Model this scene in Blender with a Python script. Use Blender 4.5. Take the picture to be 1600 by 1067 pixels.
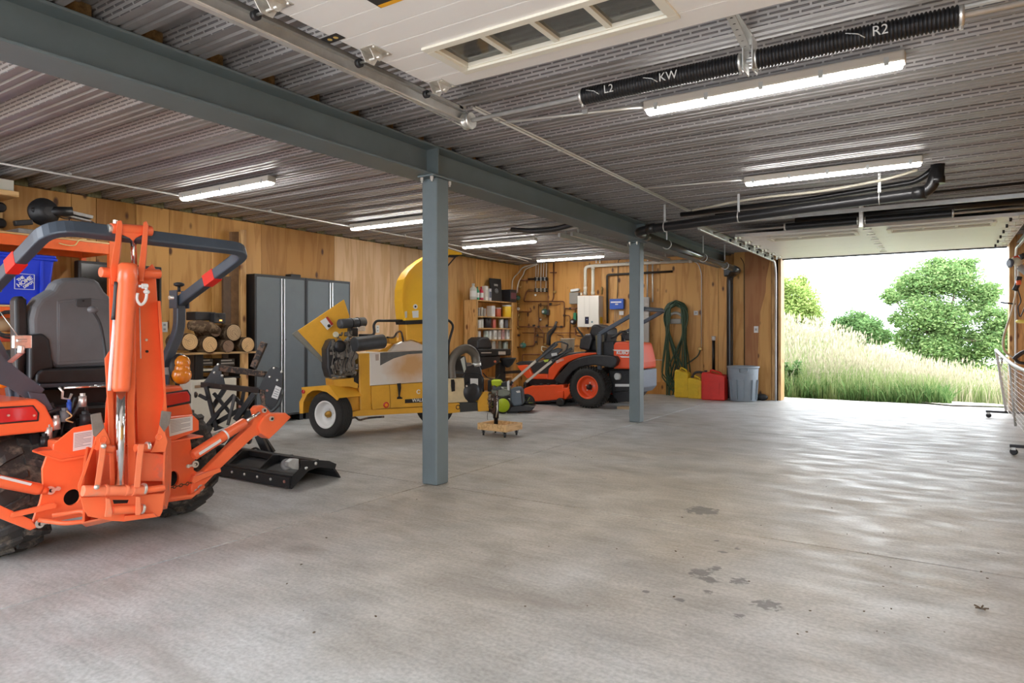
import bpy, bmesh, math, random
from mathutils import Vector, Matrix, noise
import numpy as np
random.seed(7); rng = np.random.default_rng(7)
for o in list(bpy.data.objects): bpy.data.objects.remove(o)
C = bpy.context.scene.collection
# ---------------------------------------------------------------- camera
H, F, HY = 1.20, 1046.1, 521.2
YAW = math.radians(32.84)
FW = Vector((-math.sin(YAW), math.cos(YAW), 0)); RT = Vector((math.cos(YAW), math.sin(YAW), 0)); UP = Vector((0, 0, 1))
CAM = Vector((0, 0, H))
cd = bpy.data.cameras.new('camera'); cam = bpy.data.objects.new('camera', cd); C.objects.link(cam)
cam.location = CAM; cam.rotation_euler = (math.pi/2, 0, YAW)
cd.sensor_width = 36; cd.lens = F/1600*36; cd.shift_y = -(533.5-HY)/1600; cd.clip_start = .05; cd.clip_end = 400
bpy.context.scene.camera = cam
# ---------------------------------------------------------------- world and light
w = bpy.data.worlds.new('sky'); bpy.context.scene.world = w; w.use_nodes = True
nt = w.node_tree; nt.nodes.clear()
wo = nt.nodes.new('ShaderNodeOutputWorld'); bg = nt.nodes.new('ShaderNodeBackground')
tc = nt.nodes.new('ShaderNodeTexCoord'); mp = nt.nodes.new('ShaderNodeMapping'); mp.inputs['Scale'].default_value = (1, 1, 2.5)
nz = nt.nodes.new('ShaderNodeTexNoise'); nz.inputs['Scale'].default_value = 2.2; nz.inputs['Detail'].default_value = 6
cr = nt.nodes.new('ShaderNodeValToRGB')
cr.color_ramp.elements[0].position = .35; cr.color_ramp.elements[0].color = (.72, .82, .95, 1)
cr.color_ramp.elements[1].position = .6; cr.color_ramp.elements[1].color = (.93, .96, 1, 1)
nt.links.new(tc.outputs['Generated'], mp.inputs[0]); nt.links.new(mp.outputs[0], nz.inputs[0])
nt.links.new(nz.outputs[0], cr.inputs[0]); nt.links.new(cr.outputs[0], bg.inputs[0])
bg.inputs[1].default_value = 4.4
nt.links.new(bg.outputs[0], wo.inputs[0])
sd = bpy.data.lights.new('sun', 'SUN'); sd.energy = 2.2; sd.angle = math.radians(6); sd.color = (1, .98, .95)
so = bpy.data.objects.new('sun', sd); so.rotation_euler = (math.radians(38), 0, math.radians(100)); C.objects.link(so)
vs = bpy.context.scene.view_settings
vs.view_transform = 'Standard'; vs.look = 'None'; vs.gamma = 1; vs.use_curve_mapping = False; vs.exposure = 1.0
LAMP_E = 30.0
cy = bpy.context.scene.cycles
cy.max_bounces = 10; cy.diffuse_bounces = 6; cy.glossy_bounces = 4; cy.sample_clamp_indirect = 6; cy.caustics_reflective = False; cy.caustics_refractive = False

# ---------------------------------------------------------------- points on real planes
def ray(u, v): return FW*F + RT*(u-800) + UP*(HY-v)
def PZ(u, v, z=0.): d = ray(u, v); return CAM + d*((z-H)/d.z)
def PX(u, v, x): d = ray(u, v); return CAM + d*(x/d.x)
def PY(u, v, y): d = ray(u, v); return CAM + d*(y/d.y)
class Plane:
    """vertical plane through a floor point with a compass direction (degrees right of +Y)"""
    def __init__(s, p, deg):
        s.p = Vector(p); a = math.radians(deg); s.t = Vector((math.sin(a), math.cos(a), 0))
        n = Vector((s.t.y, -s.t.x, 0))
        if n.dot(CAM-s.p) < 0: n = -n
        s.n = n                                         # towards the camera's side
    def at(s, u, v, d=0.):
        r = ray(u, v); o = s.p + s.n*d
        return CAM + r*((o-CAM).dot(s.n)/r.dot(s.n))
def pxl(p):
    q = Vector(p)-CAM; k = q.dot(FW); return 800+F*q.dot(RT)/k, HY-F*q.z/k

# ---------------------------------------------------------------- materials
MATS = {}
def mat(name, col, rough=.5, metal=0., nscale=0, namt=.12, bump=0., bscale=None, emit=None, estr=0., spec=None, coat=0., alpha=None, trans=0.):
    if name in MATS: return MATS[name]
    m = bpy.data.materials.new(name); m.use_nodes = True; t = m.node_tree; b = t.nodes['Principled BSDF']
    b.inputs['Base Color'].default_value = (*col, 1); b.inputs['Roughness'].default_value = rough; b.inputs['Metallic'].default_value = metal
    if spec is not None: b.inputs['Specular IOR Level'].default_value = spec
    if coat: b.inputs['Coat Weight'].default_value = coat; b.inputs['Coat Roughness'].default_value = .15
    if trans: b.inputs['Transmission Weight'].default_value = trans; b.inputs['IOR'].default_value = 1.45
    if emit: b.inputs['Emission Color'].default_value = (*emit, 1); b.inputs['Emission Strength'].default_value = estr
    if nscale:
        tc = t.nodes.new('ShaderNodeTexCoord'); n = t.nodes.new('ShaderNodeTexNoise'); n.inputs['Scale'].default_value = nscale; n.inputs['Detail'].default_value = 8; n.inputs['Roughness'].default_value = .65
        t.links.new(tc.outputs['Object'], n.inputs[0])
        r = t.nodes.new('ShaderNodeValToRGB'); t.links.new(n.outputs[0], r.inputs[0])
        r.color_ramp.elements[0].position = .3; r.color_ramp.elements[1].position = .7
        r.color_ramp.elements[0].color = (*[max(0, c*(1-namt)) for c in col], 1); r.color_ramp.elements[1].color = (*[min(1, c*(1+namt)) for c in col], 1)
        t.links.new(r.outputs[0], b.inputs['Base Color'])
        mr = t.nodes.new('ShaderNodeMapRange'); t.links.new(n.outputs[0], mr.inputs[0])
        mr.inputs[3].default_value = max(0, rough-.1); mr.inputs[4].default_value = min(1, rough+.12); t.links.new(mr.outputs[0], b.inputs['Roughness'])
    if bump:
        tc = t.nodes.new('ShaderNodeTexCoord'); n = t.nodes.new('ShaderNodeTexNoise'); n.inputs['Scale'].default_value = bscale or 40; n.inputs['Detail'].default_value = 6
        t.links.new(tc.outputs['Object'], n.inputs[0])
        bp = t.nodes.new('ShaderNodeBump'); bp.inputs['Strength'].default_value = bump; bp.inputs['Distance'].default_value = .01
        t.links.new(n.outputs[0], bp.inputs['Height']); t.links.new(bp.outputs[0], b.inputs['Normal'])
    MATS[name] = m; return m

def worn(name, col, wear, amt=.5, scale=6, rough=.45, metal=0., w2=.1, spread=.06):
    """paint with chips or dirt of a second colour"""
    if name in MATS: return MATS[name]
    m = mat(name, col, rough, metal); t = m.node_tree; b = t.nodes['Principled BSDF']
    tc = t.nodes.new('ShaderNodeTexCoord'); n = t.nodes.new('ShaderNodeTexNoise'); n.inputs['Scale'].default_value = scale; n.inputs['Detail'].default_value = 10; n.inputs['Roughness'].default_value = .7
    t.links.new(tc.outputs['Object'], n.inputs[0]); r = t.nodes.new('ShaderNodeValToRGB'); t.links.new(n.outputs[0], r.inputs[0])
    r.color_ramp.elements[0].position = amt; r.color_ramp.elements[0].color = (*col, 1)
    r.color_ramp.elements[1].position = amt+spread; r.color_ramp.elements[1].color = (*wear, 1)
    t.links.new(r.outputs[0], b.inputs['Base Color'])
    n2 = t.nodes.new('ShaderNodeBump'); n2.inputs['Strength'].default_value = w2; n2.inputs['Distance'].default_value = .01
    t.links.new(n.outputs[0], n2.inputs['Height']); t.links.new(n2.outputs[0], b.inputs['Normal'])
    return m

def ply(name, c1, c2, knot, axis='Z', gscale=1.0, rough=.55, knots=1.0, rnd=.2):
    """softwood plywood: figured grain, knots; tone varies a little per panel"""
    if name in MATS: return MATS[name]
    m = bpy.data.materials.new(name); m.use_nodes = True; t = m.node_tree; b = t.nodes['Principled BSDF']; L = t.links.new
    b.inputs['Roughness'].default_value = rough
    tc = t.nodes.new('ShaderNodeTexCoord'); oi = t.nodes.new('ShaderNodeObjectInfo')
    off = t.nodes.new('ShaderNodeVectorMath'); off.operation = 'ADD'; sc = t.nodes.new('ShaderNodeVectorMath'); sc.operation = 'SCALE'
    cmb = t.nodes.new('ShaderNodeCombineXYZ'); [L(oi.outputs['Random'], cmb.inputs[i]) for i in range(3)]
    L(cmb.outputs[0], sc.inputs[0]); sc.inputs['Scale'].default_value = 30
    L(tc.outputs['Object'], off.inputs[0]); L(sc.outputs[0], off.inputs[1])
    mpn = t.nodes.new('ShaderNodeMapping'); s = [5*gscale]*3; s['XYZ'.index(axis)] = .55*gscale; mpn.inputs['Scale'].default_value = s
    L(off.outputs[0], mpn.inputs[0])
    n = t.nodes.new('ShaderNodeTexNoise'); n.inputs['Scale'].default_value = 1.1; n.inputs['Detail'].default_value = 3; n.inputs['Distortion'].default_value = .35; L(mpn.outputs[0], n.inputs[0])
    mul = t.nodes.new('ShaderNodeMath'); mul.operation = 'MULTIPLY'; mul.inputs[1].default_value = 26; L(n.outputs[0], mul.inputs[0])
    sn = t.nodes.new('ShaderNodeMath'); sn.operation = 'SINE'; L(mul.outputs[0], sn.inputs[0])
    mr = t.nodes.new('ShaderNodeMapRange'); mr.inputs[1].default_value = -1; mr.inputs[2].default_value = 1; L(sn.outputs[0], mr.inputs[0])
    n3 = t.nodes.new('ShaderNodeTexNoise'); n3.inputs['Scale'].default_value = 30*gscale; n3.inputs['Detail'].default_value = 5; L(mpn.outputs[0], n3.inputs[0])
    ad = t.nodes.new('ShaderNodeMath'); ad.operation = 'MULTIPLY_ADD'; L(n3.outputs[0], ad.inputs[0]); ad.inputs[1].default_value = .5; L(mr.outputs[0], ad.inputs[2])
    r = t.nodes.new('ShaderNodeValToRGB'); L(ad.outputs[0], r.inputs[0]); r.color_ramp.elements[0].color = (*c2, 1); r.color_ramp.elements[1].color = (*c1, 1)
    r.color_ramp.elements[0].position = .15; r.color_ramp.elements[1].position = .9
    # knots
    mk = t.nodes.new('ShaderNodeMapping'); s = [6.5]*3; s['XYZ'.index(axis)] = 3.2; mk.inputs['Scale'].default_value = s; L(off.outputs[0], mk.inputs[0])
    v = t.nodes.new('ShaderNodeTexVoronoi'); v.inputs['Scale'].default_value = 1.0; L(mk.outputs[0], v.inputs[0])
    kr = t.nodes.new('ShaderNodeValToRGB'); L(v.outputs['Distance'], kr.inputs[0])
    kr.color_ramp.elements[0].position = .11; kr.color_ramp.elements[0].color = (knots, knots, knots, 1); kr.color_ramp.elements[1].position = .21; kr.color_ramp.elements[1].color = (0, 0, 0, 1)
    vc = t.nodes.new('ShaderNodeSeparateColor'); L(v.outputs['Color'], vc.inputs[0])
    gt = t.nodes.new('ShaderNodeMath'); gt.operation = 'GREATER_THAN'; gt.inputs[1].default_value = .45; L(vc.outputs[0], gt.inputs[0])
    km = t.nodes.new('ShaderNodeMath'); km.operation = 'MULTIPLY'; L(kr.outputs[0], km.inputs[0]); L(gt.outputs[0], km.inputs[1])
    mx = t.nodes.new('ShaderNodeMix'); mx.data_type = 'RGBA'; L(km.outputs[0], mx.inputs[0]); L(r.outputs[0], mx.inputs[6]); mx.inputs[7].default_value = (*knot, 1)
    hv = t.nodes.new('ShaderNodeHueSaturation'); L(mx.outputs[2], hv.inputs['Color'])
    m2 = t.nodes.new('ShaderNodeMapRange'); m2.inputs[3].default_value = 1-rnd; m2.inputs[4].default_value = 1+rnd; L(oi.outputs['Random'], m2.inputs[0]); L(m2.outputs[0], hv.inputs['Value'])
    L(hv.outputs[0], b.inputs['Base Color'])
    bp = t.nodes.new('ShaderNodeBump'); bp.inputs['Strength'].default_value = .15; bp.inputs['Distance'].default_value = .002; L(ad.outputs[0], bp.inputs['Height']); L(bp.outputs[0], b.inputs['Normal'])
    MATS[name] = m; return m

# ---------------------------------------------------------------- mesh builder
class MB:
    def __init__(s): s.v = []; s.f = []; s.mi = []; s.sm = []; s.cur = 0; s.smooth = False
    def _f(s, idx): s.f.append(tuple(idx)); s.mi.append(s.cur); s.sm.append(s.smooth)
    def _v(s, pts): n = len(s.v); s.v += [Vector(p) for p in pts]; return n
    def box(s, a, b):
        x0, x1 = sorted((a[0], b[0])); y0, y1 = sorted((a[1], b[1])); z0, z1 = sorted((a[2], b[2]))
        n = s._v([(x0,y0,z0),(x1,y0,z0),(x1,y1,z0),(x0,y1,z0),(x0,y0,z1),(x1,y0,z1),(x1,y1,z1),(x0,y1,z1)])
        for q in ((3,2,1,0),(4,5,6,7),(0,1,5,4),(1,2,6,5),(2,3,7,6),(3,0,4,7)): s._f([n+i for i in q])
        return s
    def obox(s, c, ex, ey, ez):
        """centre and three half-extent vectors"""
        c = Vector(c); ex = Vector(ex); ey = Vector(ey); ez = Vector(ez)
        n = s._v([c-ex-ey-ez, c+ex-ey-ez, c+ex+ey-ez, c-ex+ey-ez, c-ex-ey+ez, c+ex-ey+ez, c+ex+ey+ez, c-ex+ey+ez])
        fs = ((3,2,1,0),(4,5,6,7),(0,1,5,4),(1,2,6,5),(2,3,7,6),(3,0,4,7))
        flip = ex.cross(ey).dot(ez) < 0
        for q in fs: s._f([n+i for i in (q[::-1] if flip else q)])
        return s
    def beam(s, a, b, wd, ht, up=(0,0,1)):
        """rectangular bar from a to b"""
        a = Vector(a); b = Vector(b); d = (b-a); u = Vector(up); sd = d.cross(u)
        if sd.length < 1e-6: sd = d.cross(Vector((1,0,0)))
        sd.normalize(); uu = sd.cross(d).normalized()
        return s.obox((a+b)/2, d/2, sd*wd/2, uu*ht/2)
    def prism(s, pts, vec, cap=True):
        pts = [Vector(p) for p in pts]; vec = Vector(vec); k = len(pts)
        nn = Vector((0,0,0))
        for i in range(k): nn += pts[i].cross(pts[(i+1) % k])
        if nn.dot(vec) > 0: pts = pts[::-1]
        n = s._v(pts); s._v([p+vec for p in pts])
        if cap: s._f(range(n, n+k)); s._f(range(n+2*k-1, n+k-1, -1))
        for i in range(k): j = (i+1) % k; s._f((n+j, n+i, n+k+i, n+k+j))
        return s
    def _ring(s, c, u, w_, r, seg, ph=0): return [c+u*math.cos(ph+2*math.pi*i/seg)*r+w_*math.sin(ph+2*math.pi*i/seg)*r for i in range(seg)]
    def cyl(s, a, b, r0, r1=None, seg=16, caps=True, ph=0):
        a = Vector(a); b = Vector(b); r1 = r0 if r1 is None else r1; d = (b-a).normalized()
        u = d.orthogonal().normalized(); w_ = d.cross(u)
        n = s._v(s._ring(a, u, w_, r0, seg, ph)+s._ring(b, u, w_, r1, seg, ph)); sm = s.smooth; s.smooth = seg > 8
        for i in range(seg): j = (i+1) % seg; s._f((n+i, n+j, n+seg+j, n+seg+i))
        s.smooth = False
        if caps: s._f(range(n+seg-1, n-1, -1)); s._f(range(n+seg, n+2*seg))
        s.smooth = sm; return s
    def lathe(s, a, axis, prof, seg=20, caps=True):
        """prof = [(distance along axis, radius)]"""
        a = Vector(a); d = Vector(axis).normalized(); u = d.orthogonal().normalized(); w_ = d.cross(u)
        rings = [s._v(s._ring(a+d*t, u, w_, max(r, 1e-4), seg)) for t, r in prof]; s.smooth = True
        for q in range(len(prof)-1):
            n, m_ = rings[q], rings[q+1]
            for i in range(seg): j = (i+1) % seg; s._f((n+i, n+j, m_+j, m_+i))
        s.smooth = False
        if caps and prof[0][1] > 1e-3: s._f(range(rings[0]+seg-1, rings[0]-1, -1))
        if caps and prof[-1][1] > 1e-3: s._f(range(rings[-1], rings[-1]+seg))
        return s
    def tube(s, pts, r, seg=10, closed=False, caps=True, rad=None):
        pts = [Vector(p) for p in pts]; k = len(pts); d0 = (pts[1]-pts[0]).normalized(); u = d0.orthogonal().normalized(); rings = []
        for i, p in enumerate(pts):
            if closed: d = (pts[(i+1) % k]-pts[i-1]).normalized()
            elif i == 0: d = d0
            elif i == k-1: d = (pts[-1]-pts[-2]).normalized()
            else: d = ((pts[i+1]-p).normalized()+(p-pts[i-1]).normalized()); d = d.normalized() if d.length > 1e-6 else d0
            u = (u-d*u.dot(d)); u = u.normalized() if u.length > 1e-6 else d.orthogonal().normalized(); w_ = d.cross(u)
            rings.append(s._v(s._ring(p, u, w_, rad[i] if rad else r, seg)))
        s.smooth = True
        for q in range(k if closed else k-1):
            n, m_ = rings[q], rings[(q+1) % k]
            for i in range(seg): j = (i+1) % seg; s._f((n+i, n+j, m_+j, m_+i))
        s.smooth = False
        if caps and not closed: s._f(range(rings[0]+seg-1, rings[0]-1, -1)); s._f(range(rings[-1], rings[-1]+seg))
        return s
    def ball(s, c, rx, ry=None, rz=None, seg=14, rings=8):
        ry = ry or rx; rz = rz or rx; c = Vector(c); n = len(s.v)
        for i in range(1, rings):
            th = math.pi*i/rings
            s._v([c+Vector((rx*math.sin(th)*math.cos(2*math.pi*j/seg), ry*math.sin(th)*math.sin(2*math.pi*j/seg), rz*math.cos(th))) for j in range(seg)])
        t = s._v([c+Vector((0,0,rz))]); b = s._v([c-Vector((0,0,rz))]); s.smooth = True
        for i in range(rings-2):
            for j in range(seg): k = (j+1) % seg; s._f((n+i*seg+j, n+(i+1)*seg+j, n+(i+1)*seg+k, n+i*seg+k))
        for j in range(seg): k = (j+1) % seg; s._f((t, n+j, n+k)); s._f((b, n+(rings-2)*seg+k, n+(rings-2)*seg+j))
        s.smooth = False; return s
    def sweep(s, prof, pts, up=(0,0,1), caps=True, closed=True):
        """sweep a closed 2-D profile (side, up) along straight-ish path"""
        pts = [Vector(p) for p in pts]; k = len(pts); m_ = len(prof); rings = []
        for i, p in enumerate(pts):
            d = (pts[min(i+1, k-1)]-pts[max(i-1, 0)]).normalized(); sd = d.cross(Vector(up)).normalized(); uu = sd.cross(d)
            rings.append(s._v([p+sd*a+uu*b for a, b in prof]))
        for q in range(k-1):
            for i in range(m_ if closed else m_-1): j = (i+1) % m_; s._f((rings[q]+i, rings[q]+j, rings[q+1]+j, rings[q+1]+i))
        if caps and closed: s._f(range(rings[0]+m_-1, rings[0]-1, -1)); s._f(range(rings[-1], rings[-1]+m_))
        return s
    def build(s, name, mt, parent=None, loc=None, bevel=0., bseg=2, thick=0., sub=0, fix=True):
        org = Vector(loc) if loc is not None else (ORG[parent.name] if parent else Vector((0,0,0)))
        me = bpy.data.meshes.new(name); me.from_pydata([tuple(p-org) for p in s.v], [], s.f)
        ms = mt if isinstance(mt, (list, tuple)) else [mt]
        for q in ms: me.materials.append(q)
        me.polygons.foreach_set('material_index', s.mi); me.polygons.foreach_set('use_smooth', s.sm); me.update()
        if fix:
            bm = bmesh.new(); bm.from_mesh(me); bmesh.ops.recalc_face_normals(bm, faces=bm.faces); bm.to_mesh(me); bm.free()
        o = bpy.data.objects.new(name, me); C.objects.link(o)
        if parent: o.parent = parent
        else: o.location = org
        ORG[o.name] = org
        if thick: md = o.modifiers.new('s', 'SOLIDIFY'); md.thickness = thick; md.offset = 0
        if bevel: md = o.modifiers.new('b', 'BEVEL'); md.width = bevel; md.segments = bseg; md.limit_method = 'ANGLE'; md.angle_limit = math.radians(40)
        if sub: md = o.modifiers.new('u', 'SUBSURF'); md.levels = sub; md.render_levels = sub
        return o
ORG = {}
def tag(o, label=None, cat=None, group=None, kind=None):
    if label: o['label'] = label
    if cat: o['category'] = cat
    if group: o['group'] = group
    if kind: o['kind'] = kind
    return o
def thing(name, loc, label, cat, group=None):
    o = bpy.data.objects.new(name, None); C.objects.link(o); o.location = Vector(loc); o.empty_display_size = .1; ORG[o.name] = Vector(loc)
    return tag(o, label, cat, group)
def copy_tree(o, parent=None, off=(0,0,0)):
    c = o.copy(); C.objects.link(c); off = Vector(off)
    if parent: c.parent = parent
    else: c.location = o.location+off
    ORG[c.name] = ORG.get(o.name, Vector(o.location))+off
    for ch in [q for q in KIDS(o)]: copy_tree(ch, c, off)
    return c
def KIDS(o): return [q for q in list(C.objects) if q.parent == o]
def text(s, name, mt, c, right, up, size, parent, ext=.002, align='CENTER', bold=0.):
    """flat raised lettering, converted to mesh"""
    cu = bpy.data.curves.new(name, 'FONT'); cu.body = s; cu.size = size; cu.extrude = ext; cu.align_x = align; cu.align_y = 'CENTER'; cu.offset = bold
    tmp = bpy.data.objects.new('t', cu); C.objects.link(tmp); dg = bpy.context.evaluated_depsgraph_get(); me = bpy.data.meshes.new_from_object(tmp.evaluated_get(dg)); bpy.data.objects.remove(tmp)
    r = Vector(right).normalized(); u = Vector(up); u = (u-r*u.dot(r)).normalized(); n = r.cross(u)
    M4 = Matrix((( r.x, u.x, n.x, 0), (r.y, u.y, n.y, 0), (r.z, u.z, n.z, 0), (0,0,0,1)))
    me.transform(M4); org = ORG[parent.name]; me.transform(Matrix.Translation(Vector(c)-org)); me.materials.clear(); me.materials.append(mt)
    o = bpy.data.objects.new(name, me); C.objects.link(o); o.parent = parent; ORG[o.name] = org; return o
def arc(c, u, v, r, a0, a1, n):
    c = Vector(c); u = Vector(u); v = Vector(v); return [c+u*math.cos(math.radians(a0+(a1-a0)*i/n))*r+v*math.sin(math.radians(a0+(a1-a0)*i/n))*r for i in range(n+1)]
def smooth_path(pts, n=6):
    pts = [Vector(p) for p in pts]; out = []; P = [pts[0]*2-pts[1]]+pts+[pts[-1]*2-pts[-2]]
    for i in range(1, len(P)-2):
        for k in range(n):
            t = k/n; a, b, c, d = P[i-1], P[i], P[i+1], P[i+2]
            out.append(.5*((2*b)+(c-a)*t+(2*a-5*b+4*c-d)*t*t+(3*b-a-3*c+d)*t**3))
    out.append(pts[-1]); return out
def fillet(pts, r, n=4):
    pts = [Vector(p) for p in pts]; out = [pts[0]]
    for i in range(1, len(pts)-1):
        a, b, c = pts[i-1], pts[i], pts[i+1]; d1 = (a-b); d2 = (c-b); k = min(r, d1.length*.49, d2.length*.49); p = b+d1.normalized()*k; q = b+d2.normalized()*k
        for j in range(n+1): t = j/n; out.append(p*(1-t)**2+b*2*t*(1-t)+q*t*t)
    out.append(pts[-1]); return out

X_, Y_, Z_ = Vector((1,0,0)), Vector((0,1,0)), Vector((0,0,1))
# common materials
galv = mat('galvanised_steel', (.56, .57, .56), .42, .5, 12, .12)
zinc = mat('zinc', (.75, .74, .70), .35, .8, 30, .15)
darkm = mat('black_steel', (.018, .018, .02), .42, .3, 20, .3)
blackp = mat('black_plastic', (.02, .02, .022), .45, 0, 15, .3)
rubber = mat('rubber', (.022, .021, .02), .8, 0, 30, .35, .3, 60)
white = mat('white_paint', (.82, .82, .80), .4)
chrome = mat('chrome', (.85, .85, .86), .12, 1)
label_w = mat('label_white', (.72, .72, .70), .5)
copper = mat('copper_dull', (.23, .10, .055), .4, .7, 12, .4)
brass = mat('brass_fitting', (.45, .32, .12), .35, .9, 20, .3)
plyM = ply('plywood_honey', (.60, .325, .095), (.47, .225, .052), (.10, .035, .01))
plyL = ply('plywood_pale', (.66, .44, .24), (.55, .33, .15), (.16, .06, .02))
plyO = ply('plywood_amber', (.50, .245, .055), (.40, .175, .032), (.10, .035, .01))
plyB = ply('plywood_brown', (.44, .19, .06), (.37, .14, .04), (.12, .04, .015), knots=0.5)
lumber = ply('lumber_pine', (.68, .44, .2), (.5, .29, .11), (.16, .06, .02), axis='Y', gscale=2.5)
lumz = ply('lumber_upright', (.60, .36, .14), (.42, .22, .07), (.16, .06, .02), axis='Z', gscale=2.5)
# ================================================================ the room
# floor: four cast slabs with sawn joints
def concrete(name):
    m = bpy.data.materials.new(name); m.use_nodes = True; t = m.node_tree; b = t.nodes['Principled BSDF']; L = t.links.new
    tc = t.nodes.new('ShaderNodeTexCoord'); g = t.nodes.new('ShaderNodeNewGeometry')
    def N(sc, det, dist=0, mpv=None):
        n = t.nodes.new('ShaderNodeTexNoise'); n.inputs['Scale'].default_value = sc; n.inputs['Detail'].default_value = det; n.inputs['Distortion'].default_value = dist
        if mpv: q = t.nodes.new('ShaderNodeMapping'); q.inputs['Scale'].default_value = mpv; q.inputs['Rotation'].default_value = (0, 0, .5); L(g.outputs['Position'], q.inputs[0]); L(q.outputs[0], n.inputs[0])
        else: L(g.outputs['Position'], n.inputs[0])
        return n.outputs[0]
    def R(x, a, b_, ca, cb):
        r = t.nodes.new('ShaderNodeValToRGB'); L(x, r.inputs[0]); r.color_ramp.elements[0].position = a; r.color_ramp.elements[1].position = b_
        r.color_ramp.elements[0].color = (*ca, 1); r.color_ramp.elements[1].color = (*cb, 1); return r.outputs[0]
    def MX(f, a, b_, mode='MIX', fac=None):
        x = t.nodes.new('ShaderNodeMix'); x.data_type = 'RGBA'; x.blend_type = mode
        if fac is not None: x.inputs[0].default_value = fac
        else: L(f, x.inputs[0])
        L(a, x.inputs[6]); L(b_, x.inputs[7]); return x.outputs[2]
    base = R(N(.6, 8, .3), .32, .68, (.425, .415, .39), (.545, .56, .565))
    mott = R(N(2.8, 12, .4), .3, .72, (.78, .77, .75), (1.1, 1.1, 1.1))
    c = MX(None, base, mott, 'MULTIPLY', 1)
    trow = R(N(3, 6, .3, (.35, 2.6, 1)), .35, .7, (.90, .895, .885), (1.05, 1.05, 1.05)); c = MX(None, c, trow, 'MULTIPLY', .7)
    fine = R(N(55, 12), .36, .62, (.80, .80, .80), (1.06, 1.06, 1.06)); c = MX(None, c, fine, 'MULTIPLY', .85)
    scr = R(N(16, 12, .2, (.35, 2.2, 1)), .38, .60, (.86, .86, .85), (1.05, 1.05, 1.05)); c = MX(None, c, scr, 'MULTIPLY', .6)
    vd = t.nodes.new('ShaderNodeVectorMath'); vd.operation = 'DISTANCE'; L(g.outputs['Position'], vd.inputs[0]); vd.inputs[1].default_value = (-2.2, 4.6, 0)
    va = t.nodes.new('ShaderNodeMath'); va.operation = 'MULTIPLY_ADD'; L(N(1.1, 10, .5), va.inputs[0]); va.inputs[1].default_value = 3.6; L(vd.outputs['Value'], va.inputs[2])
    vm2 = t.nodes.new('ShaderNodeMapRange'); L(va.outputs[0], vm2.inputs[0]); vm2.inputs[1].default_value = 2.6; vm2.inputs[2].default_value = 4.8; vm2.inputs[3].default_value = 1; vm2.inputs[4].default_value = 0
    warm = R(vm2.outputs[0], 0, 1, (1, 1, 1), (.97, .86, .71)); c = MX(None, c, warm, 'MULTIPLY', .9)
    dark = R(N(.9, 6, 1.5, (.5, 1.2, 1)), .60, .78, (0, 0, 0), (1, 1, 1))
    dk = t.nodes.new('ShaderNodeRGB'); dk.outputs[0].default_value = (.24, .21, .18, 1); c = MX(dark, c, dk.outputs[0])
    # oil drips: their own shapes at real places
    mask = None
    for (x, y, r) in SPOTS:
        vm = t.nodes.new('ShaderNodeVectorMath'); vm.operation = 'DISTANCE'; L(g.outputs['Position'], vm.inputs[0]); vm.inputs[1].default_value = (x, y, 0)
        nn = t.nodes.new('ShaderNodeMath'); nn.operation = 'MULTIPLY_ADD'; L(SPN[0] if SPN else SPN.append(N(26, 10, .6)) or SPN[0], nn.inputs[0]); nn.inputs[1].default_value = .22*min(1, r*12); L(vm.outputs['Value'], nn.inputs[2])
        mr = t.nodes.new('ShaderNodeMapRange'); L(nn.outputs[0], mr.inputs[0]); mr.inputs[1].default_value = r+.10*min(1, r*12); mr.inputs[2].default_value = r+.075*min(1, r*12); mr.inputs[3].default_value = 0; mr.inputs[4].default_value = 1
        if mask is None: mask = mr.outputs[0]
        else: mm = t.nodes.new('ShaderNodeMath'); mm.operation = 'MAXIMUM'; L(mask, mm.inputs[0]); L(mr.outputs[0], mm.inputs[1]); mask = mm.outputs[0]
    k = t.nodes.new('ShaderNodeMath'); k.operation = 'MULTIPLY'; L(mask, k.inputs[0]); k.inputs[1].default_value = .7
    d2 = t.nodes.new('ShaderNodeRGB'); d2.outputs[0].default_value = (.10, .095, .09, 1); c = MX(k.outputs[0], c, d2.outputs[0])
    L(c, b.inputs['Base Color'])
    rr = t.nodes.new('ShaderNodeMapRange'); L(N(5, 14, .4, (.6, 1.4, 1)), rr.inputs[0]); rr.inputs[1].default_value = .3; rr.inputs[2].default_value = .7; rr.inputs[3].default_value = .36; rr.inputs[4].default_value = .72; L(rr.outputs[0], b.inputs['Roughness'])
    bp = t.nodes.new('ShaderNodeBump'); bp.inputs['Strength'].default_value = .16; bp.inputs['Distance'].default_value = .01; L(N(45, 12), bp.inputs['Height']); L(bp.outputs[0], b.inputs['Normal'])
    MATS[name] = m; return m
SPN = []
SPOTS = [(*PZ(u, v).xy, r) for u, v, r in ((1095, 895, .07), (1108, 905, .06), (1120, 888, .04), (1155, 908, .05), (1010, 924, .02), (1062, 937, .025), (1105, 925, .03), (1155, 962, .03), (1200, 945, .07), (1130, 862, .03), (1152, 857, .02), (1120, 845, .02), (1098, 798, .12), (945, 748, .02))]
conc = concrete('concrete')
fl = bpy.data.objects.new('floor', None); C.objects.link(fl); ORG['floor'] = Vector((0,0,0)); fl['kind'] = 'structure'
J = .009
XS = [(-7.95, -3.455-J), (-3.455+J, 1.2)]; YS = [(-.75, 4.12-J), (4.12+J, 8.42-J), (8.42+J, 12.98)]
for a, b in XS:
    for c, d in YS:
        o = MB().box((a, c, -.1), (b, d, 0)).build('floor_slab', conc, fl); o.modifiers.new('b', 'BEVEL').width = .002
MB().box((-7.95, -.75, -.2), (1.2, 12.98, -.1)).build('sub_base', mat('joint_dark', (.05, .045, .04), .9), fl)

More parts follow.
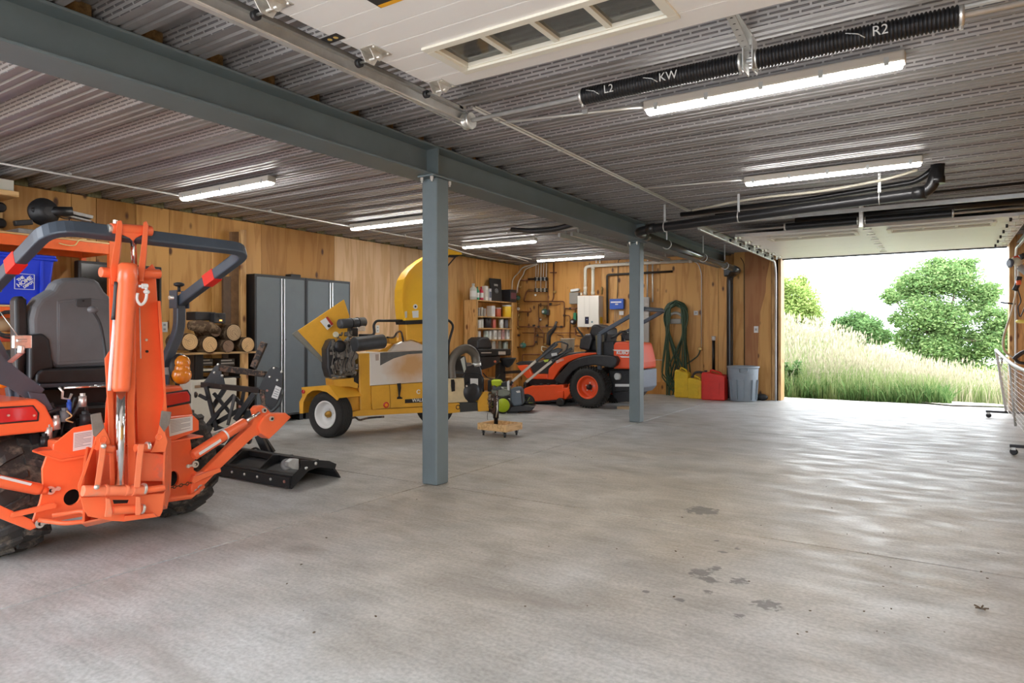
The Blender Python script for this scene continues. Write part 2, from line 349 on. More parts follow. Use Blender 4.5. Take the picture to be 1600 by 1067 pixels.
# walls
WALLX, RWX, TOPZ = -7.8, 1.05, 2.70
FWP = Plane((-3.3, 12.9, 0), 90-7.0)     # the far wall runs a few degrees off square
def struct(name): o = bpy.data.objects.new(name, None); C.objects.link(o); ORG[name] = Vector((0,0,0)); o['kind'] = 'structure'; return o
wl = struct('wall_left')
seams = [-.7, .9, 2.05, 3.44, 3.69, 4.12, 4.51, 5.06, 5.80, 7.10, 8.32, 9.54, 10.76, 11.98, 12.38]
seammat = [plyM, plyM, plyM, plyM, plyO, plyM, plyM, plyM, plyO, plyL, plyL, plyM, plyM, plyM]
for i in range(len(seams)-1):
    j = .0025
    MB().box((WALLX-.02, seams[i]+j, 0), (WALLX+random.uniform(0, .003), seams[i+1]-j, 2.685)).build('plywood_panel', seammat[i], wl)
MB().box((WALLX-.12, -.7, 0), (WALLX-.02, 12.9, 2.9)).build('stud_backing', mat('backing', (.10, .06, .03), .9), wl)
wf = struct('wall_back')
def far(x): return FWP.p.y+(x-FWP.p.x)*FWP.t.y/FWP.t.x
fx = [-7.82, -7.1, -5.93, -4.72, -3.9, -3.62, -3.25]
for i in range(len(fx)-1):
    a, b = fx[i]+.003, fx[i+1]-.003
    MB().prism([(a, far(a), 0), (b, far(b), 0), (b, far(b)+.02, 0), (a, far(a)+.02, 0)], (0, 0, 2.72)).build('plywood_panel', plyO if i < 2 else plyM, wf)
MB().prism([(-7.95, far(-7.95)+.02, 0), (-3.2, far(-3.2)+.02, 0), (-3.2, far(-3.2)+.2, 0), (-7.95, far(-7.95)+.2, 0)], (0, 0, 2.9)).build('stud_backing', MATS['backing'], wf)
# sill board along the foot of the far wall
MB().prism([(-7.7, far(-7.7)-.02, 0), (-3.3, far(-3.3)-.02, 0), (-3.3, far(-3.3), 0), (-7.7, far(-7.7), 0)], (0, 0, .24)).build('skirting_board', plyO, wf)
# boxed-out pier left of the rear opening
JY = 12.66
MB().box((-3.27, JY, 0), (-3.08, 12.98, 2.72)).build('plywood_panel', plyM, wf)
MB().box((-3.075, JY-.004, 0), (-2.62, JY+.02, 2.72)).build('plywood_panel', plyB, wf)
MB().prism([(-2.86, JY-.008, 0), (-2.615, JY-.008, 0), (-2.615, JY-.008, 2.62), (-2.70, JY-.008, 2.2), (-2.71, JY-.008, 1.95), (-2.80, JY-.008, 1.6), (-2.84, JY-.008, 1.0)], (0, .012, 0)).build('pale_ply_patch', plyM, wf)
MB().box((-2.61, JY, 0), (-2.535, 12.98, 2.72)).build('jamb_board', lumz, wf, bevel=.003)
MB().box((-2.53, JY+.02, 0), (-2.455, 12.98, 2.72)).build('jamb_board', lumz, wf, bevel=.003)
MB().box((-3.2, JY+.02, 0), (-2.5, 13.0, 2.9)).build('pier_core', MATS['backing'], wf)
MB().box((.835, JY, 0), (.93, 12.98, 2.72)).build('jamb_board', lumz, wf, bevel=.003)
MB().box((.935, JY-.01, 0), (1.2, 12.98, 2.72)).build('jamb_board', lumz, wf, bevel=.003)
MB().box((-2.5, 12.84, 2.56), (.9, 13.0, 2.9)).build('header', plyM, wf)
wr = struct('wall_right')
for y in np.arange(-.7, 12.7, 1.22):
    MB().box((RWX, y+.003, 0), (RWX+.02, min(y+1.217, 12.65), 2.72)).build('plywood_panel', plyB if y > 10 else plyM, wr)
MB().box((RWX+.02, -.7, 0), (RWX+.12, 12.7, 2.9)).build('stud_backing', MATS['backing'], wr)
wn = struct('wall_front')
for a, b, z0, z1 in ((-7.95, -7.2, 0, 2.8), (-4.0, -2.5, 0, 2.8), (.95, 1.2, 0, 2.8), (-7.2, -4.0, 2.55, 2.8), (-2.5, .95, 2.55, 2.8)):
    MB().box((a, -.85, z0), (b, -.7, z1)).build('plywood_panel', plyM, wn)

# ceiling: composite steel deck, one sheet per three flutes, ribs run across the building
deckm = mat('deck_steel', (.33, .322, .322), .5, .55, 5, .14)
def emboss():
    m = mat('deck_web_embossed', (.40, .395, .395), .45, .5); t = m.node_tree; b = t.nodes['Principled BSDF']; L = t.links.new
    tc = t.nodes.new('ShaderNodeTexCoord'); mp = t.nodes.new('ShaderNodeMapping'); sx = t.nodes.new('ShaderNodeSeparateXYZ'); cx = t.nodes.new('ShaderNodeCombineXYZ')
    L(tc.outputs['Object'], sx.inputs[0]); L(sx.outputs[0], cx.inputs[0]); L(sx.outputs[2], cx.inputs[1])
    br = t.nodes.new('ShaderNodeTexBrick'); L(cx.outputs[0], br.inputs[0]); br.inputs['Scale'].default_value = 1; br.inputs['Brick Width'].default_value = .095; br.inputs['Row Height'].default_value = .0195; br.inputs['Mortar Size'].default_value = .0078; br.inputs['Mortar Smooth'].default_value = .3
    br.inputs['Color1'].default_value = (1,1,1,1); br.inputs['Color2'].default_value = (1,1,1,1); br.inputs['Mortar'].default_value = (0,0,0,1)
    bp = t.nodes.new('ShaderNodeBump'); bp.inputs['Strength'].default_value = 1; bp.inputs['Distance'].default_value = .006; L(br.outputs['Color'], bp.inputs['Height']); L(bp.outputs[0], b.inputs['Normal'])
    r = t.nodes.new('ShaderNodeValToRGB'); L(br.outputs['Color'], r.inputs[0]); r.color_ramp.elements[0].color = (.385, .38, .385, 1); r.color_ramp.elements[1].color = (.20, .195, .20, 1); L(r.outputs[0], b.inputs['Base Color'])
    return m
embm = emboss()
HI, LO, PT = 2.78, 2.70, .35
ce = struct('ceiling')
Y0 = 1.821-.35*8+.02
prof = [(0, HI), (.045, HI), (.05, HI-.008), (.065, HI-.008), (.07, HI), (.115, HI), (.165, LO), (.205, LO), (.212, LO+.012), (.228, LO+.012), (.235, LO), (.27, LO), (.276, LO+.01), (.29, LO+.01), (.296, LO), (.325, LO), (.35, HI)]
nf = int((13.1-Y0)/PT)+1
for sidx in range(0, nf, 3):
    m_ = MB(); yy = Y0+sidx*PT; pts = []
    for k in range(min(3, nf-sidx)):
        pts += [(yy+k*PT+a, b) for a, b in prof[(1 if k else 0):]]
    for xa, xb in ((-7.82, -3.6), (-3.6, 1.2)):
        for (a, za), (b, zb) in zip(pts[:-1], pts[1:]):
            n = m_._v([(xa, a, za), (xb, a, za), (xb, b, zb), (xa, b, zb)])
            m_.cur = 1 if (za-zb) > .05 else 0
            m_._f((n, n+3, n+2, n+1))
    m_.build('deck_sheet', [deckm, embm], ce, fix=False)
MB().box((-7.95, -.85, 2.80), (1.2, 13.1, 2.95)).build('slab_soffit', mat('slab', (.2, .2, .2), .9), ce)
insul = mat('mineral_wool', (.22, .14, .06), .95, 0, 30, .5, .8, 40)
for k in range(nf):
    y = Y0+k*PT
    MB().box((-3.62, y+.002, LO+.002), (-3.45, y+.12, HI)).build('wool_plug', insul, ce)
    MB().box((WALLX, y+.002, LO-.015), (WALLX+.03, y+.14, HI)).build('wool_plug', mat('wool_green', (.16, .15, .08), .95, 0, 30, .5), ce)

# ---------------------------------------------------------------- steel frame
steelp = mat('beam_paint', (.145, .180, .190), .48, 0, 2.2, .12, .04, 30, spec=.4)
bx0, bx1, bz0, bz1 = -3.64, -3.385, 2.452, 2.697; xm = (bx0+bx1)/2
b = thing('steel_beam', (xm, 6, bz0), 'long grey painted steel I-beam running the length of the ceiling on two posts', 'beam')
MB().box((bx0, -.7, bz0), (bx1, 12.9, bz0+.016)).build('bottom_flange', steelp, b, bevel=.003)
MB().box((bx0, -.7, bz1-.016), (bx1, 12.9, bz1)).build('top_flange', steelp, b, bevel=.003)
MB().box((xm-.006, -.7, bz0+.016), (xm+.006, 12.9, bz1-.016)).build('web', steelp, b)
for y in (4.17, 8.55):
    for s in (-1, 1): MB().box((xm+s*.006, y-.006, bz0+.016), (xm+s*.122, y+.006, bz1-.016)).build('stiffener', steelp, b)
for cx_, cy_, lab in ((-3.43, 4.18, 'square grey steel post nearest the camera, in the middle of the picture'), (-3.52, 8.58, 'farther square grey steel post, in front of the orange machine')):
    c = thing('steel_column', (cx_, cy_, 0), lab, 'post')
    h = .077
    MB().box((cx_-h, cy_-h, .0), (cx_+h, cy_+h, 2.436)).build('shaft', steelp, c, bevel=.014, bseg=3)
    MB().box((cx_-.075, cy_-.13, 2.436), (cx_+.085, cy_+.16, 2.450)).build('cap_plate', steelp, c, bevel=.002)
    for dx in (-.05, .05):
        for dy in (-.105, .12):
            m_ = MB(); m_.cyl((cx_+dx, cy_+dy, 2.41), (cx_+dx, cy_+dy, 2.436), .014, seg=6); m_.cyl((cx_+dx, cy_+dy, 2.395), (cx_+dx, cy_+dy, 2.41), .008, seg=8); m_.build('bolt', zinc, c)

# ---------------------------------------------------------------- lights
lampw = mat('lamp_glow', (1, 1, 1), .4, emit=(1, .97, .93), estr=LAMP_E)
housing = mat('lamp_housing', (.62, .58, .52), .5)
def fixture(x0, x1, y, lab):
    zt, zb = 2.690, 2.605
    t = thing('strip_light', ((x0+x1)/2, y, zb), lab, 'light', 'sealed strip lights under the ceiling')
    MB().box((x0, y-.05, zb+.025), (x1, y+.05, zt)).build('housing', housing, t, bevel=.012)
    m_ = MB(); pr = [(-.044, .0), (-.038, -.016), (-.02, -.026), (.02, -.026), (.038, -.016), (.044, 0)]
    m_.sweep([(a, b) for a, b in pr], [(x0+.015, y, zb+.028), (x1-.015, y, zb+.028)]); m_.build('diffuser', lampw, t, bevel=.008)
    for k in range(5):
        xx = x0+(x1-x0)*(.06+.22*k)
        for s in (-1, 1): MB().box((xx-.012, y+s*.052-.003, zb+.012), (xx+.012, y+s*.052+.003, zb+.056)).build('clip', galv, t)
    return t
fixture(-1.62, -.17, 4.10, 'nearest and largest strip light, right of centre below the spring')
fixture(-1.60, -.15, 6.58, 'second strip light on the right, above the far doorway')
fixture(-6.80, -5.33, 4.08, 'leftmost glowing strip light above the backhoe tractor')
fixture(-6.80, -5.33, 6.50, 'strip light half hidden behind the nearer grey post')
fixture(-6.70, -5.30, 8.89, 'strip light just right of the nearer post')
fixture(-6.70, -5.28, 11.30, 'farthest strip light near the plumbing wall')
# ================================================================ sectional garage doors, both open overhead
doorw = mat('door_white', (.88, .88, .87), .35)
cream = mat('window_cream', (.80, .78, .68), .4)
glass = mat('pane_glass', (.55, .56, .52), .04, trans=.85)
def slatted(x0, x1, y0, y1, z0, z1, hole=None, holes=()):
    """one insulated section lying flat: boards with fine grooves, openings left for the windows"""
    m_ = MB(); n = 4; st = (y1-y0)/n
    def rect(a, b, c, d):
        if b-a > .004 and d-c > .004: m_.box((a, c, z0), (b, d, z1-.002))
    hs = sorted(holes)
    for k in range(n):
        c, d = y0+k*st+.002, y0+(k+1)*st-.002
        if not hs: rect(x0, x1, c, d); continue
        ha, hb = hs[0][2], hs[0][3]
        rect(x0, x1, c, min(d, ha)) if c < ha else None
        rect(x0, x1, max(c, hb), d) if d > hb else None
        c2, d2 = max(c, ha), min(d, hb)
        if d2 > c2:
            xs = [x0]+[q for h in hs for q in h[:2]]+[x1]
            for i in range(0, len(xs), 2): rect(xs[i], xs[i+1], c2, d2)
    # skin above the grooves
    return m_
def window_in(parent, x0, x1, y0, y1, z0, z1, n):
    f = MB()
    for a, b in (((x0-.045, y0-.045), (x1+.045, y0)), ((x0-.045, y1), (x1+.045, y1+.045)), ((x0-.045, y0), (x0, y1)), ((x1, y0), (x1+.045, y1))): f.box((*a, z0-.012), (*b, z0+.003))
    for a, b in (((x0-.006, y0-.006), (x1+.006, y0+.012)), ((x0-.006, y1-.012), (x1+.006, y1+.006)), ((x0-.006, y0), (x0+.012, y1)), ((x1-.012, y0), (x1+.006, y1))): f.box((*a, z0), (*b, z1))
    fo = f.build('window_frame', cream, parent, bevel=.002)
    for k in range(1, n):
        xx = x0+(x1-x0)*k/n; MB().box((xx-.014, y0+.01, z0+.004), (xx+.014, y1-.01, z1-.002)).build('glazing_bar', cream, fo)
    for k in range(n):
        a, b = x0+(x1-x0)*k/n+.014, x0+(x1-x0)*(k+1)/n-.014; MB().box((a, y0+.012, z0+.022), (b, y1-.012, z0+.027)).build('pane', glass, fo)
def hinge(parent, x, y, z, s=1):
    m_ = MB(); m_.box((x-.03*s, y-.05, z-.004), (x+.03*s, y+.05, z)); m_.box((x-.03*s, y-.012, z-.03), (x-.026*s, y+.03, z)); m_.box((x+.026*s, y-.012, z-.03), (x+.03*s, y+.03, z)); m_.cyl((x-.05, y, z-.02), (x+.05, y, z-.02), .007, seg=8); return m_.build('hinge', zinc, parent)
def roller(parent, x, y, z, sg=-1):
    m_ = MB(); m_.box((x, y-.07, z-.004), (x+.09, y+.07, z)); m_.prism([(x, y-.07, z-.003), (x, y+.06, z-.003), (x, y+.03, z-.055), (x, y-.03, z-.055)], (.003, 0, 0)); m_.prism([(x+.05, y-.05, z-.003), (x+.05, y+.06, z-.003), (x+.05, y+.02, z-.045), (x+.05, y-.02, z-.045)], (.003, 0, 0))
    m_.cyl((x-.075, y, z-.035), (x+.07, y, z-.035), .0065, seg=10)
    for dy in (-.05, .05): m_.cyl((x+.075, y+dy, z-.010), (x+.075, y+dy, z-.002), .008, seg=6)
    r = m_.build('hinge_bracket', zinc, parent)
    w_ = MB(); w_.cyl((x-.085, y, z-.035), (x-.062, y, z-.035), .022, seg=16); w_.build('roller', blackp, r)
    return r
g1 = thing('garage_door', (-.78, 1.6, 2.6), 'white sectional door with a four-pane window, open overhead near the camera', 'garage door')
zb, zt = 2.612, 2.655; x0, x1 = -2.45, .9
for k in range(5):
    y1 = 3.03-.61*k; y0 = y1-.607; hs = ((-2.13, -1.03, 2.585, 2.865), (-.52, .58, 2.585, 2.865)) if k == 0 else ()
    sct = slatted(x0, x1, y0, y1, zb, zt, holes=hs).build('door_section', doorw, g1, bevel=.0015)
    if k == 0:
        for h in hs: window_in(sct, *h, zb, zt, 4)
    m_ = MB(); 
    for h in ([(-2.45, .9)] if not hs else [(-2.45, -2.14), (-1.02, -.53), (.59, .9)]): m_.box((h[0], y0, zt-.003), (h[1], y1, zt))
    m_.build('section_back', doorw, sct)
    roller(g1, x0+.02, y0+.02, zb)
    if k: hinge(g1, -.78, y1, zb)
roller(g1, x0+.02, 2.97, zb)
lb = MB(); p = PZ(520, 60, zb-.002); lb.box((p.x-.055, p.y-.03, zb-.003), (p.x+.055, p.y+.03, zb-.0015)); l1 = lb.build('warning_label', blackp, g1)
for dx in (-.02, .02): MB().cyl((p.x+dx, p.y, zb-.004), (p.x+dx, p.y, zb-.003), .012, seg=12).build('label_disc', mat('label_gold', (.7, .5, .15), .5), l1)
p = PZ(600, -4, zb-.002); l2 = MB().box((p.x-.075, p.y-.06, zb-.003), (p.x+.06, p.y+.06, zb-.0015)).build('caution_label', blackp, g1)
MB().box((p.x-.07, p.y+.035, zb-.0042), (p.x+.055, p.y+.058, zb-.003)).build('label_stripe', mat('label_orange', (.85, .42, .02), .5), l2)
# track, angle iron and shaft
def track(name, x, y0, y1, z, lab, side=1, grp=None):
    t = thing(name, (x, (y0+y1)/2, z), lab, 'door track', grp)
    c = MB(); c.sweep([(0, -.035), (.003, -.038), (.035, -.038), (.038, -.03), (.034, -.03), (.032, -.034), (.004, -.034), (.004, .034), (.032, .034), (.034, .03), (.038, .03), (.035, .038), (.003, .038), (0, .035)] if side > 0 else [(-a, b) for a, b in reversed([(0, -.035), (.003, -.038), (.035, -.038), (.038, -.03), (.034, -.03), (.032, -.034), (.004, -.034), (.004, .034), (.032, .034), (.034, .03), (.038, .03), (.035, .038), (.003, .038), (0, .035)])], [(x, y0, z), (x, y1, z)])
    c.build('rail', galv, t)
    a = MB(); a.box((x-.003*side, y0, z-.01), (x, y1, z+.075)); a.box((x-.05*side, y0, z+.072), (x, y1, z+.075)); a.build('angle_iron', galv, t)
    for k in range(int((y1-y0)/.55)):
        yy = y0+.3+.55*k; MB().cyl((x+.003*side, yy, z), (x-.008*side, yy, z), .010, seg=8).build('track_bolt', zinc, t)
    return t
t1 = track('door_track', -2.60, -.6, 3.45, 2.585, 'galvanised horizontal rail carrying the near overhead door', 1)
m_ = MB(); m_.box((-2.605, 3.41, 2.53), (-2.60, 3.48, 2.67)); m_.build('end_bearing_plate', galv, t1, bevel=.003)
m_ = MB(); m_.lathe((-2.59, 3.45, 2.56), (1, 0, 0), [(0, .05), (.012, .055), (.02, .045), (.04, .045), (.048, .055), (.06, .05)]); m_.build('cable_drum', zinc, t1)
MB().tube([(-2.56, 3.42, 2.51), (-2.56, 2.4, 2.55), (-2.56, .4, 2.57)], .003, 6).build('lift_cable', zinc, t1)
def helix(m_, a, b, r, wire, turns, per=10):
    a = Vector(a); b = Vector(b); d = (b-a); dn = d.normalized(); u = dn.orthogonal().normalized(); w_ = dn.cross(u)
    m_.tube([a+d*(i/(turns*per))+u*math.cos(2*math.pi*i/per)*r+w_*math.sin(2*math.pi*i/per)*r for i in range(turns*per+1)], wire, 5)
sp = thing('torsion_spring', (-.82, 3.45, 2.56), 'black coiled door spring on a steel shaft above the nearest strip light', 'spring')
MB().cyl((-2.58, 3.45, 2.56), (1.0, 3.45, 2.56), .0127, seg=14).build('shaft', galv, sp)
for a, b in ((-1.74, -.86), (-.78, .055)):
    m_ = MB(); n = int((b-a)/.016); pr = []
    for i in range(n): q = a+(b-a)*i/n; pr += [(q-a, .040), (q-a+.004, .048), (q-a+.010, .048), (q-a+.014, .040)]
    pr.append((b-a, .043)); m_.lathe((a, 3.45, 2.56), (1, 0, 0), pr, seg=20); m_.build('coil', darkm, sp)
for x in (-1.745, -.86, -.78, .062):
    m_ = MB(); m_.lathe((x-.012, 3.45, 2.56), (1, 0, 0), [(0, .03), (.004, .046), (.02, .046), (.024, .03)], seg=14); m_.cyl((x, 3.45, 2.56-.06), (x, 3.45, 2.56+.02), .008, seg=8); m_.build('winding_cone', zinc, sp)
m_ = MB(); m_.box((-.835, 3.05, 2.662), (-.79, 3.5, 2.667)); m_.box((-.835, 3.38, 2.50), (-.83, 3.5, 2.66)); m_.box((-.795, 3.40, 2.50), (-.79, 3.5, 2.66)); m_.prism([(-.84, 3.05, 2.66), (-.80, 3.05, 2.66), (-.80, 3.42, 2.60), (-.84, 3.42, 2.60)], (0, 0, .004)); m_.build('centre_bracket', galv, sp)
for k in range(7): MB().cyl((-.82, 3.08+.05*k, 2.655-.008*k), (-.82, 3.08+.05*k, 2.660-.008*k), .008, seg=8).build('bracket_hole', darkm, sp)
# chalk lettering on the spring coils
chalk = mat('chalk', (.55, .55, .53), .9)
for a, b, s in ((-1.62, -1.50, 'L2'), (-1.28, -1.16, 'KW'), (-.30, -.18, 'R2')):
    m_ = MB(); m_.tube([(a-.08, 3.45-.045, 2.575), (a-.03, 3.45-.047, 2.56), (a, 3.45-.042, 2.538)], .0025, 5); m_.build('chalk_stripe', chalk, sp)
    text(s, 'chalk_letters', chalk, ((a+b)/2, 3.45-.0495, 2.553), (1, 0, 0), (0, -.2, 1), .06, sp, .001)
# far door
g2 = thing('garage_door', (-.8, 11, 2.52), 'white sectional door lying open overhead above the far doorway', 'garage door')
zb, zt = 2.515, 2.555; x0, x1 = -2.40, .80
for k in range(6):
    y0 = 12.52-.53*(k+1)+.0; y1 = y0+.527; hs = ((-1.98, -.97, 9.56, 9.80), (-.56, .47, 9.56, 9.80)) if k == 5 else ()
    sct = slatted(x0, x1, y0, y1, zb, zt, holes=hs).build('door_section', doorw, g2, bevel=.0015)
    if hs:
        for h in hs: window_in(sct, *h, zb-.02, zt, 3)
    m_ = MB()
    for h in ([(x0, x1)] if not hs else [(x0, -1.99), (-.96, -.57), (.48, x1)]): m_.box((h[0], y0, zt-.003), (h[1], y1, zt))
    m_.build('section_back', doorw, sct)
    roller(g2, x0+.01, y0+.01, zb); hinge(g2, -.8, y0, zb-.004)
    r = roller(g2, x1-.1, y0+.01, zb)
MB().box((x0, 12.50, zb-.02), (x1, 12.545, zt)).build('bottom_seal', blackp, g2)
t2 = track('door_track', -2.53, 8.1, 12.35, 2.50, 'galvanised rail left of the far overhead door', 1)
m_ = MB(); pth = [(-2.53, 12.35, 2.50), (-2.53, 12.5, 2.47), (-2.53, 12.58, 2.38), (-2.53, 12.62, 2.25), (-2.53, 12.62, 0.0)]
m_.tube(pth, .018, 8); m_.build('vertical_rail', mat('track_white', (.66, .66, .64), .4, .5), t2)
t3 = track('door_track', .93, 8.1, 12.3, 2.50, 'galvanised rail on the right of the far overhead door', -1)
MB().tube([(.91, 12.3, 2.50), (.91, 12.5, 2.47), (.91, 12.58, 2.38), (.91, 12.62, 2.25), (.91, 12.62, 0)], .018, 8).build('vertical_rail', MATS['track_white'], t3)
sp2 = thing('torsion_spring', (-.8, 8.66, 2.50), 'dark coiled spring and shaft at the head of the far door', 'spring')
MB().cyl((-2.5, 8.66, 2.50), (1.0, 8.66, 2.50), .0127, seg=12).build('shaft', galv, sp2)
for a, b in ((-1.62, -.84), (-.76, .07)):
    m_ = MB(); n = int((b-a)/.014); pr = []
    for i in range(n): q = a+(b-a)*i/n; pr += [(q-a, .040), (q-a+.007, .045)]
    pr.append((b-a, .04)); m_.lathe((a, 8.66, 2.50), (1, 0, 0), pr, seg=14); m_.build('coil', darkm, sp2)
for x in (-1.63, -.84, -.76, .08): m_ = MB(); m_.lathe((x-.012, 8.66, 2.50), (1, 0, 0), [(0, .03), (.004, .044), (.02, .044), (.024, .03)], seg=12); m_.build('winding_cone', zinc, sp2)
MB().box((-.82, 8.6, 2.42), (-.78, 8.72, 2.70)).build('centre_bracket', zinc, sp2)
tag(MB().box((-2.5, 8.36, 2.56), (1.0, 8.40, 2.60)).build('strut_rail', galv, loc=(-.8, 8.38, 2.56)), 'thin galvanised strut across the ceiling before the far door', 'rail')
# left bay rail pair
for x, lab in ((-4.42, 'right-hand of the paired ceiling rails beyond the strip lights on the left'), (-4.62, 'left-hand of the paired ceiling rails beyond the strip lights on the left')):
    t = thing('ceiling_rail', (x, 9.4, 2.60), lab, 'rail'); MB().sweep([(-.02, -.03), (.02, -.03), (.02, .03), (-.02, .03)], [(x, 8.4, 2.61), (x, 12.4, 2.61)]).build('rail', galv, t)
    for y in (8.6, 10.4, 12.2): MB().box((x-.004, y-.02, 2.64), (x+.004, y+.02, 2.70)).build('hanger', galv, t)

# ---------------------------------------------------------------- conduits
cond = mat('conduit_grey', (.66, .66, .63), .4, .5)
def pipe(name, pts, r, m, lab, cat, group=None, r_f=.08, clips=(), seg=10, parent=None):
    t = MB(); t.tube(fillet(pts, r_f, 5) if r_f else pts, r, seg)
    if parent: return t.build(name, m, parent)
    if not clips:
        return tag(t.build(name, m, loc=pts[0]), lab, cat, group)
    e = thing(name, pts[0], lab, cat, group); t.build('tube', m, e)
    for c_ in clips:
        c_ = Vector(c_); q = MB(); q.box((c_.x-r-.012, c_.y-.012, c_.z-r-.004), (c_.x+r+.012, c_.y+.012, c_.z+r+.004)); q.build('strap', galv, e)
    return e
pipe('conduit', [(-6.84, -.6, 2.67), (-6.84, 11.3, 2.67)], .010, cond, 'thin pale conduit running straight past the ends of the left strip lights', 'conduit', r_f=0, clips=[(-6.84, y, 2.68) for y in (1.0, 3.0, 5.2, 7.6, 10)])
pipe('conduit', [(-2.57, 3.5, 2.665), (-2.57, 8.1, 2.665)], .011, cond, 'bright conduit running from the near door rail towards the far door', 'conduit', r_f=0, clips=[(-2.57, y, 2.67) for y in (3.8, 4.7, 6.3, 7.9)])
tag(MB().tube([(-2.54, 3.5, 2.665), (-2.54, 8.1, 2.665)], .006, 8).build('cable_run', cond, loc=(-2.54, 3.5, 2.665)), 'thinner cable strapped beside the bright ceiling conduit', 'cable')
pipe('conduit', [(-2.54, 3.86, 2.66), (-1.63, 4.09, 2.665)], .010, cond, 'conduit crossing to the near end of the nearest strip light', 'conduit', r_f=0, clips=[(-2.0, 3.996, 2.67)])
pipe('conduit', [(-2.54, 6.42, 2.67), (-1.61, 6.57, 2.67)], .008, cond, 'conduit crossing to the second strip light on the right', 'conduit', r_f=0)
pipe('conduit', [(-.2, 3.62, 2.665), (1.04, 3.62, 2.665)], .011, cond, 'conduit at the top right of the ceiling beyond the near spring', 'conduit', r_f=0)
p0 = PZ(836, 352, 2.6); pipe('black_duct', [(-5.1, 7.9, 2.66), (-4.7, 7.85, 2.60), (-4.35, 7.85, 2.60), (-4.05, 7.85, 2.66)], .035, blackp, 'short black hose lying under the deck above the middle strip light', 'hose', seg=12, r_f=.1)
pipe('conduit', [(-5.3, 8.1, 2.66), (-4.8, 7.98, 2.63), (-4.2, 7.95, 2.60), (-3.9, 7.95, 2.64)], .016, cond, 'pale cable curving beneath the short black hose', 'conduit', r_f=.1)
# black drain: across, then along the beam and down the pier
abs_ = mat('abs_black', (.012, .012, .013), .3, 0, 8, .2)
dp = thing('drain_pipe', (-1.6, 7.3, 2.45), 'large black drain pipe hung across the ceiling before the far doorway', 'pipe')
rA, rB = PZ(1040, 361, 2.46), PZ(1460, 313, 2.46)
rA = Vector((-3.02, 7.55, 2.44)); rB = Vector((-.10, 7.05, 2.47))
m_ = MB(); m_.tube(fillet([(-3.10, 7.9, 2.40), (-3.10, 7.56, 2.42), rA+Vector((.15, -.02, 0)), rB, rB+Vector((.06, 0, .25))], .10, 6), .052, 20); m_.build('cross_run', abs_, dp)
for q in (.04, .97): c_ = rA.lerp(rB, q); m_ = MB(); m_.cyl(c_-Vector((.05, -.008, 0)), c_+Vector((.05, -.008, 0)), .059, seg=20); m_.build('coupling', abs_, dp)
m_ = MB(); m_.lathe(rB+Vector((.05, 0, .06)), (0, 0, 1), [(0, .06), (.06, .06), (.065, .053), (.19, .053)], seg=20); m_.build('riser', abs_, dp)
m_ = MB(); m_.tube([(-3.10, 7.75, 2.405), (-3.10, 11.95, 2.34)], .052, 20); m_.build('along_run', mat('abs_gloss', (.05, .055, .05), .16, 0), dp)
m_ = MB(); m_.tube(fillet([(-3.10, 11.9, 2.34), (-3.10, 12.3, 2.33), (-3.32, 12.56, 2.28), (-3.32, 12.56, 0.62), (-3.32, 12.56, .012)], .12, 6), .058, 18); m_.build('downpipe', abs_, dp)
MB().box((-3.42, 12.48, 2.25), (-3.22, 12.64, 2.44)).build('corner_fitting', abs_, dp, bevel=.03)
for q in (.1, .40, .86):
    c_ = rA.lerp(rB, q); m_ = MB(); m_.tube(arc(c_, (0, 1, 0), (0, 0, 1), .058, 0, 360, 16)[:-1], .006, 6, closed=True); m_.box((c_.x-.012, c_.y-.003, c_.z+.05), (c_.x+.012, c_.y+.003, 2.70)); m_.build('hanger_strap', galv, dp)
for y in (8.6, 10.2, 11.4):
    m_ = MB(); m_.tube(arc((-3.10, y, 2.40-(y-7.75)*.0155), (1, 0, 0), (0, 0, 1), .062, -150, 60, 12), .006, 6); m_.box((-3.108, y-.004, 2.44), (-3.092, y+.004, 2.70)); m_.build('hook_hanger', galv, dp)
pipe('vent_pipe', [(-2.6, 7.70, 2.60), (-1.2, 7.45, 2.58), (-.2, 7.2, 2.60), (-.08, 7.15, 2.69)], .028, abs_, 'thinner black pipe running beside the large drain pipe', 'pipe', r_f=.15, seg=12)
pipe('cable_bundle', [(-2.4, 7.5, 2.60), (-1.7, 7.35, 2.635), (-1.0, 7.2, 2.60), (-.45, 7.1, 2.63), (-.2, 7.05, 2.675)], .013, mat('cable_pale', (.62, .58, .48), .6), 'pale bundled cables sagging along the large drain pipe', 'cable', r_f=.3)
pipe('gas_pipe', [(-2.3, 8.05, 2.62), (1.04, 7.9, 2.62)], .014, darkm, 'dark thin pipe across the ceiling between drain and far door', 'pipe', r_f=0)
pipe('vent_pipe', [(-1.55, 8.9, 2.60), (1.04, 8.75, 2.60)], .045, abs_, 'black pipe above the head of the far door, reaching the right wall', 'pipe', r_f=0, seg=14)
# ================================================================ outside
def hill(x, y):
    g = np.interp(x, [-14, -8, -3.7, -2.7, -1.05, .4, 1.6, 20], [2.1, 1.7, 1.0, .75, -.05, -.60, -.95, -1.2])
    t = min(1, max(0, (y-13.9)/6.1)); t = t if y < 20 else 1-.25*min(1, (y-20)/12)
    return g*t+.05*noise.noise(Vector((x*.8, y*.8, 0)))*min(1, max(0, y-14))-.03
ga = MB(); xs = np.arange(-16, 21, .5); ys = np.concatenate([np.arange(13.55, 21, .4), np.arange(21, 60, 2.5)])
for y in ys:
    for x in xs: ga.v.append(Vector((x, y, hill(x, y))))
for j in range(len(ys)-1):
    for i in range(len(xs)-1): n = j*len(xs)+i; ga.smooth = True; ga._f((n, n+1, n+len(xs)+1, n+len(xs)))
turf = mat('turf_soil', (.20, .22, .10), .9, 0, 1.5, .35, .4, 20)
gd = ga.build('ground', turf); gd['kind'] = 'structure'
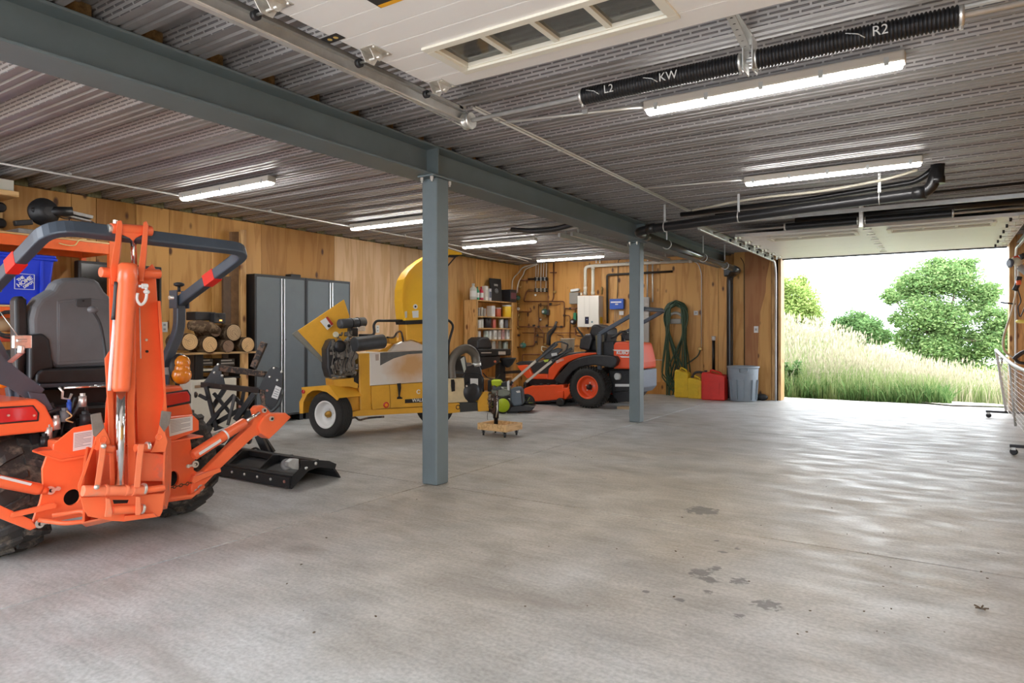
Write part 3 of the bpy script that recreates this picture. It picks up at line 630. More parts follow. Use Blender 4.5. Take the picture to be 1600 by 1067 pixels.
o = MB().box((-16, 12.98, -.25), (6, 13.62, -.02)).build('apron', mat('apron_concrete', (.52, .50, .47), .8, 0, 3, .12)); o['kind'] = 'structure'
o = MB().box((-14, -14, -.3), (12, -.75, -.03)).build('driveway', mat('gravel', (.42, .39, .35), .9, 0, 40, .3, .6, 80)); o['kind'] = 'structure'
# pale gravel track on the right
gp = MB(); pts = [(-.2, 13.6), (.5, 13.9), (1.4, 14.6), (2.2, 15.6), (3.0, 17), (4.2, 19)]
for i, (x, y) in enumerate(pts):
    for s in (-1.2, .9): gp.v.append(Vector((x+s*(.55 if i else .35), y-s*.2, hill(x+s*.5, y)+.035)))
for i in range(len(pts)-1): gp._f((2*i, 2*i+1, 2*i+3, 2*i+2))
o = gp.build('gravel_path', mat('gravel_pale', (.62, .56, .48), .95, 0, 30, .2, .5, 60)); o['kind'] = 'structure'

def card_mesh(name, verts, faces, mt, parent=None, loc=(0,0,0)):
    me = bpy.data.meshes.new(name); v = np.asarray(verts, np.float32)-np.asarray(loc, np.float32); f = np.asarray(faces, np.int32); k = f.shape[1]
    me.vertices.add(len(v)); me.vertices.foreach_set('co', v.ravel()); me.loops.add(f.size); me.loops.foreach_set('vertex_index', f.ravel()); me.polygons.add(len(f))
    me.polygons.foreach_set('loop_start', np.arange(0, f.size, k)); me.update(); me.validate(); me.materials.append(mt)
    o = bpy.data.objects.new(name, me); C.objects.link(o)
    if parent: o.parent = parent
    else: o.location = loc
    ORG[o.name] = Vector(loc); return o
def leafmat(name, c1, c2, tr=.35):
    m = bpy.data.materials.new(name); m.use_nodes = True; t = m.node_tree; t.nodes.clear(); L = t.links.new
    o = t.nodes.new('ShaderNodeOutputMaterial'); d = t.nodes.new('ShaderNodeBsdfDiffuse'); tl = t.nodes.new('ShaderNodeBsdfTranslucent'); mx = t.nodes.new('ShaderNodeMixShader'); mx.inputs[0].default_value = tr
    g = t.nodes.new('ShaderNodeNewGeometry'); r = t.nodes.new('ShaderNodeValToRGB'); L(g.outputs['Random Per Island'], r.inputs[0]); r.color_ramp.elements[0].color = (*c1, 1); r.color_ramp.elements[1].color = (*c2, 1)
    L(r.outputs[0], d.inputs[0]); L(r.outputs[0], tl.inputs[0]); L(d.outputs[0], mx.inputs[1]); L(tl.outputs[0], mx.inputs[2]); L(mx.outputs[0], o.inputs[0]); return m
def grass(name, n, xr, yr, h0, h1, mt, lab, lean=.35, wdt=.006, dens=None, head=0):
    X = rng.uniform(*xr, n*2); Y = rng.uniform(yr[0]**.5, yr[1]**.5, n*2)**2
    keep = np.ones(len(X), bool)
    if dens: keep = np.array([dens(a, b) > rng.random() for a, b in zip(X, Y)])
    X, Y = X[keep][:n], Y[keep][:n]; n = len(X); Z = np.array([hill(a, b) for a, b in zip(X, Y)])
    hh = rng.uniform(h0, h1, n); az = rng.uniform(0, 2*np.pi, n); ln = rng.uniform(0, lean, n)*hh; wa = rng.uniform(0, np.pi, n); w0 = wdt*rng.uniform(.6, 1.5, n)*(1+(Y-13)/10)
    b = np.stack([X, Y, Z-.02], 1); dx = np.stack([np.cos(wa)*w0, np.sin(wa)*w0, 0*w0], 1)
    lv = np.stack([np.cos(az)*ln, np.sin(az)*ln, 0*ln], 1); mid = b+lv*.35+np.stack([0*hh, 0*hh, hh*.6], 1); tip = b+lv*1.1+np.stack([0*hh, 0*hh, hh], 1)
    V = np.concatenate([b-dx, b+dx, mid+dx*.8, mid-dx*.8, tip+dx*.15, tip-dx*.15], 0); i = np.arange(n)
    Fq = np.concatenate([np.stack([i, i+n, i+2*n, i+3*n], 1), np.stack([i+3*n, i+2*n, i+4*n, i+5*n], 1)], 0)
    if head:
        hl = hh*.16; d2 = dx*2.6; q = tip-lv*.1; top = q+lv*.12+np.stack([0*hl, 0*hl, hl], 1); m_ = (q+top)/2; nb = len(V)
        V = np.concatenate([V, q, m_+d2, top, m_-d2], 0); Fq = np.concatenate([Fq, np.stack([nb+i, nb+n+i, nb+2*n+i, nb+3*n+i], 1)], 0)
    o = card_mesh(name, V, Fq, mt, loc=(float(np.mean(xr)), yr[0], 0)); return tag(o, lab, 'grass', kind='stuff')
gl1 = leafmat('grass_green', (.13, .20, .06), (.36, .41, .19)); gl2 = leafmat('grass_straw', (.30, .27, .18), (.48, .43, .31)); gl3 = leafmat('weed_green', (.07, .15, .045), (.18, .27, .10))
dn = lambda x, y: 1 if hill(x, y) > -.25 or y > 16 else .15
grass('meadow_grass', 60000, (-7, 2.6), (13.7, 22), .12, .58, gl1, 'long green grass covering the bank outside the doorway', dens=lambda x, y: 0 if (y < 15.4 and x > -.1) else 1)
grass('seeding_grass', 15000, (-7, 2.8), (13.9, 22), .35, .80, gl2, 'straw coloured seeding grass heads over the bank', lean=.5, wdt=.0035, head=1, dens=lambda x, y: (.8 if noise.noise(Vector((x*.9, y*.9, 3))) > 0 else .15) if (y > 14.6) else .3 if x < -.2 else .0)
grass('rough_weeds', 5000, (-3.2, .1), (13.65, 15.6), .10, .42, gl3, 'darker green weeds at the foot of the bank by the sill', lean=.9, wdt=.011, dens=lambda x, y: 1 if noise.noise(Vector((x*1.3, y*1.3, 7))) > 0 else .1)
def tree(name, px, py, Yd, base_v, blobs, nleaf, ls, cols, lab, trunk=True, spread=.30):
    """blobs: (u, v, radius px) of foliage masses at the tree's distance"""
    s = None; base = PY(px, base_v, Yd); base.z = min(base.z, hill(base.x, base.y)); t = thing(name, base, lab, 'tree')
    V = []; Fc = []; cnt = 0; k0 = ray(px, 500).y
    ctr = []
    for (u, v, r) in blobs:
        yy = Yd+rng.uniform(-.6, .6); c = PY(u, v, yy); sc = yy/ray(u, v).y; R = r*sc*1.12; ctr.append((c, R, r*r))
    tot = sum(c[2] for c in ctr)
    for c, R, a in ctr:
        n = int(nleaf*a/tot); d = rng.normal(size=(n, 3)); d /= np.linalg.norm(d, axis=1)[:, None]; rad = R*rng.uniform(.35, 1.0, n)**.5*(1+rng.uniform(-spread, spread, n)*.6); P = np.array(c)+d*rad[:, None]*np.array([1, 1, .85])
        # leaves gather in sprays
        m = max(1, n//22); cen = P[rng.integers(0, n, m)]; P = cen[rng.integers(0, m, n)]*.8+P*.2+rng.normal(size=(n, 3))*R*.14*np.array([1, 1, .6])
        a1 = rng.normal(size=(n, 3)); a1[:, 2] *= .5; a1 /= np.linalg.norm(a1, axis=1)[:, None]; a2 = np.cross(a1, rng.normal(size=(n, 3))); a2 /= np.linalg.norm(a2, axis=1)[:, None]
        l = ls*rng.uniform(.6, 1.3, n)[:, None]; V.append(np.stack([P-a1*l, P+a2*l*.42, P+a1*l, P-a2*l*.42], 1).reshape(-1, 3))
    V = np.concatenate(V); Fq = np.arange(len(V)).reshape(-1, 4); card_mesh('foliage', V, Fq, cols, parent=t, loc=tuple(base))
    if trunk:
        bark = mat('bark', (.16, .12, .085), .9, 0, 12, .4, .6, 30); m_ = MB(); hub = base.lerp(ctr[0][0], .45); m_.tube([base-Vector((0, 0, .3)), base.lerp(hub, .5)+Vector((.08, 0, 0)), hub], .1, 8, rad=[.16, .12, .09]); m_.build('trunk', bark, t)
        for c, R, a in ctr[:14]:
            m_ = MB(); q = hub.lerp(c, .55)+Vector((rng.uniform(-.2, .2), 0, rng.uniform(-.1, .3))); m_.tube([hub, q, c+Vector((0, 0, R*.3))], .03, 6, rad=[.06, .035, .012]); m_.build('branch', bark, t)
    return t
lfa = leafmat('leaf_mid', (.10, .20, .065), (.30, .40, .16)); lfb = leafmat('leaf_bright', (.18, .28, .07), (.42, .49, .17)); lfc = leafmat('leaf_deep', (.07, .15, .05), (.20, .31, .12))
tree('broadleaf_tree', 1462, 0, 25, 600, [(1455, 440, 38), (1420, 450, 28), (1495, 435, 34), (1530, 470, 26), (1392, 465, 16), (1440, 490, 34), (1480, 500, 38), (1420, 530, 26), (1460, 545, 32), (1510, 540, 36), (1555, 540, 28), (1550, 500, 24), (1520, 585, 26), (1475, 580, 22), (1560, 590, 24), (1400, 500, 14), (1540, 455, 20), (1585, 520, 34), (1470, 418, 20), (1510, 415, 16)], 60000, .055, lfa, 'large airy broadleaf tree filling the right of the far doorway')
tree('broadleaf_tree', 1245, 0, 24, 520, [(1240, 470, 34), (1262, 490, 24), (1225, 450, 20), (1250, 445, 16), (1215, 490, 36), (1275, 500, 14)], 20000, .055, lfb, 'yellow-green tree at the left of the far doorway')
tree('shrub', 1335, 0, 23, 535, [(1335, 505, 24), (1315, 510, 17), (1358, 512, 20), (1340, 528, 22), (1378, 525, 16), (1310, 528, 14)], 15000, .05, lfc, 'rounded dark green shrub between the two trees', trunk=False)
tree('shrub', 1520, 0, 21, 615, [(1490, 590, 18), (1530, 595, 22), (1562, 600, 20), (1585, 590, 24)], 14000, .045, lfb, 'low bright bush under the large tree', trunk=False)
tree('shrub', 1240, 0, 14.6, 620, [(1236, 575, 16), (1240, 598, 18), (1252, 588, 10)], 900, .055, lfc, 'leafy green weed clump beside the left door jamb', trunk=False)
# ================================================================ compact tractor with backhoe
orange = mat('tractor_orange', (.86, .15, .048), .33, 0, 3, .08, coat=.3)
orworn = worn('orange_worn', (.86, .17, .06), (.32, .24, .20), .66, 9, .42, spread=.03)
orfade = worn('orange_faded', (.88, .22, .10), (.66, .26, .16), .56, 7, .45, spread=.12)
ropsm = mat('rops_slate', (.058, .075, .100), .42, .1, 6, .15, coat=.15)
seatm = mat('seat_shell_grey', (.145, .15, .16), .5, 0, 8, .10)
decal = mat('decal_white', (.72, .72, .70), .5); printm = mat('print_grey', (.25, .25, .26), .6)
redl = mat('lens_red', (.55, .012, .02), .12, coat=1); amber = mat('lens_amber', (.85, .27, .01), .12, coat=1)
redtape = mat('reflector_red', (.85, .03, .02), .3)
mudrub = worn('rubber_muddy', (.035, .033, .031), (.20, .17, .13), .50, 11, .8, spread=.18)
def Q(uv, X): return PX(uv[0], uv[1], X)
def plateX(uvs, X, d, name, m, parent, bevel=.004, **k):
    return MB().prism([Q(p, X) for p in uvs], (-d, 0, 0)).build(name, m, parent, bevel=bevel, **k)
def wheel(parent, c, ax, R, wd, rim, tm, rm, tread='turf', hub=None, lugs=5, name='wheel'):
    """tyre and dished rim; c = centre of the tyre, ax = outward axle direction"""
    c = Vector(c); ax = Vector(ax).normalized(); h = wd/2; sh = R-(R-rim)*.22
    u = ax.cross(Z_).normalized(); w_ = u.cross(ax).normalized()*1
    m_ = MB(); pr = [(-h*.82, rim), (-h*.98, rim+(R-rim)*.35), (-h, rim+(R-rim)*.6), (-h*.88, sh+(R-sh)*.35), (-h*.62, R-.012), (0, R-.006), (h*.62, R-.012), (h*.88, sh+(R-sh)*.35), (h, rim+(R-rim)*.6), (h*.98, rim+(R-rim)*.35), (h*.82, rim)]
    m_.lathe(c, ax, pr, seg=36, caps=False)
    def P(a, x, r): return c+ax*x+(u*math.cos(a)+w_*math.sin(a))*r
    if tread == 'lug':
        n = 17
        for i in range(n):
            for s in (-1, 1):
                a0 = 2*math.pi*(i+(.5 if s > 0 else 0))/n; th = .075
                inner = [(-.02*s, R-.012), (h*.98*s, R-.05)]; hh = .03
                q = []
                for da in (-.055, .055):
                    q.append([P(a0+da, 0.0, R-.02), P(a0+da+.10, h*.55*s, R-.02), P(a0+da+.22, h*1.0*s, R-.06), P(a0+da+.24, h*1.02*s, R-.10), P(a0+da, 0.0, R+.012), P(a0+da+.10, h*.55*s, R+.012), P(a0+da+.22, h*.98*s, R-.012), P(a0+da+.24, h*1.04*s, R-.06)])
                k = m_._v(q[0]+q[1])
                for b in range(3):
                    m_._f((k+4+b, k+5+b, k+13+b, k+12+b)); m_._f((k+b, k+1+b, k+5+b, k+4+b)); m_._f((k+8+b, k+12+b, k+13+b, k+9+b))
                m_._f((k, k+4, k+12, k+8)); m_._f((k+3, k+11, k+15, k+7))
    elif tread == 'turf':
        n = 44
        for i in range(n):
            for j in range(6):
                x = (-.83+.333*j)*h; a = 2*math.pi*(i+(.5 if j % 2 else 0))/n; rr = R-.004-(.018 if j in (0, 5) else 0)
                t_ = (-u*math.sin(a)+w_*math.cos(a)); m_.obox(P(a, x, rr), (t_*.6+ax*.4)*R*.045, ax*h*.13-t_*.004, (u*math.cos(a)+w_*math.sin(a))*.008)
    elif tread == 'rib':
        for x in (-.55, -.28, 0, .28, .55):
            m_.lathe(c+ax*(x*h-.09*h), ax, [(0, R-.014), (.01*h, R+.001), (.17*h, R+.001), (.18*h, R-.014)], seg=36, caps=False)
    ty = m_.build('tyre', tm, parent)
    m_ = MB(); o = h*.8
    m_.lathe(c, ax, [(o+.004, rim+.006), (o-.004, rim-.012), (o-.03, rim-.022), (o*.25, rim-.03), (o*.12, rim*.72), (o*.10, rim*.5), (o*.22, rim*.42), (o*.2, .01)], seg=32, caps=False)
    m_.lathe(c, ax, [(-o-.004, rim+.006), (-o+.004, rim-.012), (-o*.3, rim-.03), (o*.1, rim-.03)], seg=32, caps=False)
    rmo = m_.build('rim', rm, parent, thick=.006, fix=False)
    if hub: m_ = MB(); m_.lathe(c, ax, [(o*.2, rim*.26), (o*.55, rim*.24), (o*.6, rim*.18), (o*.85, rim*.17), (o*.9, .0)], seg=16); m_.build('hub', hub, parent)
    for k in range(lugs):
        a = 2*math.pi*k/lugs+.4; MB().cyl(P(a, o*.12, rim*.36), P(a, o*.35, rim*.36), .011, seg=6).build('wheel_nut', zinc, parent)
    return ty
T = thing('backhoe_tractor', (-4.35, 2.05, 0), 'orange compact tractor seen from behind with its backhoe folded up at the left', 'tractor')
XB, XF, XL, XW = -3.50, -3.85, -4.02, -4.36
# wheels
wL = thing('rear_wheel', (XW, 1.57, .33), None, None); wL.parent = T; wL.location = Vector((XW, 1.57, .33))-ORG[T.name]; ORG[wL.name] = Vector((XW, 1.57, .33))
wheel(wL, (XW, 1.57, .345), (0, -1, 0), .345, .30, .17, mudrub, orange, 'lug', darkm)
wR = thing('rear_wheel', (XW, 2.53, .33), None, None); wR.parent = T; wR.location = Vector((XW, 2.53, .33))-ORG[T.name]
wheel(wR, (XW, 2.53, .345), (0, 1, 0), .345, .30, .17, mudrub, orange, 'lug', darkm)
for y, s in ((1.62, -1), (2.48, 1)):
    wF = thing('front_wheel', (-5.75, y, .23), None, None); wF.parent = T; wF.location = Vector((-5.75, y, .23))-ORG[T.name]
    wheel(wF, (-5.75, y, .235), (0, s, 0), .235, .19, .12, mudrub, orange, 'lug', darkm)
# body core, axle, hood (hidden ahead of the seat)
MB().box((-5.9, 1.88, .28), (-4.05, 2.22, .50)).build('chassis', darkm, T, bevel=.02)
MB().cyl((XW, 1.70, .345), (XW, 2.40, .345), .085, seg=16).build('rear_axle', darkm, T)
MB().cyl((-5.75, 1.68, .235), (-5.75, 2.42, .235), .05, seg=12).build('front_axle', darkm, T)
m_ = MB(); m_.prism([(-6.20, 1.80, .48), (-6.22, 1.80, .80), (-6.05, 1.80, .90), (-5.15, 1.80, .98), (-5.12, 1.80, .50)], (0, .50, 0)); m_.build('hood', orange, T, bevel=.04, bseg=3)
MB().box((-6.235, 1.86, .50), (-6.20, 2.24, .78)).build('grille', blackp, T, bevel=.01)
m_ = MB(); m_.tube(arc((-4.98, 2.05, 1.0), (0, 1, 0), Vector((.45, 0, .9)).normalized(), .16, 0, 360, 24)[:-1], .012, 8, closed=True); m_.cyl((-5.13, 2.05, .85), (-4.98, 2.05, 1.0), .015); m_.build('steering_wheel', blackp, T)
MB().box((-5.15, 1.66, .44), (-4.6, 2.44, .47)).build('floor_pan', blackp, T, bevel=.01)
# fenders
fl_ = [(-40, 634), (0, 628), (58, 623), (72, 634), (90, 668), (89, 673), (0, 682), (-45, 689)]
f = plateX(fl_, XL, .55, 'fender', orange, T, bevel=.014, bseg=3)
tl = plateX([(-30, 642), (0, 638.5), (52, 635), (59.5, 645), (58.5, 656), (0, 661), (-30, 664)], XL+.016, .02, 'tail_lamp', redl, f, bevel=.005)
plateX([(-34, 640), (0, 636), (53, 633), (62, 645), (61, 658), (0, 663), (-34, 667)], XL+.008, .02, 'lamp_bezel', blackp, f, bevel=.004)
for u in (13, 53): p = Q((u, 649), XL+.018); MB().cyl(p, p+X_*.005, .006, seg=8).build('lamp_screw', zinc, f)
f = plateX([(250, 604), (283, 602), (290, 612), (301, 640), (303, 650), (262, 660), (252, 640)], XL, .55, 'fender', orange, T, bevel=.014, bseg=3)
plateX([(257.5, 616), (293, 611), (297, 618), (297, 627), (259, 635)], XL+.016, .02, 'tail_lamp', redl, f, bevel=.005)
plateX([(255, 614), (294, 608.5), (299, 617), (299, 630), (257, 638)], XL+.008, .02, 'lamp_bezel', blackp, f, bevel=.004)
# amber lamps
for (cu, cv, r1, r2) in ((285, 577, 10.5, 14.5), (2, 588, 10, 13)):
    X = -4.22; pa, pb = Q((cu, cv-10), X), Q((cu-1, cv+9), X); m_ = MB(); r = (pb-Q((cu-1+r2, cv+9), X)).length
    m_.ball(pa, .05, r*.78, r*.8); m_.ball(pb, .055, r, r*.95); m_.ball((pa+pb)/2, .05, r*.8, r*.8); a = m_.build('turn_lamp', amber, T)
    m_ = MB(); m_.ball((pa+pb)/2-X_*.03, .035, r*1.1, r*1.6); m_.build('lamp_back', blackp, a)
    MB().cyl(pb-X_*.05, pb-X_*.05-Z_*.16, .014).build('lamp_stem', darkm, a)
# roll bar folded backwards
e0 = Vector((-4.33, 2.575, 1.41)); cR = Q((388, 390), -3.58); ex = Vector((cR.x-e0.x, 0, cR.z-e0.z)); exn = ex.normalized(); nrm = Vector((-exn.z, 0, exn.x)); ln = ex.length
yR, yL = 2.575, 1.53; A = lambda t, y: Vector((e0.x, y, e0.z))+exn*t
zt_ = Q((150, 359), -3.6)
pth = fillet([A(0, yR), A(ln, yR), A(ln, yL-.04), A(0, yL-.04)], .13, 7)
sq = .034
rb = MB().sweep([(-sq*.8, -sq), (sq*.8, -sq), (sq*.8, sq), (-sq*.8, sq)], pth, up=nrm).build('roll_bar', ropsm, T, bevel=.008)
for y, uv in ((yR, 0), (yL-.04, 1)):
    a, b = A(ln*.42, y), A(ln*.56, y); MB().beam(a, b, .058, .074, up=nrm).build('red_reflector', redtape, rb)
def rops_leg(y, s):
    pts = [Vector((-4.33, y, 1.43)), Vector((-4.33, y, 1.22)), Vector((-4.33, y-.075*s, 1.06)), Vector((-4.33, y-.13*s, .90)), Vector((-4.33, y-.14*s, .62))]
    m_ = MB(); m_.sweep([(-.03, -.03), (.03, -.03), (.03, .03), (-.03, .03)], fillet(pts, .08, 4), up=(1, 0, 0)); lg = m_.build('roll_bar_post', ropsm, T, bevel=.008)
    m_ = MB(); m_.box((-4.375, y-.045, 1.37), (-4.285, y-.038, 1.49)); m_.box((-4.375, y+.038, 1.37), (-4.285, y+.045, 1.49)); m_.build('hinge_plate', ropsm, lg)
    MB().cyl((-4.33, y-.07, 1.44), (-4.33, y+.07, 1.44), .014).build('hinge_pin', zinc, lg)
    m_ = MB(); m_.cyl((-4.30, y-.02, 1.48), (-4.30, y-.02, 1.515), .01); m_.lathe((-4.30, y-.02, 1.515), (0, 0, 1), [(0, .02), (.008, .034), (.02, .034), (.028, .015)], seg=12); m_.build('clamp_knob', blackp, lg)
    p = Vector((-4.297, y-.11*s, .95)); MB().obox(p, (.002, 0, 0), (0, .022, 0), (0, 0, .028)).build('serial_label', decal, lg)
    MB().beam((-4.30, y-.12*s, .93), (-4.30, y-.15*s, .60), .012, .12, up=(1, 0, 0)).build('mount_plate', ropsm, lg)
rops_leg(yR, 1); rops_leg(yL-.04, -1)
# seat, its back shell towards the camera
XS_ = -4.50
so_ = [(48, 521), (47, 499), (52, 478), (62, 464), (82, 452), (88, 442), (97, 436), (108, 433.5), (135, 433), (150, 436), (157, 441), (165, 455), (176, 466), (186, 480), (192, 510), (192, 540), (186, 572), (86, 576), (72, 560)]
s = plateX(so_, XS_, .13, 'seat_back', seatm, T, bevel=.035, bseg=4)
plateX([(89, 470), (100, 468), (130, 465), (155, 467), (180, 471), (181, 566), (89, 571)], XS_+.004, .02, 'panel', seatm, s, bevel=.006)
plateX([(119, 467), (143, 465.5), (143, 477), (139, 480), (122, 480), (119, 477)], XS_+.010, .02, 'latch', mat('seat_latch', (.06, .062, .068), .45), s, bevel=.003)
p = Q((130, 470), XS_+.012); MB().cyl(p, p+X_*.004, .006, seg=8).build('latch_screw', darkm, s)
plateX([(92, 474), (100, 472), (130, 469), (155, 471), (177, 475), (178, 562), (92, 566)], XS_+.006, .02, 'panel_face', seatm, s, bevel=.004)
plateX([(24, 470), (27, 463), (38, 462), (43, 468), (45, 540), (38, 600), (26, 600)], XS_-.02, .09, 'armrest', blackp, T, bevel=.018, bseg=3)
plateX([(47, 523), (68, 521), (78, 530), (84, 575), (60, 583), (47, 600)], XS_+.03, .2, 'seat_hinge_cover', blackp, T, bevel=.015, bseg=3)
plateX([(58, 585), (66, 577), (186, 573), (190, 590), (186, 598), (62, 600), (57, 595)], XS_+.05, .42, 'seat_cushion', blackp, T, bevel=.02, bseg=3)
plateX([(62, 600), (186, 596), (186, 602), (62, 606)], XS_+.06, .4, 'seat_rail', ropsm, T)
plateX([(62, 609), (180, 602), (182, 632), (64, 640)], XS_-.05, .3, 'battery_tray', darkm, T, bevel=.006)
# lever
m_ = MB(); m_.tube(smooth_path([Q((146, 487), -4.25), Q((156, 505), -4.25), Q((163, 540), -4.25), Q((169, 600), -4.2), Q((172, 660), -4.15)], 4), .0085, 8); lv = m_.build('control_lever', blackp, T)
m_ = MB(); m_.ball(Q((145, 484), -4.25), .024, .030, .022); m_.build('lever_knob', seatm, lv)
# three-point linkage and machinery below the seat
br = plateX([(-25, 545), (0, 551), (14, 566), (70, 608), (63, 618), (40, 622), (12, 604), (-25, 592)], -4.08, .012, 'mounting_bracket', ropsm, T, bevel=.002)
plateX([(44, 612), (70, 615), (84, 640), (78, 646), (60, 628), (48, 622)], -4.05, .012, 'bracket_arm', ropsm, T, bevel=.002)
m_ = MB(); m_.beam(Q((15, 566), -4.06), Q((36, 549), -4.06), .012, .045, up=(1, 0, 0)); m_.build('catch_arm', mat('faded_red', (.42, .16, .13), .6, 0, 20, .2), T, bevel=.003)
m_ = MB(); m_.obox(Q((34, 534), -4.05), (.014, 0, 0), (0, .042, 0), (0, 0, .034)); m_.cyl(Q((34, 540), -4.03), Q((32, 552), -4.03), .016); m_.cyl(Q((26, 532), -4.035), Q((42, 532), -4.035), .009); m_.build('catch_block', zinc, T, bevel=.004)
MB().tube([Q((0, 487), -4.1), Q((27, 524), -4.04)], .002, 5).build('tie_wire', zinc, T)
MB().cyl(Q((99, 606), -4.05), Q((172, 603), -4.05), .008).build('linkage_rod', chrome, T)
m_ = MB(); m_.tube([Q((92, 605), -4.04), Q((98, 612), -4.04), Q((97, 622), -4.04), Q((108, 624), -4.04), Q((112, 615), -4.04)], .007, 6); m_.build('spring_clip', zinc, T)
for i, (uv, m2, r) in enumerate([([(75, 645), (95, 640), (105, 655), (120, 640), (126, 626)], blackp, .011), ([(80, 630), (92, 655), (85, 680), (78, 700)], blackp, .010), ([(130, 622), (134, 645), (128, 668), (132, 690)], blackp, .013), ([(118, 620), (112, 640), (100, 660), (96, 680)], blackp, .009), ([(60, 660), (75, 672), (88, 690), (84, 715)], blackp, .010)]):
    MB().tube(smooth_path([Q(p, -4.05-.03*i) for p in uv], 5), r, 8).build('hydraulic_hose', m2, T)
for uv, r, m2 in (((129, 627), .02, zinc), ((108, 637), .013, mat('blue_cap', (.02, .08, .45), .4)), ((88, 662), .02, zinc), ((70, 690), .022, darkm), ((76, 676), .018, zinc), ((101, 650), .022, seatm), ((133, 655), .028, blackp)):
    p = Q(uv, -4.03); m_ = MB(); m_.cyl(p-Z_*.03, p+Z_*.03, r, seg=10); m_.cyl(p+Z_*.03, p+Z_*.045, r*.7, seg=6); m_.build('hose_fitting', m2, T)
m_ = MB()
for k in range(46):
    p = Q((rng.uniform(50, 165), rng.uniform(640, 705)), rng.uniform(-4.32, -4.1)); s3 = rng.uniform(.008, .028, 3); m_.obox(p, X_*s3[0], (Y_*rng.uniform(.5, 1)+Z_*rng.uniform(-.5, .5))*s3[1], Z_*s3[2])
m_.build('gearbox_clutter', darkm, T)['kind'] = 'stuff'
plateX([(60, 640), (180, 630), (180, 700), (60, 716)], -4.34, .2, 'transmission_case', darkm, T, bevel=.02)
MB().tube(smooth_path([Q((104, 642), -4.0), Q((112, 650), -3.99), Q((103, 656), -3.99), Q((114, 660), -4.0)], 4), .004, 6).build('tan_cord', mat('tan_cord', (.6, .42, .2), .8), T)
# ---- backhoe subframe
sf = plateX([(82, 717), (83.5, 694), (116, 668), (140, 663), (301, 648), (311, 657), (311, 672), (265, 691), (140, 711)], XF, .012, 'subframe_plate', orange, T, bevel=.004)
plateX([(95, 690), (300, 655), (300, 676), (95, 712)], XF-.012, .16, 'subframe_box', orange, T, bevel=.01)
m_ = MB(); m_.prism([Q((50, 706), XF+.02), Q((95, 722), XF+.02), Q((318, 683), XF+.02), Q((300, 680), XF-.14), Q((60, 702), XF-.14)], (0, 0, .010)); m_.build('ledge', orworn, T, bevel=.003)
for uvs in ([(115, 676), (147, 671), (144, 699), (114, 705)], [(263, 655), (301, 650), (301, 672), (265, 682)]):
    d_ = plateX(uvs, XF+.0015, .001, 'warning_decal', decal, sf, bevel=0)
    a = [Q(p, XF+.0025) for p in uvs]
    for k in range(9):
        t = .12+.085*k; l, r = a[0].lerp(a[3], t), a[1].lerp(a[2], t); w2 = .9 if k not in (3, 7) else .5
        MB().beam(l.lerp(r, .07), l.lerp(r, w2), .001, .0028, up=(0, 0, 1)).build('print_line', printm, d_)
def ringplate(uvs, X, d, hole, name, par, m=orange):
    """plate with a round hole"""
    P_ = [Q(p, X) for p in uvs]; hc = Q(hole[:2], X); ry, rz = hole[2:]; n = 28; m_ = MB()
    out = []
    for i in range(n):
        a = 2*math.pi*i/n; d_ = Vector((0, math.cos(a), math.sin(a))); best = 9
        for j in range(len(P_)):
            p, q = P_[j], P_[(j+1) % len(P_)]; ey, ez = q.y-p.y, q.z-p.z; den = d_.y*ez-d_.z*ey
            if abs(den) < 1e-9: continue
            t = ((p.y-hc.y)*ez-(p.z-hc.z)*ey)/den; s = ((p.y-hc.y)*d_.z-(p.z-hc.z)*d_.y)/den
            if t > 0 and -1e-6 <= s <= 1+1e-6: best = min(best, t)
        out.append(hc+d_*best)
    inn = [hc+Vector((0, math.cos(2*math.pi*i/n)*ry, math.sin(2*math.pi*i/n)*rz)) for i in range(n)]
    a0 = m_._v(out); b0 = m_._v(inn); a1 = m_._v([p-X_*d for p in out]); b1 = m_._v([p-X_*d for p in inn])
    for i in range(n): j = (i+1) % n; m_._f((a0+i, a0+j, b0+j, b0+i)); m_._f((a1+i, b1+i, b1+j, a1+j)); m_._f((a0+i, a1+i, a1+j, a0+j)); m_._f((b0+i, b0+j, b1+j, b1+i))
    return m_.build(name, m, par)
ringplate([(66, 712), (134, 704), (134, 806), (100, 812), (56, 823), (50, 812), (62, 790), (68, 765)], XF-.005, .018, (113, 777, .042, .042), 'side_plate', T)
ringplate([(252, 690), (297, 684), (299, 705), (306, 712), (303, 726), (300, 733), (315, 742), (312, 766), (300, 779), (252, 786)], XF-.005, .018, (271, 748, .034, .046), 'side_plate', T)
plateX([(134, 704), (252, 690), (252, 786), (134, 806)], XF-.05, .05, 'centre_plate', orange, T)
plateX([(68, 740), (150, 730), (252, 722), (252, 765), (134, 790), (68, 800)], XF-.2, .03, 'shadow_plate', darkm, T)  # black sheet added as the shade behind the side plates
m_ = MB(); m_.tube(fillet([Q((60, 812), XF+.05), Q((100, 818), XF+.12), Q((140, 814), XF+.16), Q((132, 797), XF+.12), Q((82, 806), XF+.05)], .03), .012, 8); m_.build('safety_bar', orworn, T)
MB().tube([Q((256, 780), XF+.05), Q((300, 775), XF+.08), Q((318, 760), XF+.05)], .011, 8).build('safety_bar', orworn, T)
m_ = MB()
for k in range(9): p = Q((258+5*k, 764-1.2*k), XF+.03); m_.tube(arc(p, (0, 1, 0), (0, .2, .9) if k % 2 else (.9, 0, .2), .010, 0, 360, 8)[:-1], .0035, 5, closed=True)
m_.build('chain', mat('rusty_chain', (.16, .09, .05), .7, .5, 30, .3), T)
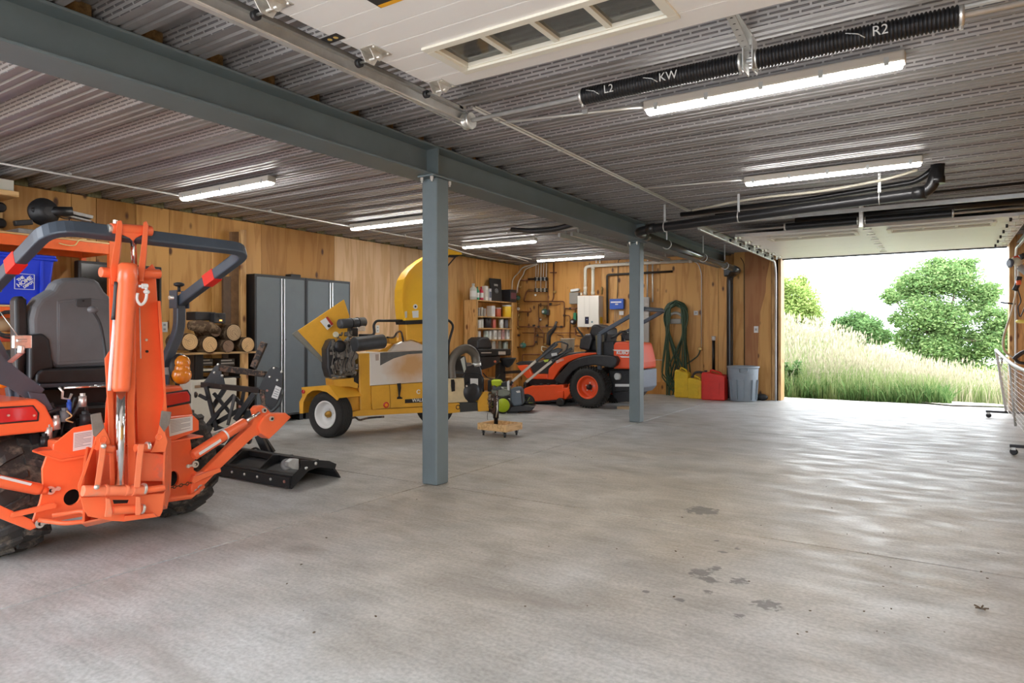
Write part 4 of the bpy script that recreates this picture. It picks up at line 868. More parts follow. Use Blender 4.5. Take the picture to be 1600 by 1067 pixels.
# stabilisers
def lug(uv, uv2):
    a, b = Q(uv, XF+.02), Q(uv2, XF+.02); m_ = MB(); m_.cyl(a, a+X_*.012, .021, seg=14); m_.beam(a+X_*.006, b+X_*.006, .012, .024, up=(1, 0, 0)); m_.cyl(b, b+X_*.012, .011, seg=10); l_ = m_.build('pin_lock', zinc, T); MB().cyl(a+X_*.010, a+X_*.016, .010, seg=8).build('pin_head', darkm, l_)
lug((78, 766), (90, 763)); lug((61, 818), (75, 815)); lug((304, 725), (293, 728)); lug((312, 762), (305, 766))
st = thing('stabiliser', Q((60, 815), XF), None, None); st.parent = T; st.location = Q((60, 815), XF)-ORG[T.name]; ORG[st.name] = Q((60, 815), XF)
c0, c1 = Q((64, 765), XF+.03), Q((-70, 738), XF+.03); m_ = MB(); m_.lathe(c0, c1-c0, [(0, .024), (.015, .030), (.36, .030), (.37, .024)], seg=18); m_.cyl(c0-Y_*0.01, c0+(c0-c1).normalized()*.03, .018); m_.build('cylinder_barrel', orange, st)
MB().cyl(c0, Q((-110, 730), XF+.03), .011).build('piston_rod', chrome, st)
u0, u1 = Q((49, 757), XF+.061), Q((0, 745), XF+.061); MB().beam(u0, u1, .001, .014, up=(.5, 0, 1)).build('brand_decal', decal, st)
a = [(59, 824), (50, 812), (0, 789), (-90, 742), (-100, 752), (-95, 775), (0, 810), (48, 829)]
plateX(a, XF+.03, .05, 'arm', orange, st, bevel=.006)
plateX([(16, 807), (20, 801), (84, 786), (89, 788), (88, 794), (20, 809)], XF+.05, .02, 'guard_rail', orworn, st, bevel=.003)
plateX([(-100, 752), (-90, 742), (-85, 700), (-110, 690), (-125, 700), (-120, 760)], XF+.03, .05, 'stabiliser_pad', orange, st, bevel=.006)
st = thing('stabiliser', Q((309, 764), XF), None, None); st.parent = T; st.location = Q((309, 764), XF)-ORG[T.name]; ORG[st.name] = Q((309, 764), XF)
c0, c1 = Q((301, 712), XF+.05), Q((383, 659), XF+.05); d_ = c1-c0; Lc = d_.length
m_ = MB(); m_.lathe(c0, d_, [(0, .024), (.01, .033), (Lc-.01, .033), (Lc, .026)], seg=20); cb = m_.build('cylinder_barrel', orange, st)
m_ = MB(); m_.lathe(c0+d_*.58, d_, [(0, .034), (.012, .0345)], seg=20, caps=False); m_.build('band', decal, cb)
n_ = X_*.6+Z_*.5-Y_*.2; pa, pb = c0+d_*.06, c0+d_*.46; off_ = (X_-d_.normalized()*X_.dot(d_.normalized())).normalized()*.0335
MB().beam(pa+off_, pb+off_, .018, .001, up=off_).build('brand_decal', decal, cb)
MB().cyl(c1, Q((405, 645), XF+.05), .012).build('piston_rod', chrome, st)
plateX([(299, 755), (305, 741), (318, 737), (350, 705), (393, 664), (400, 650), (397, 640), (402, 634), (410, 633), (417, 637), (424, 645), (418, 668), (405, 680), (398, 682), (372, 706), (345, 732), (320, 758), (312, 772), (300, 775)], XF+.03, .05, 'arm', orange, st, bevel=.008)
plateX([(420, 646), (447, 645), (455, 652), (437, 671), (421, 686), (408, 677), (404, 668), (414, 650)], XF+.05, .09, 'stabiliser_pad', orange, st, bevel=.006)
plateX([(300, 752), (303, 745), (344, 731), (346, 737), (318, 748), (303, 756)], XF+.06, .02, 'guard_rail', orworn, st, bevel=.003)
for uv, r in (((412, 641), .018), ((423.5, 654), .018)):
    p = Q(uv, XF+.055); q = MB().cyl(p, p+X_*.012, r, seg=6).build('pivot_bolt', zinc, st); MB().cyl(p+X_*.01, p+X_*.015, r*.5, seg=8).build('bolt_core', darkm, q)
for k, off_ in enumerate((0, 5)):
    MB().tube(smooth_path([Q((283, 720), XF-.04), Q((315, 705+off_), XF-.02), Q((340, 680+off_), XF-.02), Q((365, 668+off_), XF), Q((380, 662), XF+.02)], 5), .008, 8).build('hydraulic_hose', zinc if k == 0 else blackp, st)
# ---- boom, dipper, bucket (swung slightly towards the near side)
def plateB(uvs, X, d, name, m, parent, bevel=.004, **k):
    return MB().prism([Q(p, X) for p in uvs], (-d, .55*d, 0)).build(name, m, parent, bevel=bevel, **k)
bm_ = thing('boom', Q((200, 700), XB), None, None); bm_.parent = T; bm_.location = Q((200, 700), XB)-ORG[T.name]; ORG[bm_.name] = Q((200, 700), XB)
plateB([(213, 432), (229, 420), (238, 412), (243, 420), (249, 520), (256, 600), (258, 636), (252, 660), (246, 690), (216, 700), (211, 560)], XB-.10, .10, 'boom_side', orange, bm_, bevel=.004)
plateB([(170, 420), (180, 418), (182, 560), (178, 600), (170, 640), (166, 700), (162, 690), (165, 630), (172, 590)], XB-.06, .16, 'boom_side', orange, bm_, bevel=.003)
plateB([(176, 470), (250, 470), (257, 640), (240, 700), (166, 705), (168, 640)], XB-.19, .03, 'boom_web', orange, bm_, bevel=.003)
plateB([(246, 470), (251, 470), (261, 640), (258, 690), (252, 660), (256, 620)], XB-.05, .16, 'boom_flange', orange, bm_, bevel=.003)
for a, b, r, m2, nm in (((173, 357), (236, 361), .028, orange, 'pin_boss'), ((157, 425), (187, 427), .026, orange, 'pin_boss'), ((214, 427), (249, 428), .026, orange, 'pin_boss'), ((168, 357), (175, 357.5), .022, zinc, 'pin_end'), ((170, 425), (215, 427), .016, zinc, 'pin')):
    o = MB().cyl(Q(a, XB-.06), Q(b, XB-.06), r, seg=20).build(nm, m2, bm_, bevel=.003)
for uvs in ([(183, 345), (190, 344), (192, 352), (187, 400), (181, 445), (174, 445), (172, 420), (179, 380)], [(224, 347), (229, 345), (232, 352), (229, 400), (224, 440), (217, 440), (216, 420), (221, 380)]):
    plateB(uvs, XB-.02, .09, 'link_strap', orange, bm_, bevel=.004)
plateB([(190, 360), (222, 362), (222, 367), (212, 372), (208, 377), (203, 372), (190, 366)], XB-.04, .05, 'link_web', orange, bm_, bevel=.003)
MB().cyl(Q((208, 372), XB-.07), Q((210, 415), XB-.07), .014).build('link_rod', chrome, bm_)
for uv in ((180, 347), (178, 367)): p = Q(uv, XB-.06); MB().cyl(p-Z_*.01, p+Z_*.01, .011, seg=6).build('lock_nut', zinc, bm_)
c0, c1 = Q((200.5, 412), XB+.02), Q((189, 612), XB+.05); d_ = c1-c0; Lc = d_.length
m_ = MB(); m_.lathe(c0, d_, [(0, .036), (.012, .046), (.10, .047), (.105, .043), (Lc-.02, .041), (Lc, .034)], seg=28); m_.build('cylinder_barrel', orange, bm_)
MB().cyl(c1, Q((187, 757), XB+.06), .0215, seg=20).build('piston_rod', chrome, bm_)
plateB([(203, 470), (212, 470), (212, 600), (210, 640), (214, 760), (200, 762), (198, 640)], XB+.02, .05, 'dipper_side', orange, bm_, bevel=.006)
plateB([(163, 560), (176, 540), (178, 640), (180, 762), (172, 762), (168, 640)], XB-.01, .04, 'dipper_side', orange, bm_, bevel=.006)
MB().tube(smooth_path([Q((182, 440), XB+.01), Q((180, 470), XB), Q((177, 500), XB)], 4), .011, 8).build('hose_sleeve', blackp, bm_)
MB().tube(smooth_path([Q((179, 500), XB+.01), Q((176, 540), XB+.02), Q((173, 575), XB+.02), Q((171, 610), XB+.01)], 4), .009, 8).build('white_hose', label_w, bm_)
m_ = MB(); m_.tube(smooth_path([Q((216, 447), XB+.04), Q((227, 448), XB+.05), Q((229, 458), XB+.06), Q((227, 470), XB+.06), Q((220, 476), XB+.06), Q((214, 468), XB+.06), Q((215, 458), XB+.06)], 4), .0075, 8); m_.ball(Q((229, 456), XB+.06), .016, .016, .012); m_.cyl(Q((222, 447), XB+.05), Q((230, 447), XB+.05), .014, seg=6); m_.build('hose_elbow', label_w, bm_)
for uv in ((228, 531), (229, 549)): p = Q(uv, XB-.095); MB().cyl(p, p+X_*.008, .007, seg=8).build('side_bolt', zinc if uv[1] < 540 else darkm, bm_)
MB().tube([Q((218, 480), XB-.08), Q((220, 560), XB-.08)], .003, 5).build('trim_line', label_w, bm_)
bk = thing('bucket', Q((190, 800), XB), None, None); bk.parent = T; bk.location = Q((190, 800), XB)-ORG[T.name]; ORG[bk.name] = Q((190, 800), XB)
Yl, Yr = Q((128, 770), XB).y, Q((258, 770), XB).y
def sh_(x, y, z): return (XB+(x-XB)*.62, y+(XB-x)*.62*.75, z)
def sp_(y, name):
    m_ = MB(); m_.prism([sh_(*q) for q in ((XB-.02, y, .37), (XB+.03, y, .42), (XB-.02, y, .55), (XB-.10, y, .64), (XB-.30, y, .60), (XB-.33, y, .42), (XB-.26, y, .29), (XB-.10, y, .245), (XB, y, .28))], (0, .012 if name == 'l' else -.012, 0)); return m_.build('bucket_cheek', orworn, bk, bevel=.002)
sp_(Yl, 'l'); sp_(Yr, 'r')
m_ = MB(); n_ = [(XB-.30, .60), (XB-.33, .42), (XB-.26, .29), (XB-.10, .245), (XB, .28)]
for (xa, za), (xb_, zb_) in zip(n_[:-1], n_[1:]): m_.prism([sh_(xa, Yl, za), sh_(xa, Yr, za), sh_(xb_, Yr, zb_), sh_(xb_, Yl, zb_)], (.004, 0, .010))
m_.build('bucket_shell', orfade, bk)
plateB([(124, 771), (128, 777), (255, 771), (259, 765), (254, 799), (250, 807), (194, 815), (175, 814), (137, 807), (130, 795)], XB+.02, .02, 'bucket_floor', orworn, bk, bevel=.003)
plateB([(147, 689), (150, 690), (127, 760), (124, 776), (121, 759)], XB+.035, .012, 'cheek_rim', orworn, bk, bevel=.002)
plateB([(213, 705), (262, 711), (260, 752), (213, 752)], XB-.05, .01, 'bucket_inner', orfade, bk)
for uvs, m2 in (([(141, 648), (157, 645), (163, 668), (149, 683), (145, 680)], mat('worn_steel_tooth', (.27, .235, .21), .55, .5, 12, .25)), ([(149, 683), (163, 668), (173, 690), (170, 702), (150, 704), (147, 694)], orworn)):
    plateB(uvs, XB+.03, .02, 'tooth', m2, bk, bevel=.003)
for uvs, m2 in (([(252, 642), (268, 644), (265, 662), (256, 676), (249, 664)], MATS['worn_steel_tooth']), ([(249, 664), (258, 676), (262, 690), (258, 706), (235, 707), (243, 690)], orworn)):
    plateB(uvs, XB+.03, .02, 'tooth', m2, bk, bevel=.003)
for uv in ((161, 687), (248, 683)): p = Q(uv, XB+.031); m_ = MB(); m_.tube(arc(p, (0, 1, 0), (0, 0, 1), .016, 0, 360, 16)[:-1], .003, 6, closed=True); m_.build('tooth_weld', orworn, bk)
plateB([(160, 700), (235, 694), (240, 704), (215, 708), (160, 712)], XB-.02, .03, 'cutting_bar', orworn, bk, bevel=.003)
for a, b, r, m2, nm in (((129, 767), (227, 766), .026, orfade, 'cross_tube'), ((227, 766), (256, 762), .017, orange, 'cross_bar'), ((162, 766), (167, 766), .029, orfade, 'collar'), ((194, 766), (199, 766), .029, orfade, 'collar'), ((205, 766), (209, 766), .029, orfade, 'collar'), ((175, 797), (221, 795), .021, orworn, 'lower_tube'), ((161, 700), (176, 702), .02, orange, 'pin_boss'), ((211, 700), (232, 699), .02, orange, 'pin_boss'), ((228, 697), (233, 697), .023, zinc, 'pin_end'), ((222, 764), (226, 764), .030, zinc, 'pin_end'), ((220, 795), (224, 795), .025, zinc, 'pin_end')):
    MB().cyl(Q(a, XB+.055), Q(b, XB+.055), r, seg=20).build(nm, m2, bk, bevel=.002)
for uvs in ([(157, 692), (166, 692), (164, 715), (156, 762), (147, 762), (154, 715)], [(216, 694), (226, 694), (223, 715), (219, 762), (209, 762), (213, 715)], [(165, 778), (172, 780), (176, 800), (174, 808), (163, 808), (165, 795)], [(212, 776), (219, 776), (221, 800), (219, 805), (211, 805)]):
    plateB(uvs, XB+.09, .02, 'bucket_link', orfade, bk, bevel=.004)
for uv in ((162, 697), (151, 761)): p = Q(uv, XB+.11); m_ = MB(); m_.ball(p, .012); m_.build('grease_nipple', zinc, bk)
plateB([(176, 781), (201, 781), (199, 786), (178, 787)], XB+.022, .004, 'slot', darkm, bk, bevel=0)
plateB([(194, 806), (240, 802), (246, 808), (194, 815)], XB+.05, .02, 'edge_lip', orange, bk, bevel=.004)
# ================================================================ black snow blade on its mount, lying beside the tractor
blk = worn('black_scuffed', (.016, .016, .017), (.12, .095, .07), .62, 12, .38, .2, spread=.08)
SB = thing('snow_blade', (-4.9, 3.65, 0), 'black snow blade lying on the floor with its lifting frame standing up', 'snow plow')
XE = -4.24
top = [(456, 764), (459, 752), (468, 742), (482, 733), (497, 728), (513, 728), (524, 735), (531, 747)]
P_ = [Q(p, XE) for p in top]; low = [p-Z_*.012 for p in P_]
m_ = MB(); m_.prism(P_+low[::-1], (-1.42, 0, 0)); m_.build('mouldboard', blk, SB)
plateX([(455, 766), (457, 745), (470, 731), (470, 719), (490, 720), (497, 718.5), (515, 720), (526, 725), (524, 732), (529, 739), (533, 746), (531, 747), (520, 732), (497, 730), (482, 736), (466, 753)], XE+.012, .014, 'end_plate', blk, SB, bevel=.002)
plateX([(455, 766), (457, 745), (470, 731), (470, 719), (490, 720), (497, 718.5), (515, 720), (526, 725), (524, 732), (529, 739), (533, 746), (531, 747), (520, 732), (497, 730), (482, 736), (466, 753)], XE-1.42, .014, 'end_plate', blk, SB, bevel=.002)
yb = P_[0].y
m_ = MB(); m_.box((XE-1.42, yb-.022, .002), (XE, yb-.004, .085)); m_.build('cutting_edge', blk, SB, bevel=.003)
m_ = MB(); m_.box((XE-1.42, yb-.004, .085), (XE, yb+.05, .097)); m_.build('edge_angle', blk, SB, bevel=.002)
for k in range(8):
    x = XE-.06-.165*k; m_ = MB(); m_.lathe((x, yb-.021, .052), (0, -1, 0), [(0, .013), (.006, .012), (.009, .006)], seg=12); m_.build('carriage_bolt', zinc if k else mat('bolt_rust', (.35, .16, .12), .7), SB)
for x in (-.45, -.85, -1.2):
    m_ = MB(); m_.prism([(XE+x, P_[0].y+.02, .09), (XE+x, P_[3].y, P_[3].z+.07), (XE+x, P_[5].y, P_[5].z+.05), (XE+x, P_[7].y-.03, .10), (XE+x, P_[5].y, P_[5].z), (XE+x, P_[3].y, P_[3].z)], (.012, 0, 0)); m_.build('rib', blk, SB, bevel=.002)
m_ = MB(); m_.box((XE-1.4, P_[4].y-.03, P_[4].z), (XE-.02, P_[4].y+.03, P_[4].z+.05)); m_.build('stiffener_tube', blk, SB, bevel=.006)
m_ = MB(); c_ = Q((449, 726), XE-.06); m_.lathe(c_-X_*.01, (.85, -.5, .2), [(0, .03), (.004, .046), (.018, .046), (.022, .03)], seg=20); m_.build('skid_disc', mat('skid_grey', (.22, .22, .22), .6, .3, 20, .2), SB)
m_ = MB(); m_.prism([Q(p, XE+.0) for p in ((451, 722), (458, 717), (467, 717), (467, 734), (458, 733), (451, 729))], (-.05, 0, 0)); m_.build('skid_bracket', mat('bracket_pale', (.5, .51, .5), .5, .6, 15, .2), SB, bevel=.004)
for uv in ((493, 724), (478, 731)): p = Q(uv, XE+.014); MB().lathe(p, X_, [(0, .014), (.007, .013), (.010, .005)], seg=12).build('carriage_bolt', zinc, SB)
DP = Plane(PZ(398, 722, 0), 57.16)
def D(uv, d=0.): return DP.at(uv[0], uv[1], d)
def plateP(pl, uvs, d0, th, name, m, parent, bevel=.003, **k):
    """flat plate in a vertical plane, d0 towards the viewer's side of it"""
    return MB().prism([pl.at(u, v, d0) for u, v in uvs], -pl.n*th).build(name, m, parent, bevel=bevel, **k)
lp = [(340, 567), (334, 574), (322, 592), (316, 599), (316, 605), (324, 604), (352, 603), (349, 590), (346, 583), (345, 570)]
plateP(DP, lp, -.30, .012, 'side_ear', blk, SB)
rp = [(427, 572), (439, 577), (442, 582), (440, 616), (430, 635), (423, 641), (414, 631), (414, 610), (403, 608), (411, 592), (420, 577)]
plateP(DP, rp, .04, .014, 'side_ear', blk, SB)
for uv, d in (((340.5, 569.5), -.30), ((335, 582), -.30), ((347, 587), -.30), ((428, 575), .04), ((440, 581), .04), ((421.5, 588.7), .04), ((433.5, 594), .04)):
    p = D(uv, d); MB().lathe(p, DP.n, [(0, .013), (.006, .012), (.010, .005)], seg=12).build('carriage_bolt', zinc, SB)
lb_ = plateP(DP, [(431, 602), (439.5, 606), (433.5, 624), (424, 620.5)], .042, .0015, 'serial_label', decal, SB, bevel=0)
for t in (.25, .45, .62, .8): a, b = D((431, 602), .0435).lerp(D((424, 620.5), .0435), t), D((439.5, 606), .0435).lerp(D((433.5, 624), .0435), t); MB().beam(a.lerp(b, .12), a.lerp(b, .85), .001, .006, up=(0, 0, 1)).build('print_line', printm, lb_)
rust = worn('rusty_black', (.03, .026, .024), (.16, .10, .065), .5, 16, .6, .3)
def bar(a, b, w, t, name='brace', m=blk, da=0., db=None): db = da if db is None else db; return MB().beam(D(a, da), D(b, db), w, t, up=DP.n).build(name, m, SB, bevel=.004)
# long members run in both views as square bars
bar((345, 575), (416, 585), .055, .055, 'cross_tube', rust, -.28, .02)
bar((316, 601), (407, 610), .05, .045, 'cross_tube', blk, -.28, .02)
bar((413, 535), (396, 574), .055, .055, 'upright_bar', rust, -.1, -.1)
for k in range(4): p = D((411.5-3.8*k, 542+8.5*k), -.1); MB().cyl(p+DP.n*.02, p+DP.n*.030, .011, seg=10).build('bar_hole', MATS['joint_dark'], SB)
bar((322, 604), (338, 668), .035, .035, da=-.2); bar((366, 617), (338, 648), .035, .035, da=-.15); bar((340, 646), (318, 674), .045, .04, da=-.2)
bar((334, 614), (362, 648), .03, .03, da=-.25); bar((367, 618), (356, 664), .026, .026, m=mat('bar_grey', (.11, .11, .11), .5, .4), da=-.1); bar((398, 614), (368, 656), .05, .045, da=-.05)
bar((382, 606), (374, 650), .03, .03, da=-.2); bar((352, 606), (330, 640), .04, .04, da=-.28); bar((368, 622), (400, 655), .035, .035, da=-.2); bar((410, 606), (414, 634), .05, .05, 'pivot_post', rust, 0)
bar((324, 624), (311, 617), .03, .03, da=-.12); p = D((310.5, 616.5), -.12); MB().lathe(p-DP.t*.01, -DP.t+DP.n*.6, [(0, .012), (.01, .03), (.025, .03), (.03, .015)], seg=14).build('end_knob', rust, SB)
bar((318, 672), (375, 640), .045, .045, da=-.25); bar((345, 690), (398, 640), .06, .05, da=-.22); bar((336, 668), (392, 690), .05, .05, da=-.25); bar((380, 640), (404, 660), .06, .06, 'pivot_block', blk, -.1); bar((404, 680), (421, 716), .065, .05, 'push_arm', blk, .0); bar((409, 680), (427, 707), .04, .05, 'push_arm', blk, -.08); bar((392, 640), (408, 682), .05, .05, 'push_arm', blk, -.1)
bar((340, 705), (425, 727), .05, .05, 'cross_beam', blk, .0); bar((385, 655), (350, 706), .05, .05, da=-.15)
MB().tube(smooth_path([D((440, 616), .03), D((438, 630), .04), D((428, 642), .03), D((415, 648), 0)], 5), .008, 6).build('hose', blackp, SB)
MB().tube(smooth_path([D((320, 682), .02), D((345, 672), .02), D((370, 665), .02), D((385, 668), 0)], 5), .010, 8).build('hose', zinc, SB)
MB().tube(smooth_path([D((385, 708), 0), D((400, 700), .03), D((412, 712), .04), D((420, 722), .02)], 5), .010, 8).build('hose', blackp, SB)
for uv in ((375, 635), (404, 648), (418, 610), (412, 620)): p = D(uv, .03); MB().cyl(p, p+DP.n*.012, .012, seg=6).build('hex_bolt', MATS['bolt_rust'], SB)

# ================================================================ storage along the left wall
cabf = mat('cabinet_front', (.115, .135, .145), .42, .2, 3, .08); cabb = mat('cabinet_black', (.012, .012, .013), .4)
XC = -7.50
def cab(u0, u1, um, lab):
    y0, y1, ymid = PX(u0, 500, XC).y, PX(u1, 500, XC).y, PX(um, 500, XC).y; zt = PX(440, 431, XC).z; z0 = .09
    c = thing('storage_cabinet', ((XC-.14), (y0+y1)/2, 0), lab, 'cabinet', 'tall metal cabinets on the left wall'); w_ = .022
    MB().box((XC-.28, y0, z0), (XC-.02, y1, zt)).build('carcass', cabb, c, bevel=.003)
    m_ = MB(); m_.box((XC-.02, y0, z0), (XC, y0+w_, zt)); m_.box((XC-.02, y1-w_, z0), (XC, y1, zt)); m_.box((XC-.02, y0+w_, zt-.03), (XC, y1-w_, zt)); m_.box((XC-.02, y0+w_, z0), (XC, y1-w_, z0+.02)); m_.build('frame', cabb, c)
    for a, b, hs in ((y0+w_+.003, ymid-.004, 1), (ymid+.004, y1-w_-.003, -1)):
        d_ = MB().box((XC-.015, a, z0+.024), (XC+.004, b, zt-.034)).build('door', cabf, c, bevel=.003)
        hy = b-.018 if hs > 0 else a+.018
        MB().box((XC+.004, hy-.008, z0+.03), (XC+.022, hy+.008, zt-.04)).build('handle', mat('aluminium', (.72, .73, .73), .3, .9), d_, bevel=.003)
        if hs < 0: MB().cyl((XC+.003, a+.045, 1.12), (XC+.010, a+.045, 1.12), .012, seg=12).build('lock', blackp, d_)
    for y in (y0+.05, y1-.05): MB().box((XC-.20, y-.03, 0), (XC-.03, y+.03, z0)).build('foot', cabb, c)
cab(398, 477.5, 441, 'left one of the two tall dark metal cabinets, beside the firewood bench'); cab(478.5, 547, 516.5, 'right one of the two tall dark metal cabinets, behind the yellow machine')
tag(MB().box((-7.72, PX(447, 430, -7.7).y, PX(440, 431, XC).z+.001), (-7.6, PX(463, 430, -7.7).y, PX(440, 431, XC).z+.05)).build('vent_block', darkm, loc=(-7.66, 6.5, PX(440, 431, XC).z), bevel=.01), 'small dark block on top of the left metal cabinet', 'box')
# orange pallet rack with its loads
rko = mat('rack_orange', (.82, .13, .02), .45, 0, 6, .12); XR = -7.12
rack = thing('shelf_rack', (-7.4, 2.6, 0), 'orange steel shelving rack against the left wall behind the tractor seat', 'shelving')
yr = PX(175, 430, XR).y; yl = yr-2.4
zA, zB, zC_ = PX(173, 382, XR).z, PX(40, 480, XR).z, .55
for x in (XR, XR-.58):
    for y in (yl, yr): MB().box((x-.05, y-.025, 0), (x, y+.025, zA+.03)).build('post', rko, rack, bevel=.002)
for z in (zA, zB, zC_):
    for x in (XR, XR-.58): MB().box((x-.045, yl+.025, z-.10), (x-.005, yr-.025, z)).build('beam', rko, rack, bevel=.003)
    MB().box((XR-.62, yl, z+.002), (XR-.002, yr, z+.018)).build('shelf_board', lumber, rack)
    MB().box((XR-.6, yr-.02, z-.1), (XR-.02, yr+.0, z)).build('end_tie', rko, rack)
z = zA+.018
sw = thing('mitre_saw', Vector((-7.4, PX(80, 350, -7.3).y, z)), 'dark mitre saw with a trailing cord on the top orange shelf', 'saw')
S = lambda u, v, x=-7.3: PX(u, v, x)
m_ = MB(); m_.box((-7.55, S(18, 350).y, z), (-7.15, S(75, 350).y, z+.05)); m_.build('base', mat('saw_grey', (.28, .27, .26), .5, .5, 20, .2), sw, bevel=.01)
m_ = MB(); c_ = S(70, 331); m_.lathe(c_-X_*.06, X_, [(0, .06), (.01, .13), (.05, .135), (.06, .10), (.12, .09), (.14, .04)], seg=24); m_.build('blade_guard', blackp, sw)
MB().cyl(S(70, 331)+X_*.02, S(78, 328)+X_*.10+Y_*.16, .05, .045, seg=16).build('motor', darkm, sw)
m_ = MB(); m_.tube([S(60, 332), S(53, 328)], .012, 8); m_.ball(S(53, 328), .025); m_.build('handle', blackp, sw)
m_ = MB(); m_.beam(S(80, 326), S(142, 340), .10, .035); m_.beam(S(86, 333), S(140, 346), .08, .02); m_.build('arm', mat('saw_grey', (1, 1, 1)), sw, bevel=.004)
m_ = MB(); m_.beam(S(22, 349), S(50, 347), .06, .05); m_.build('rail', blackp, sw, bevel=.01)
MB().tube(smooth_path([S(88, 326), S(108, 327), S(110, 338), S(105, 352)], 5), .006, 6).build('bail', darkm, sw)
MB().tube(smooth_path([S(90, 338), S(105, 342), S(120, 338), S(135, 342), S(150, 350), S(160, 356)], 5), .007, 6).build('cord', blackp, sw)
tag(MB().tube(smooth_path([PX(92, 380, XR+.01), PX(105, 383, XR+.02), PX(117, 383, XR+.02), PX(124, 375, XR+.01), PX(135, 374, XR+.0)], 5), .005, 6).build('cord_end', mat('cord_yellow', (.75, .6, .25), .6), loc=PX(92, 380, XR)), 'pale yellow cord hanging over the top orange shelf', 'cord')
blue = mat('tote_blue', (.012, .045, .60), .35, 0, 4, .08)
z = zB+.018; ya, yb_ = yr-1.55, PX(86, 430, XR-.02).y
tb = thing('storage_tote', (XR-.27, (ya+yb_)/2, z), 'big blue plastic tote with a white square emblem, on the middle orange shelf', 'bin')
zt2 = PX(60, 398, XR).z
m_ = MB(); b0 = [(XR-.48, ya+.05, z), (XR-.04, ya+.05, z), (XR-.04, yb_-.05, z), (XR-.48, yb_-.05, z)]; t0 = [(XR-.52, ya+.01, zt2-.03), (XR, ya+.01, zt2-.03), (XR, yb_-.01, zt2-.03), (XR-.52, yb_-.01, zt2-.03)]
n = m_._v(b0+t0)
for q in ((3,2,1,0),(4,5,6,7),(0,1,5,4),(1,2,6,5),(2,3,7,6),(3,0,4,7)): m_._f([n+i for i in q])
m_.build('body', blue, tb, bevel=.02, bseg=3)
MB().box((XR-.54, ya-.01, zt2-.05), (XR+.015, yb_+.01, zt2-.025)).build('rim', blue, tb, bevel=.006)
MB().box((XR-.53, ya, zt2-.025), (XR+.01, yb_, zt2+.0)).build('lid', blue, tb, bevel=.008)
for y in (yb_-.12, yb_-.55, yb_-.95): MB().box((XR-.02, y-.012, z+.05), (XR+.004, y+.012, zt2-.05)).build('rib', blue, tb, bevel=.003)
c_ = PX(38.3, 440, XR+.005)
fr = MB(); hs = .070
for a, b in (((-hs, -hs), (hs, -hs)), ((hs, -hs), (hs, hs)), ((hs, hs), (-hs, hs)), ((-hs, hs), (-hs, -hs))): fr.beam(c_+Y_*a[0]*1.12+Z_*a[1], c_+Y_*b[0]*1.12+Z_*b[1], .004, .006, up=(1, 0, 0))
e_ = fr.build('emblem_frame', label_w, tb)
m_ = MB(); m_.beam(c_+Y_*-.055+Z_*-.042, c_+Y_*.055+Z_*.042, .003, .0, up=(1, 0, 0)); dv = (Y_*.8+Z_*.6)
for s_, o_, sz in (('THE', .039, .034), ('HOME', 0, .050), ('DEPOT', -.038, .031)): text(s_, 'emblem_letters', label_w, c_+X_*.004+(Z_*.8-Y_*.6)*o_+dv*(-.012 if s_ == 'THE' else .01 if s_ == 'DEPOT' else 0), dv, Z_*.8-Y_*.6, sz, tb, .002, bold=.0016)
# clutter on the lower shelf
z = zC_+.018
def clut(name, lab, cat, m, uv, X, sx, sy, sz, shape='box', grp=None):
    p = PX(uv[0], uv[1], X); e = thing(name, p-Z_*sz/2, lab, cat, grp)
    if shape == 'box': MB().box(p-Vector((sx, sy, sz))/2, p+Vector((sx, sy, sz))/2).build('body', m, e, bevel=.01); MB().box(p-Vector((sx, sy, 0))/2+Z_*sz*.40, p+Vector((sx, sy, 0))/2+Z_*sz*.44+X_*.004).build('lid', blackp, e, bevel=.004)
    elif shape == 'drum': m_ = MB(); m_.lathe(p-Y_*sy/2, Y_, [(0, sz*.3), (.01, sz*.48), (sy*.9, sz*.5), (sy, sz*.3)], seg=18); m_.build('body', m, e); MB().cyl(p+Z_*sz*.45, p+Z_*sz*.62, sz*.15).build('handle', blackp, e)
    return e
clut('power_tool', 'black and tan coiled power tool on the orange rack, left of the seat', 'tool', mat('tan_tool', (.38, .24, .12), .6), (8, 505), XR-.2, .16, .14, .16, 'drum')
clut('tool_case', 'red tool case below the blue tote', 'case', mat('case_red', (.5, .05, .02), .5), (14, 528), XR-.2, .2, .22, .07)
clut('tool_case', 'black tool case low on the orange rack', 'case', blackp, (16, 560), XR-.15, .25, .30, .16)
MB_ = MB(); MB_.tube(arc(PX(15, 507, XR+.02), Y_, Z_, .12, 0, 360, 20)[:-1], .012, 8, closed=True); MB_.tube(arc(PX(13, 506, XR+.05), Y_, Z_, .10, 0, 360, 20)[:-1], .010, 8, closed=True)
tag(MB_.build('cable_coil', blackp, loc=PX(15, 507, XR)), 'coil of thick black cable hanging on the orange rack beside the seat', 'cable')
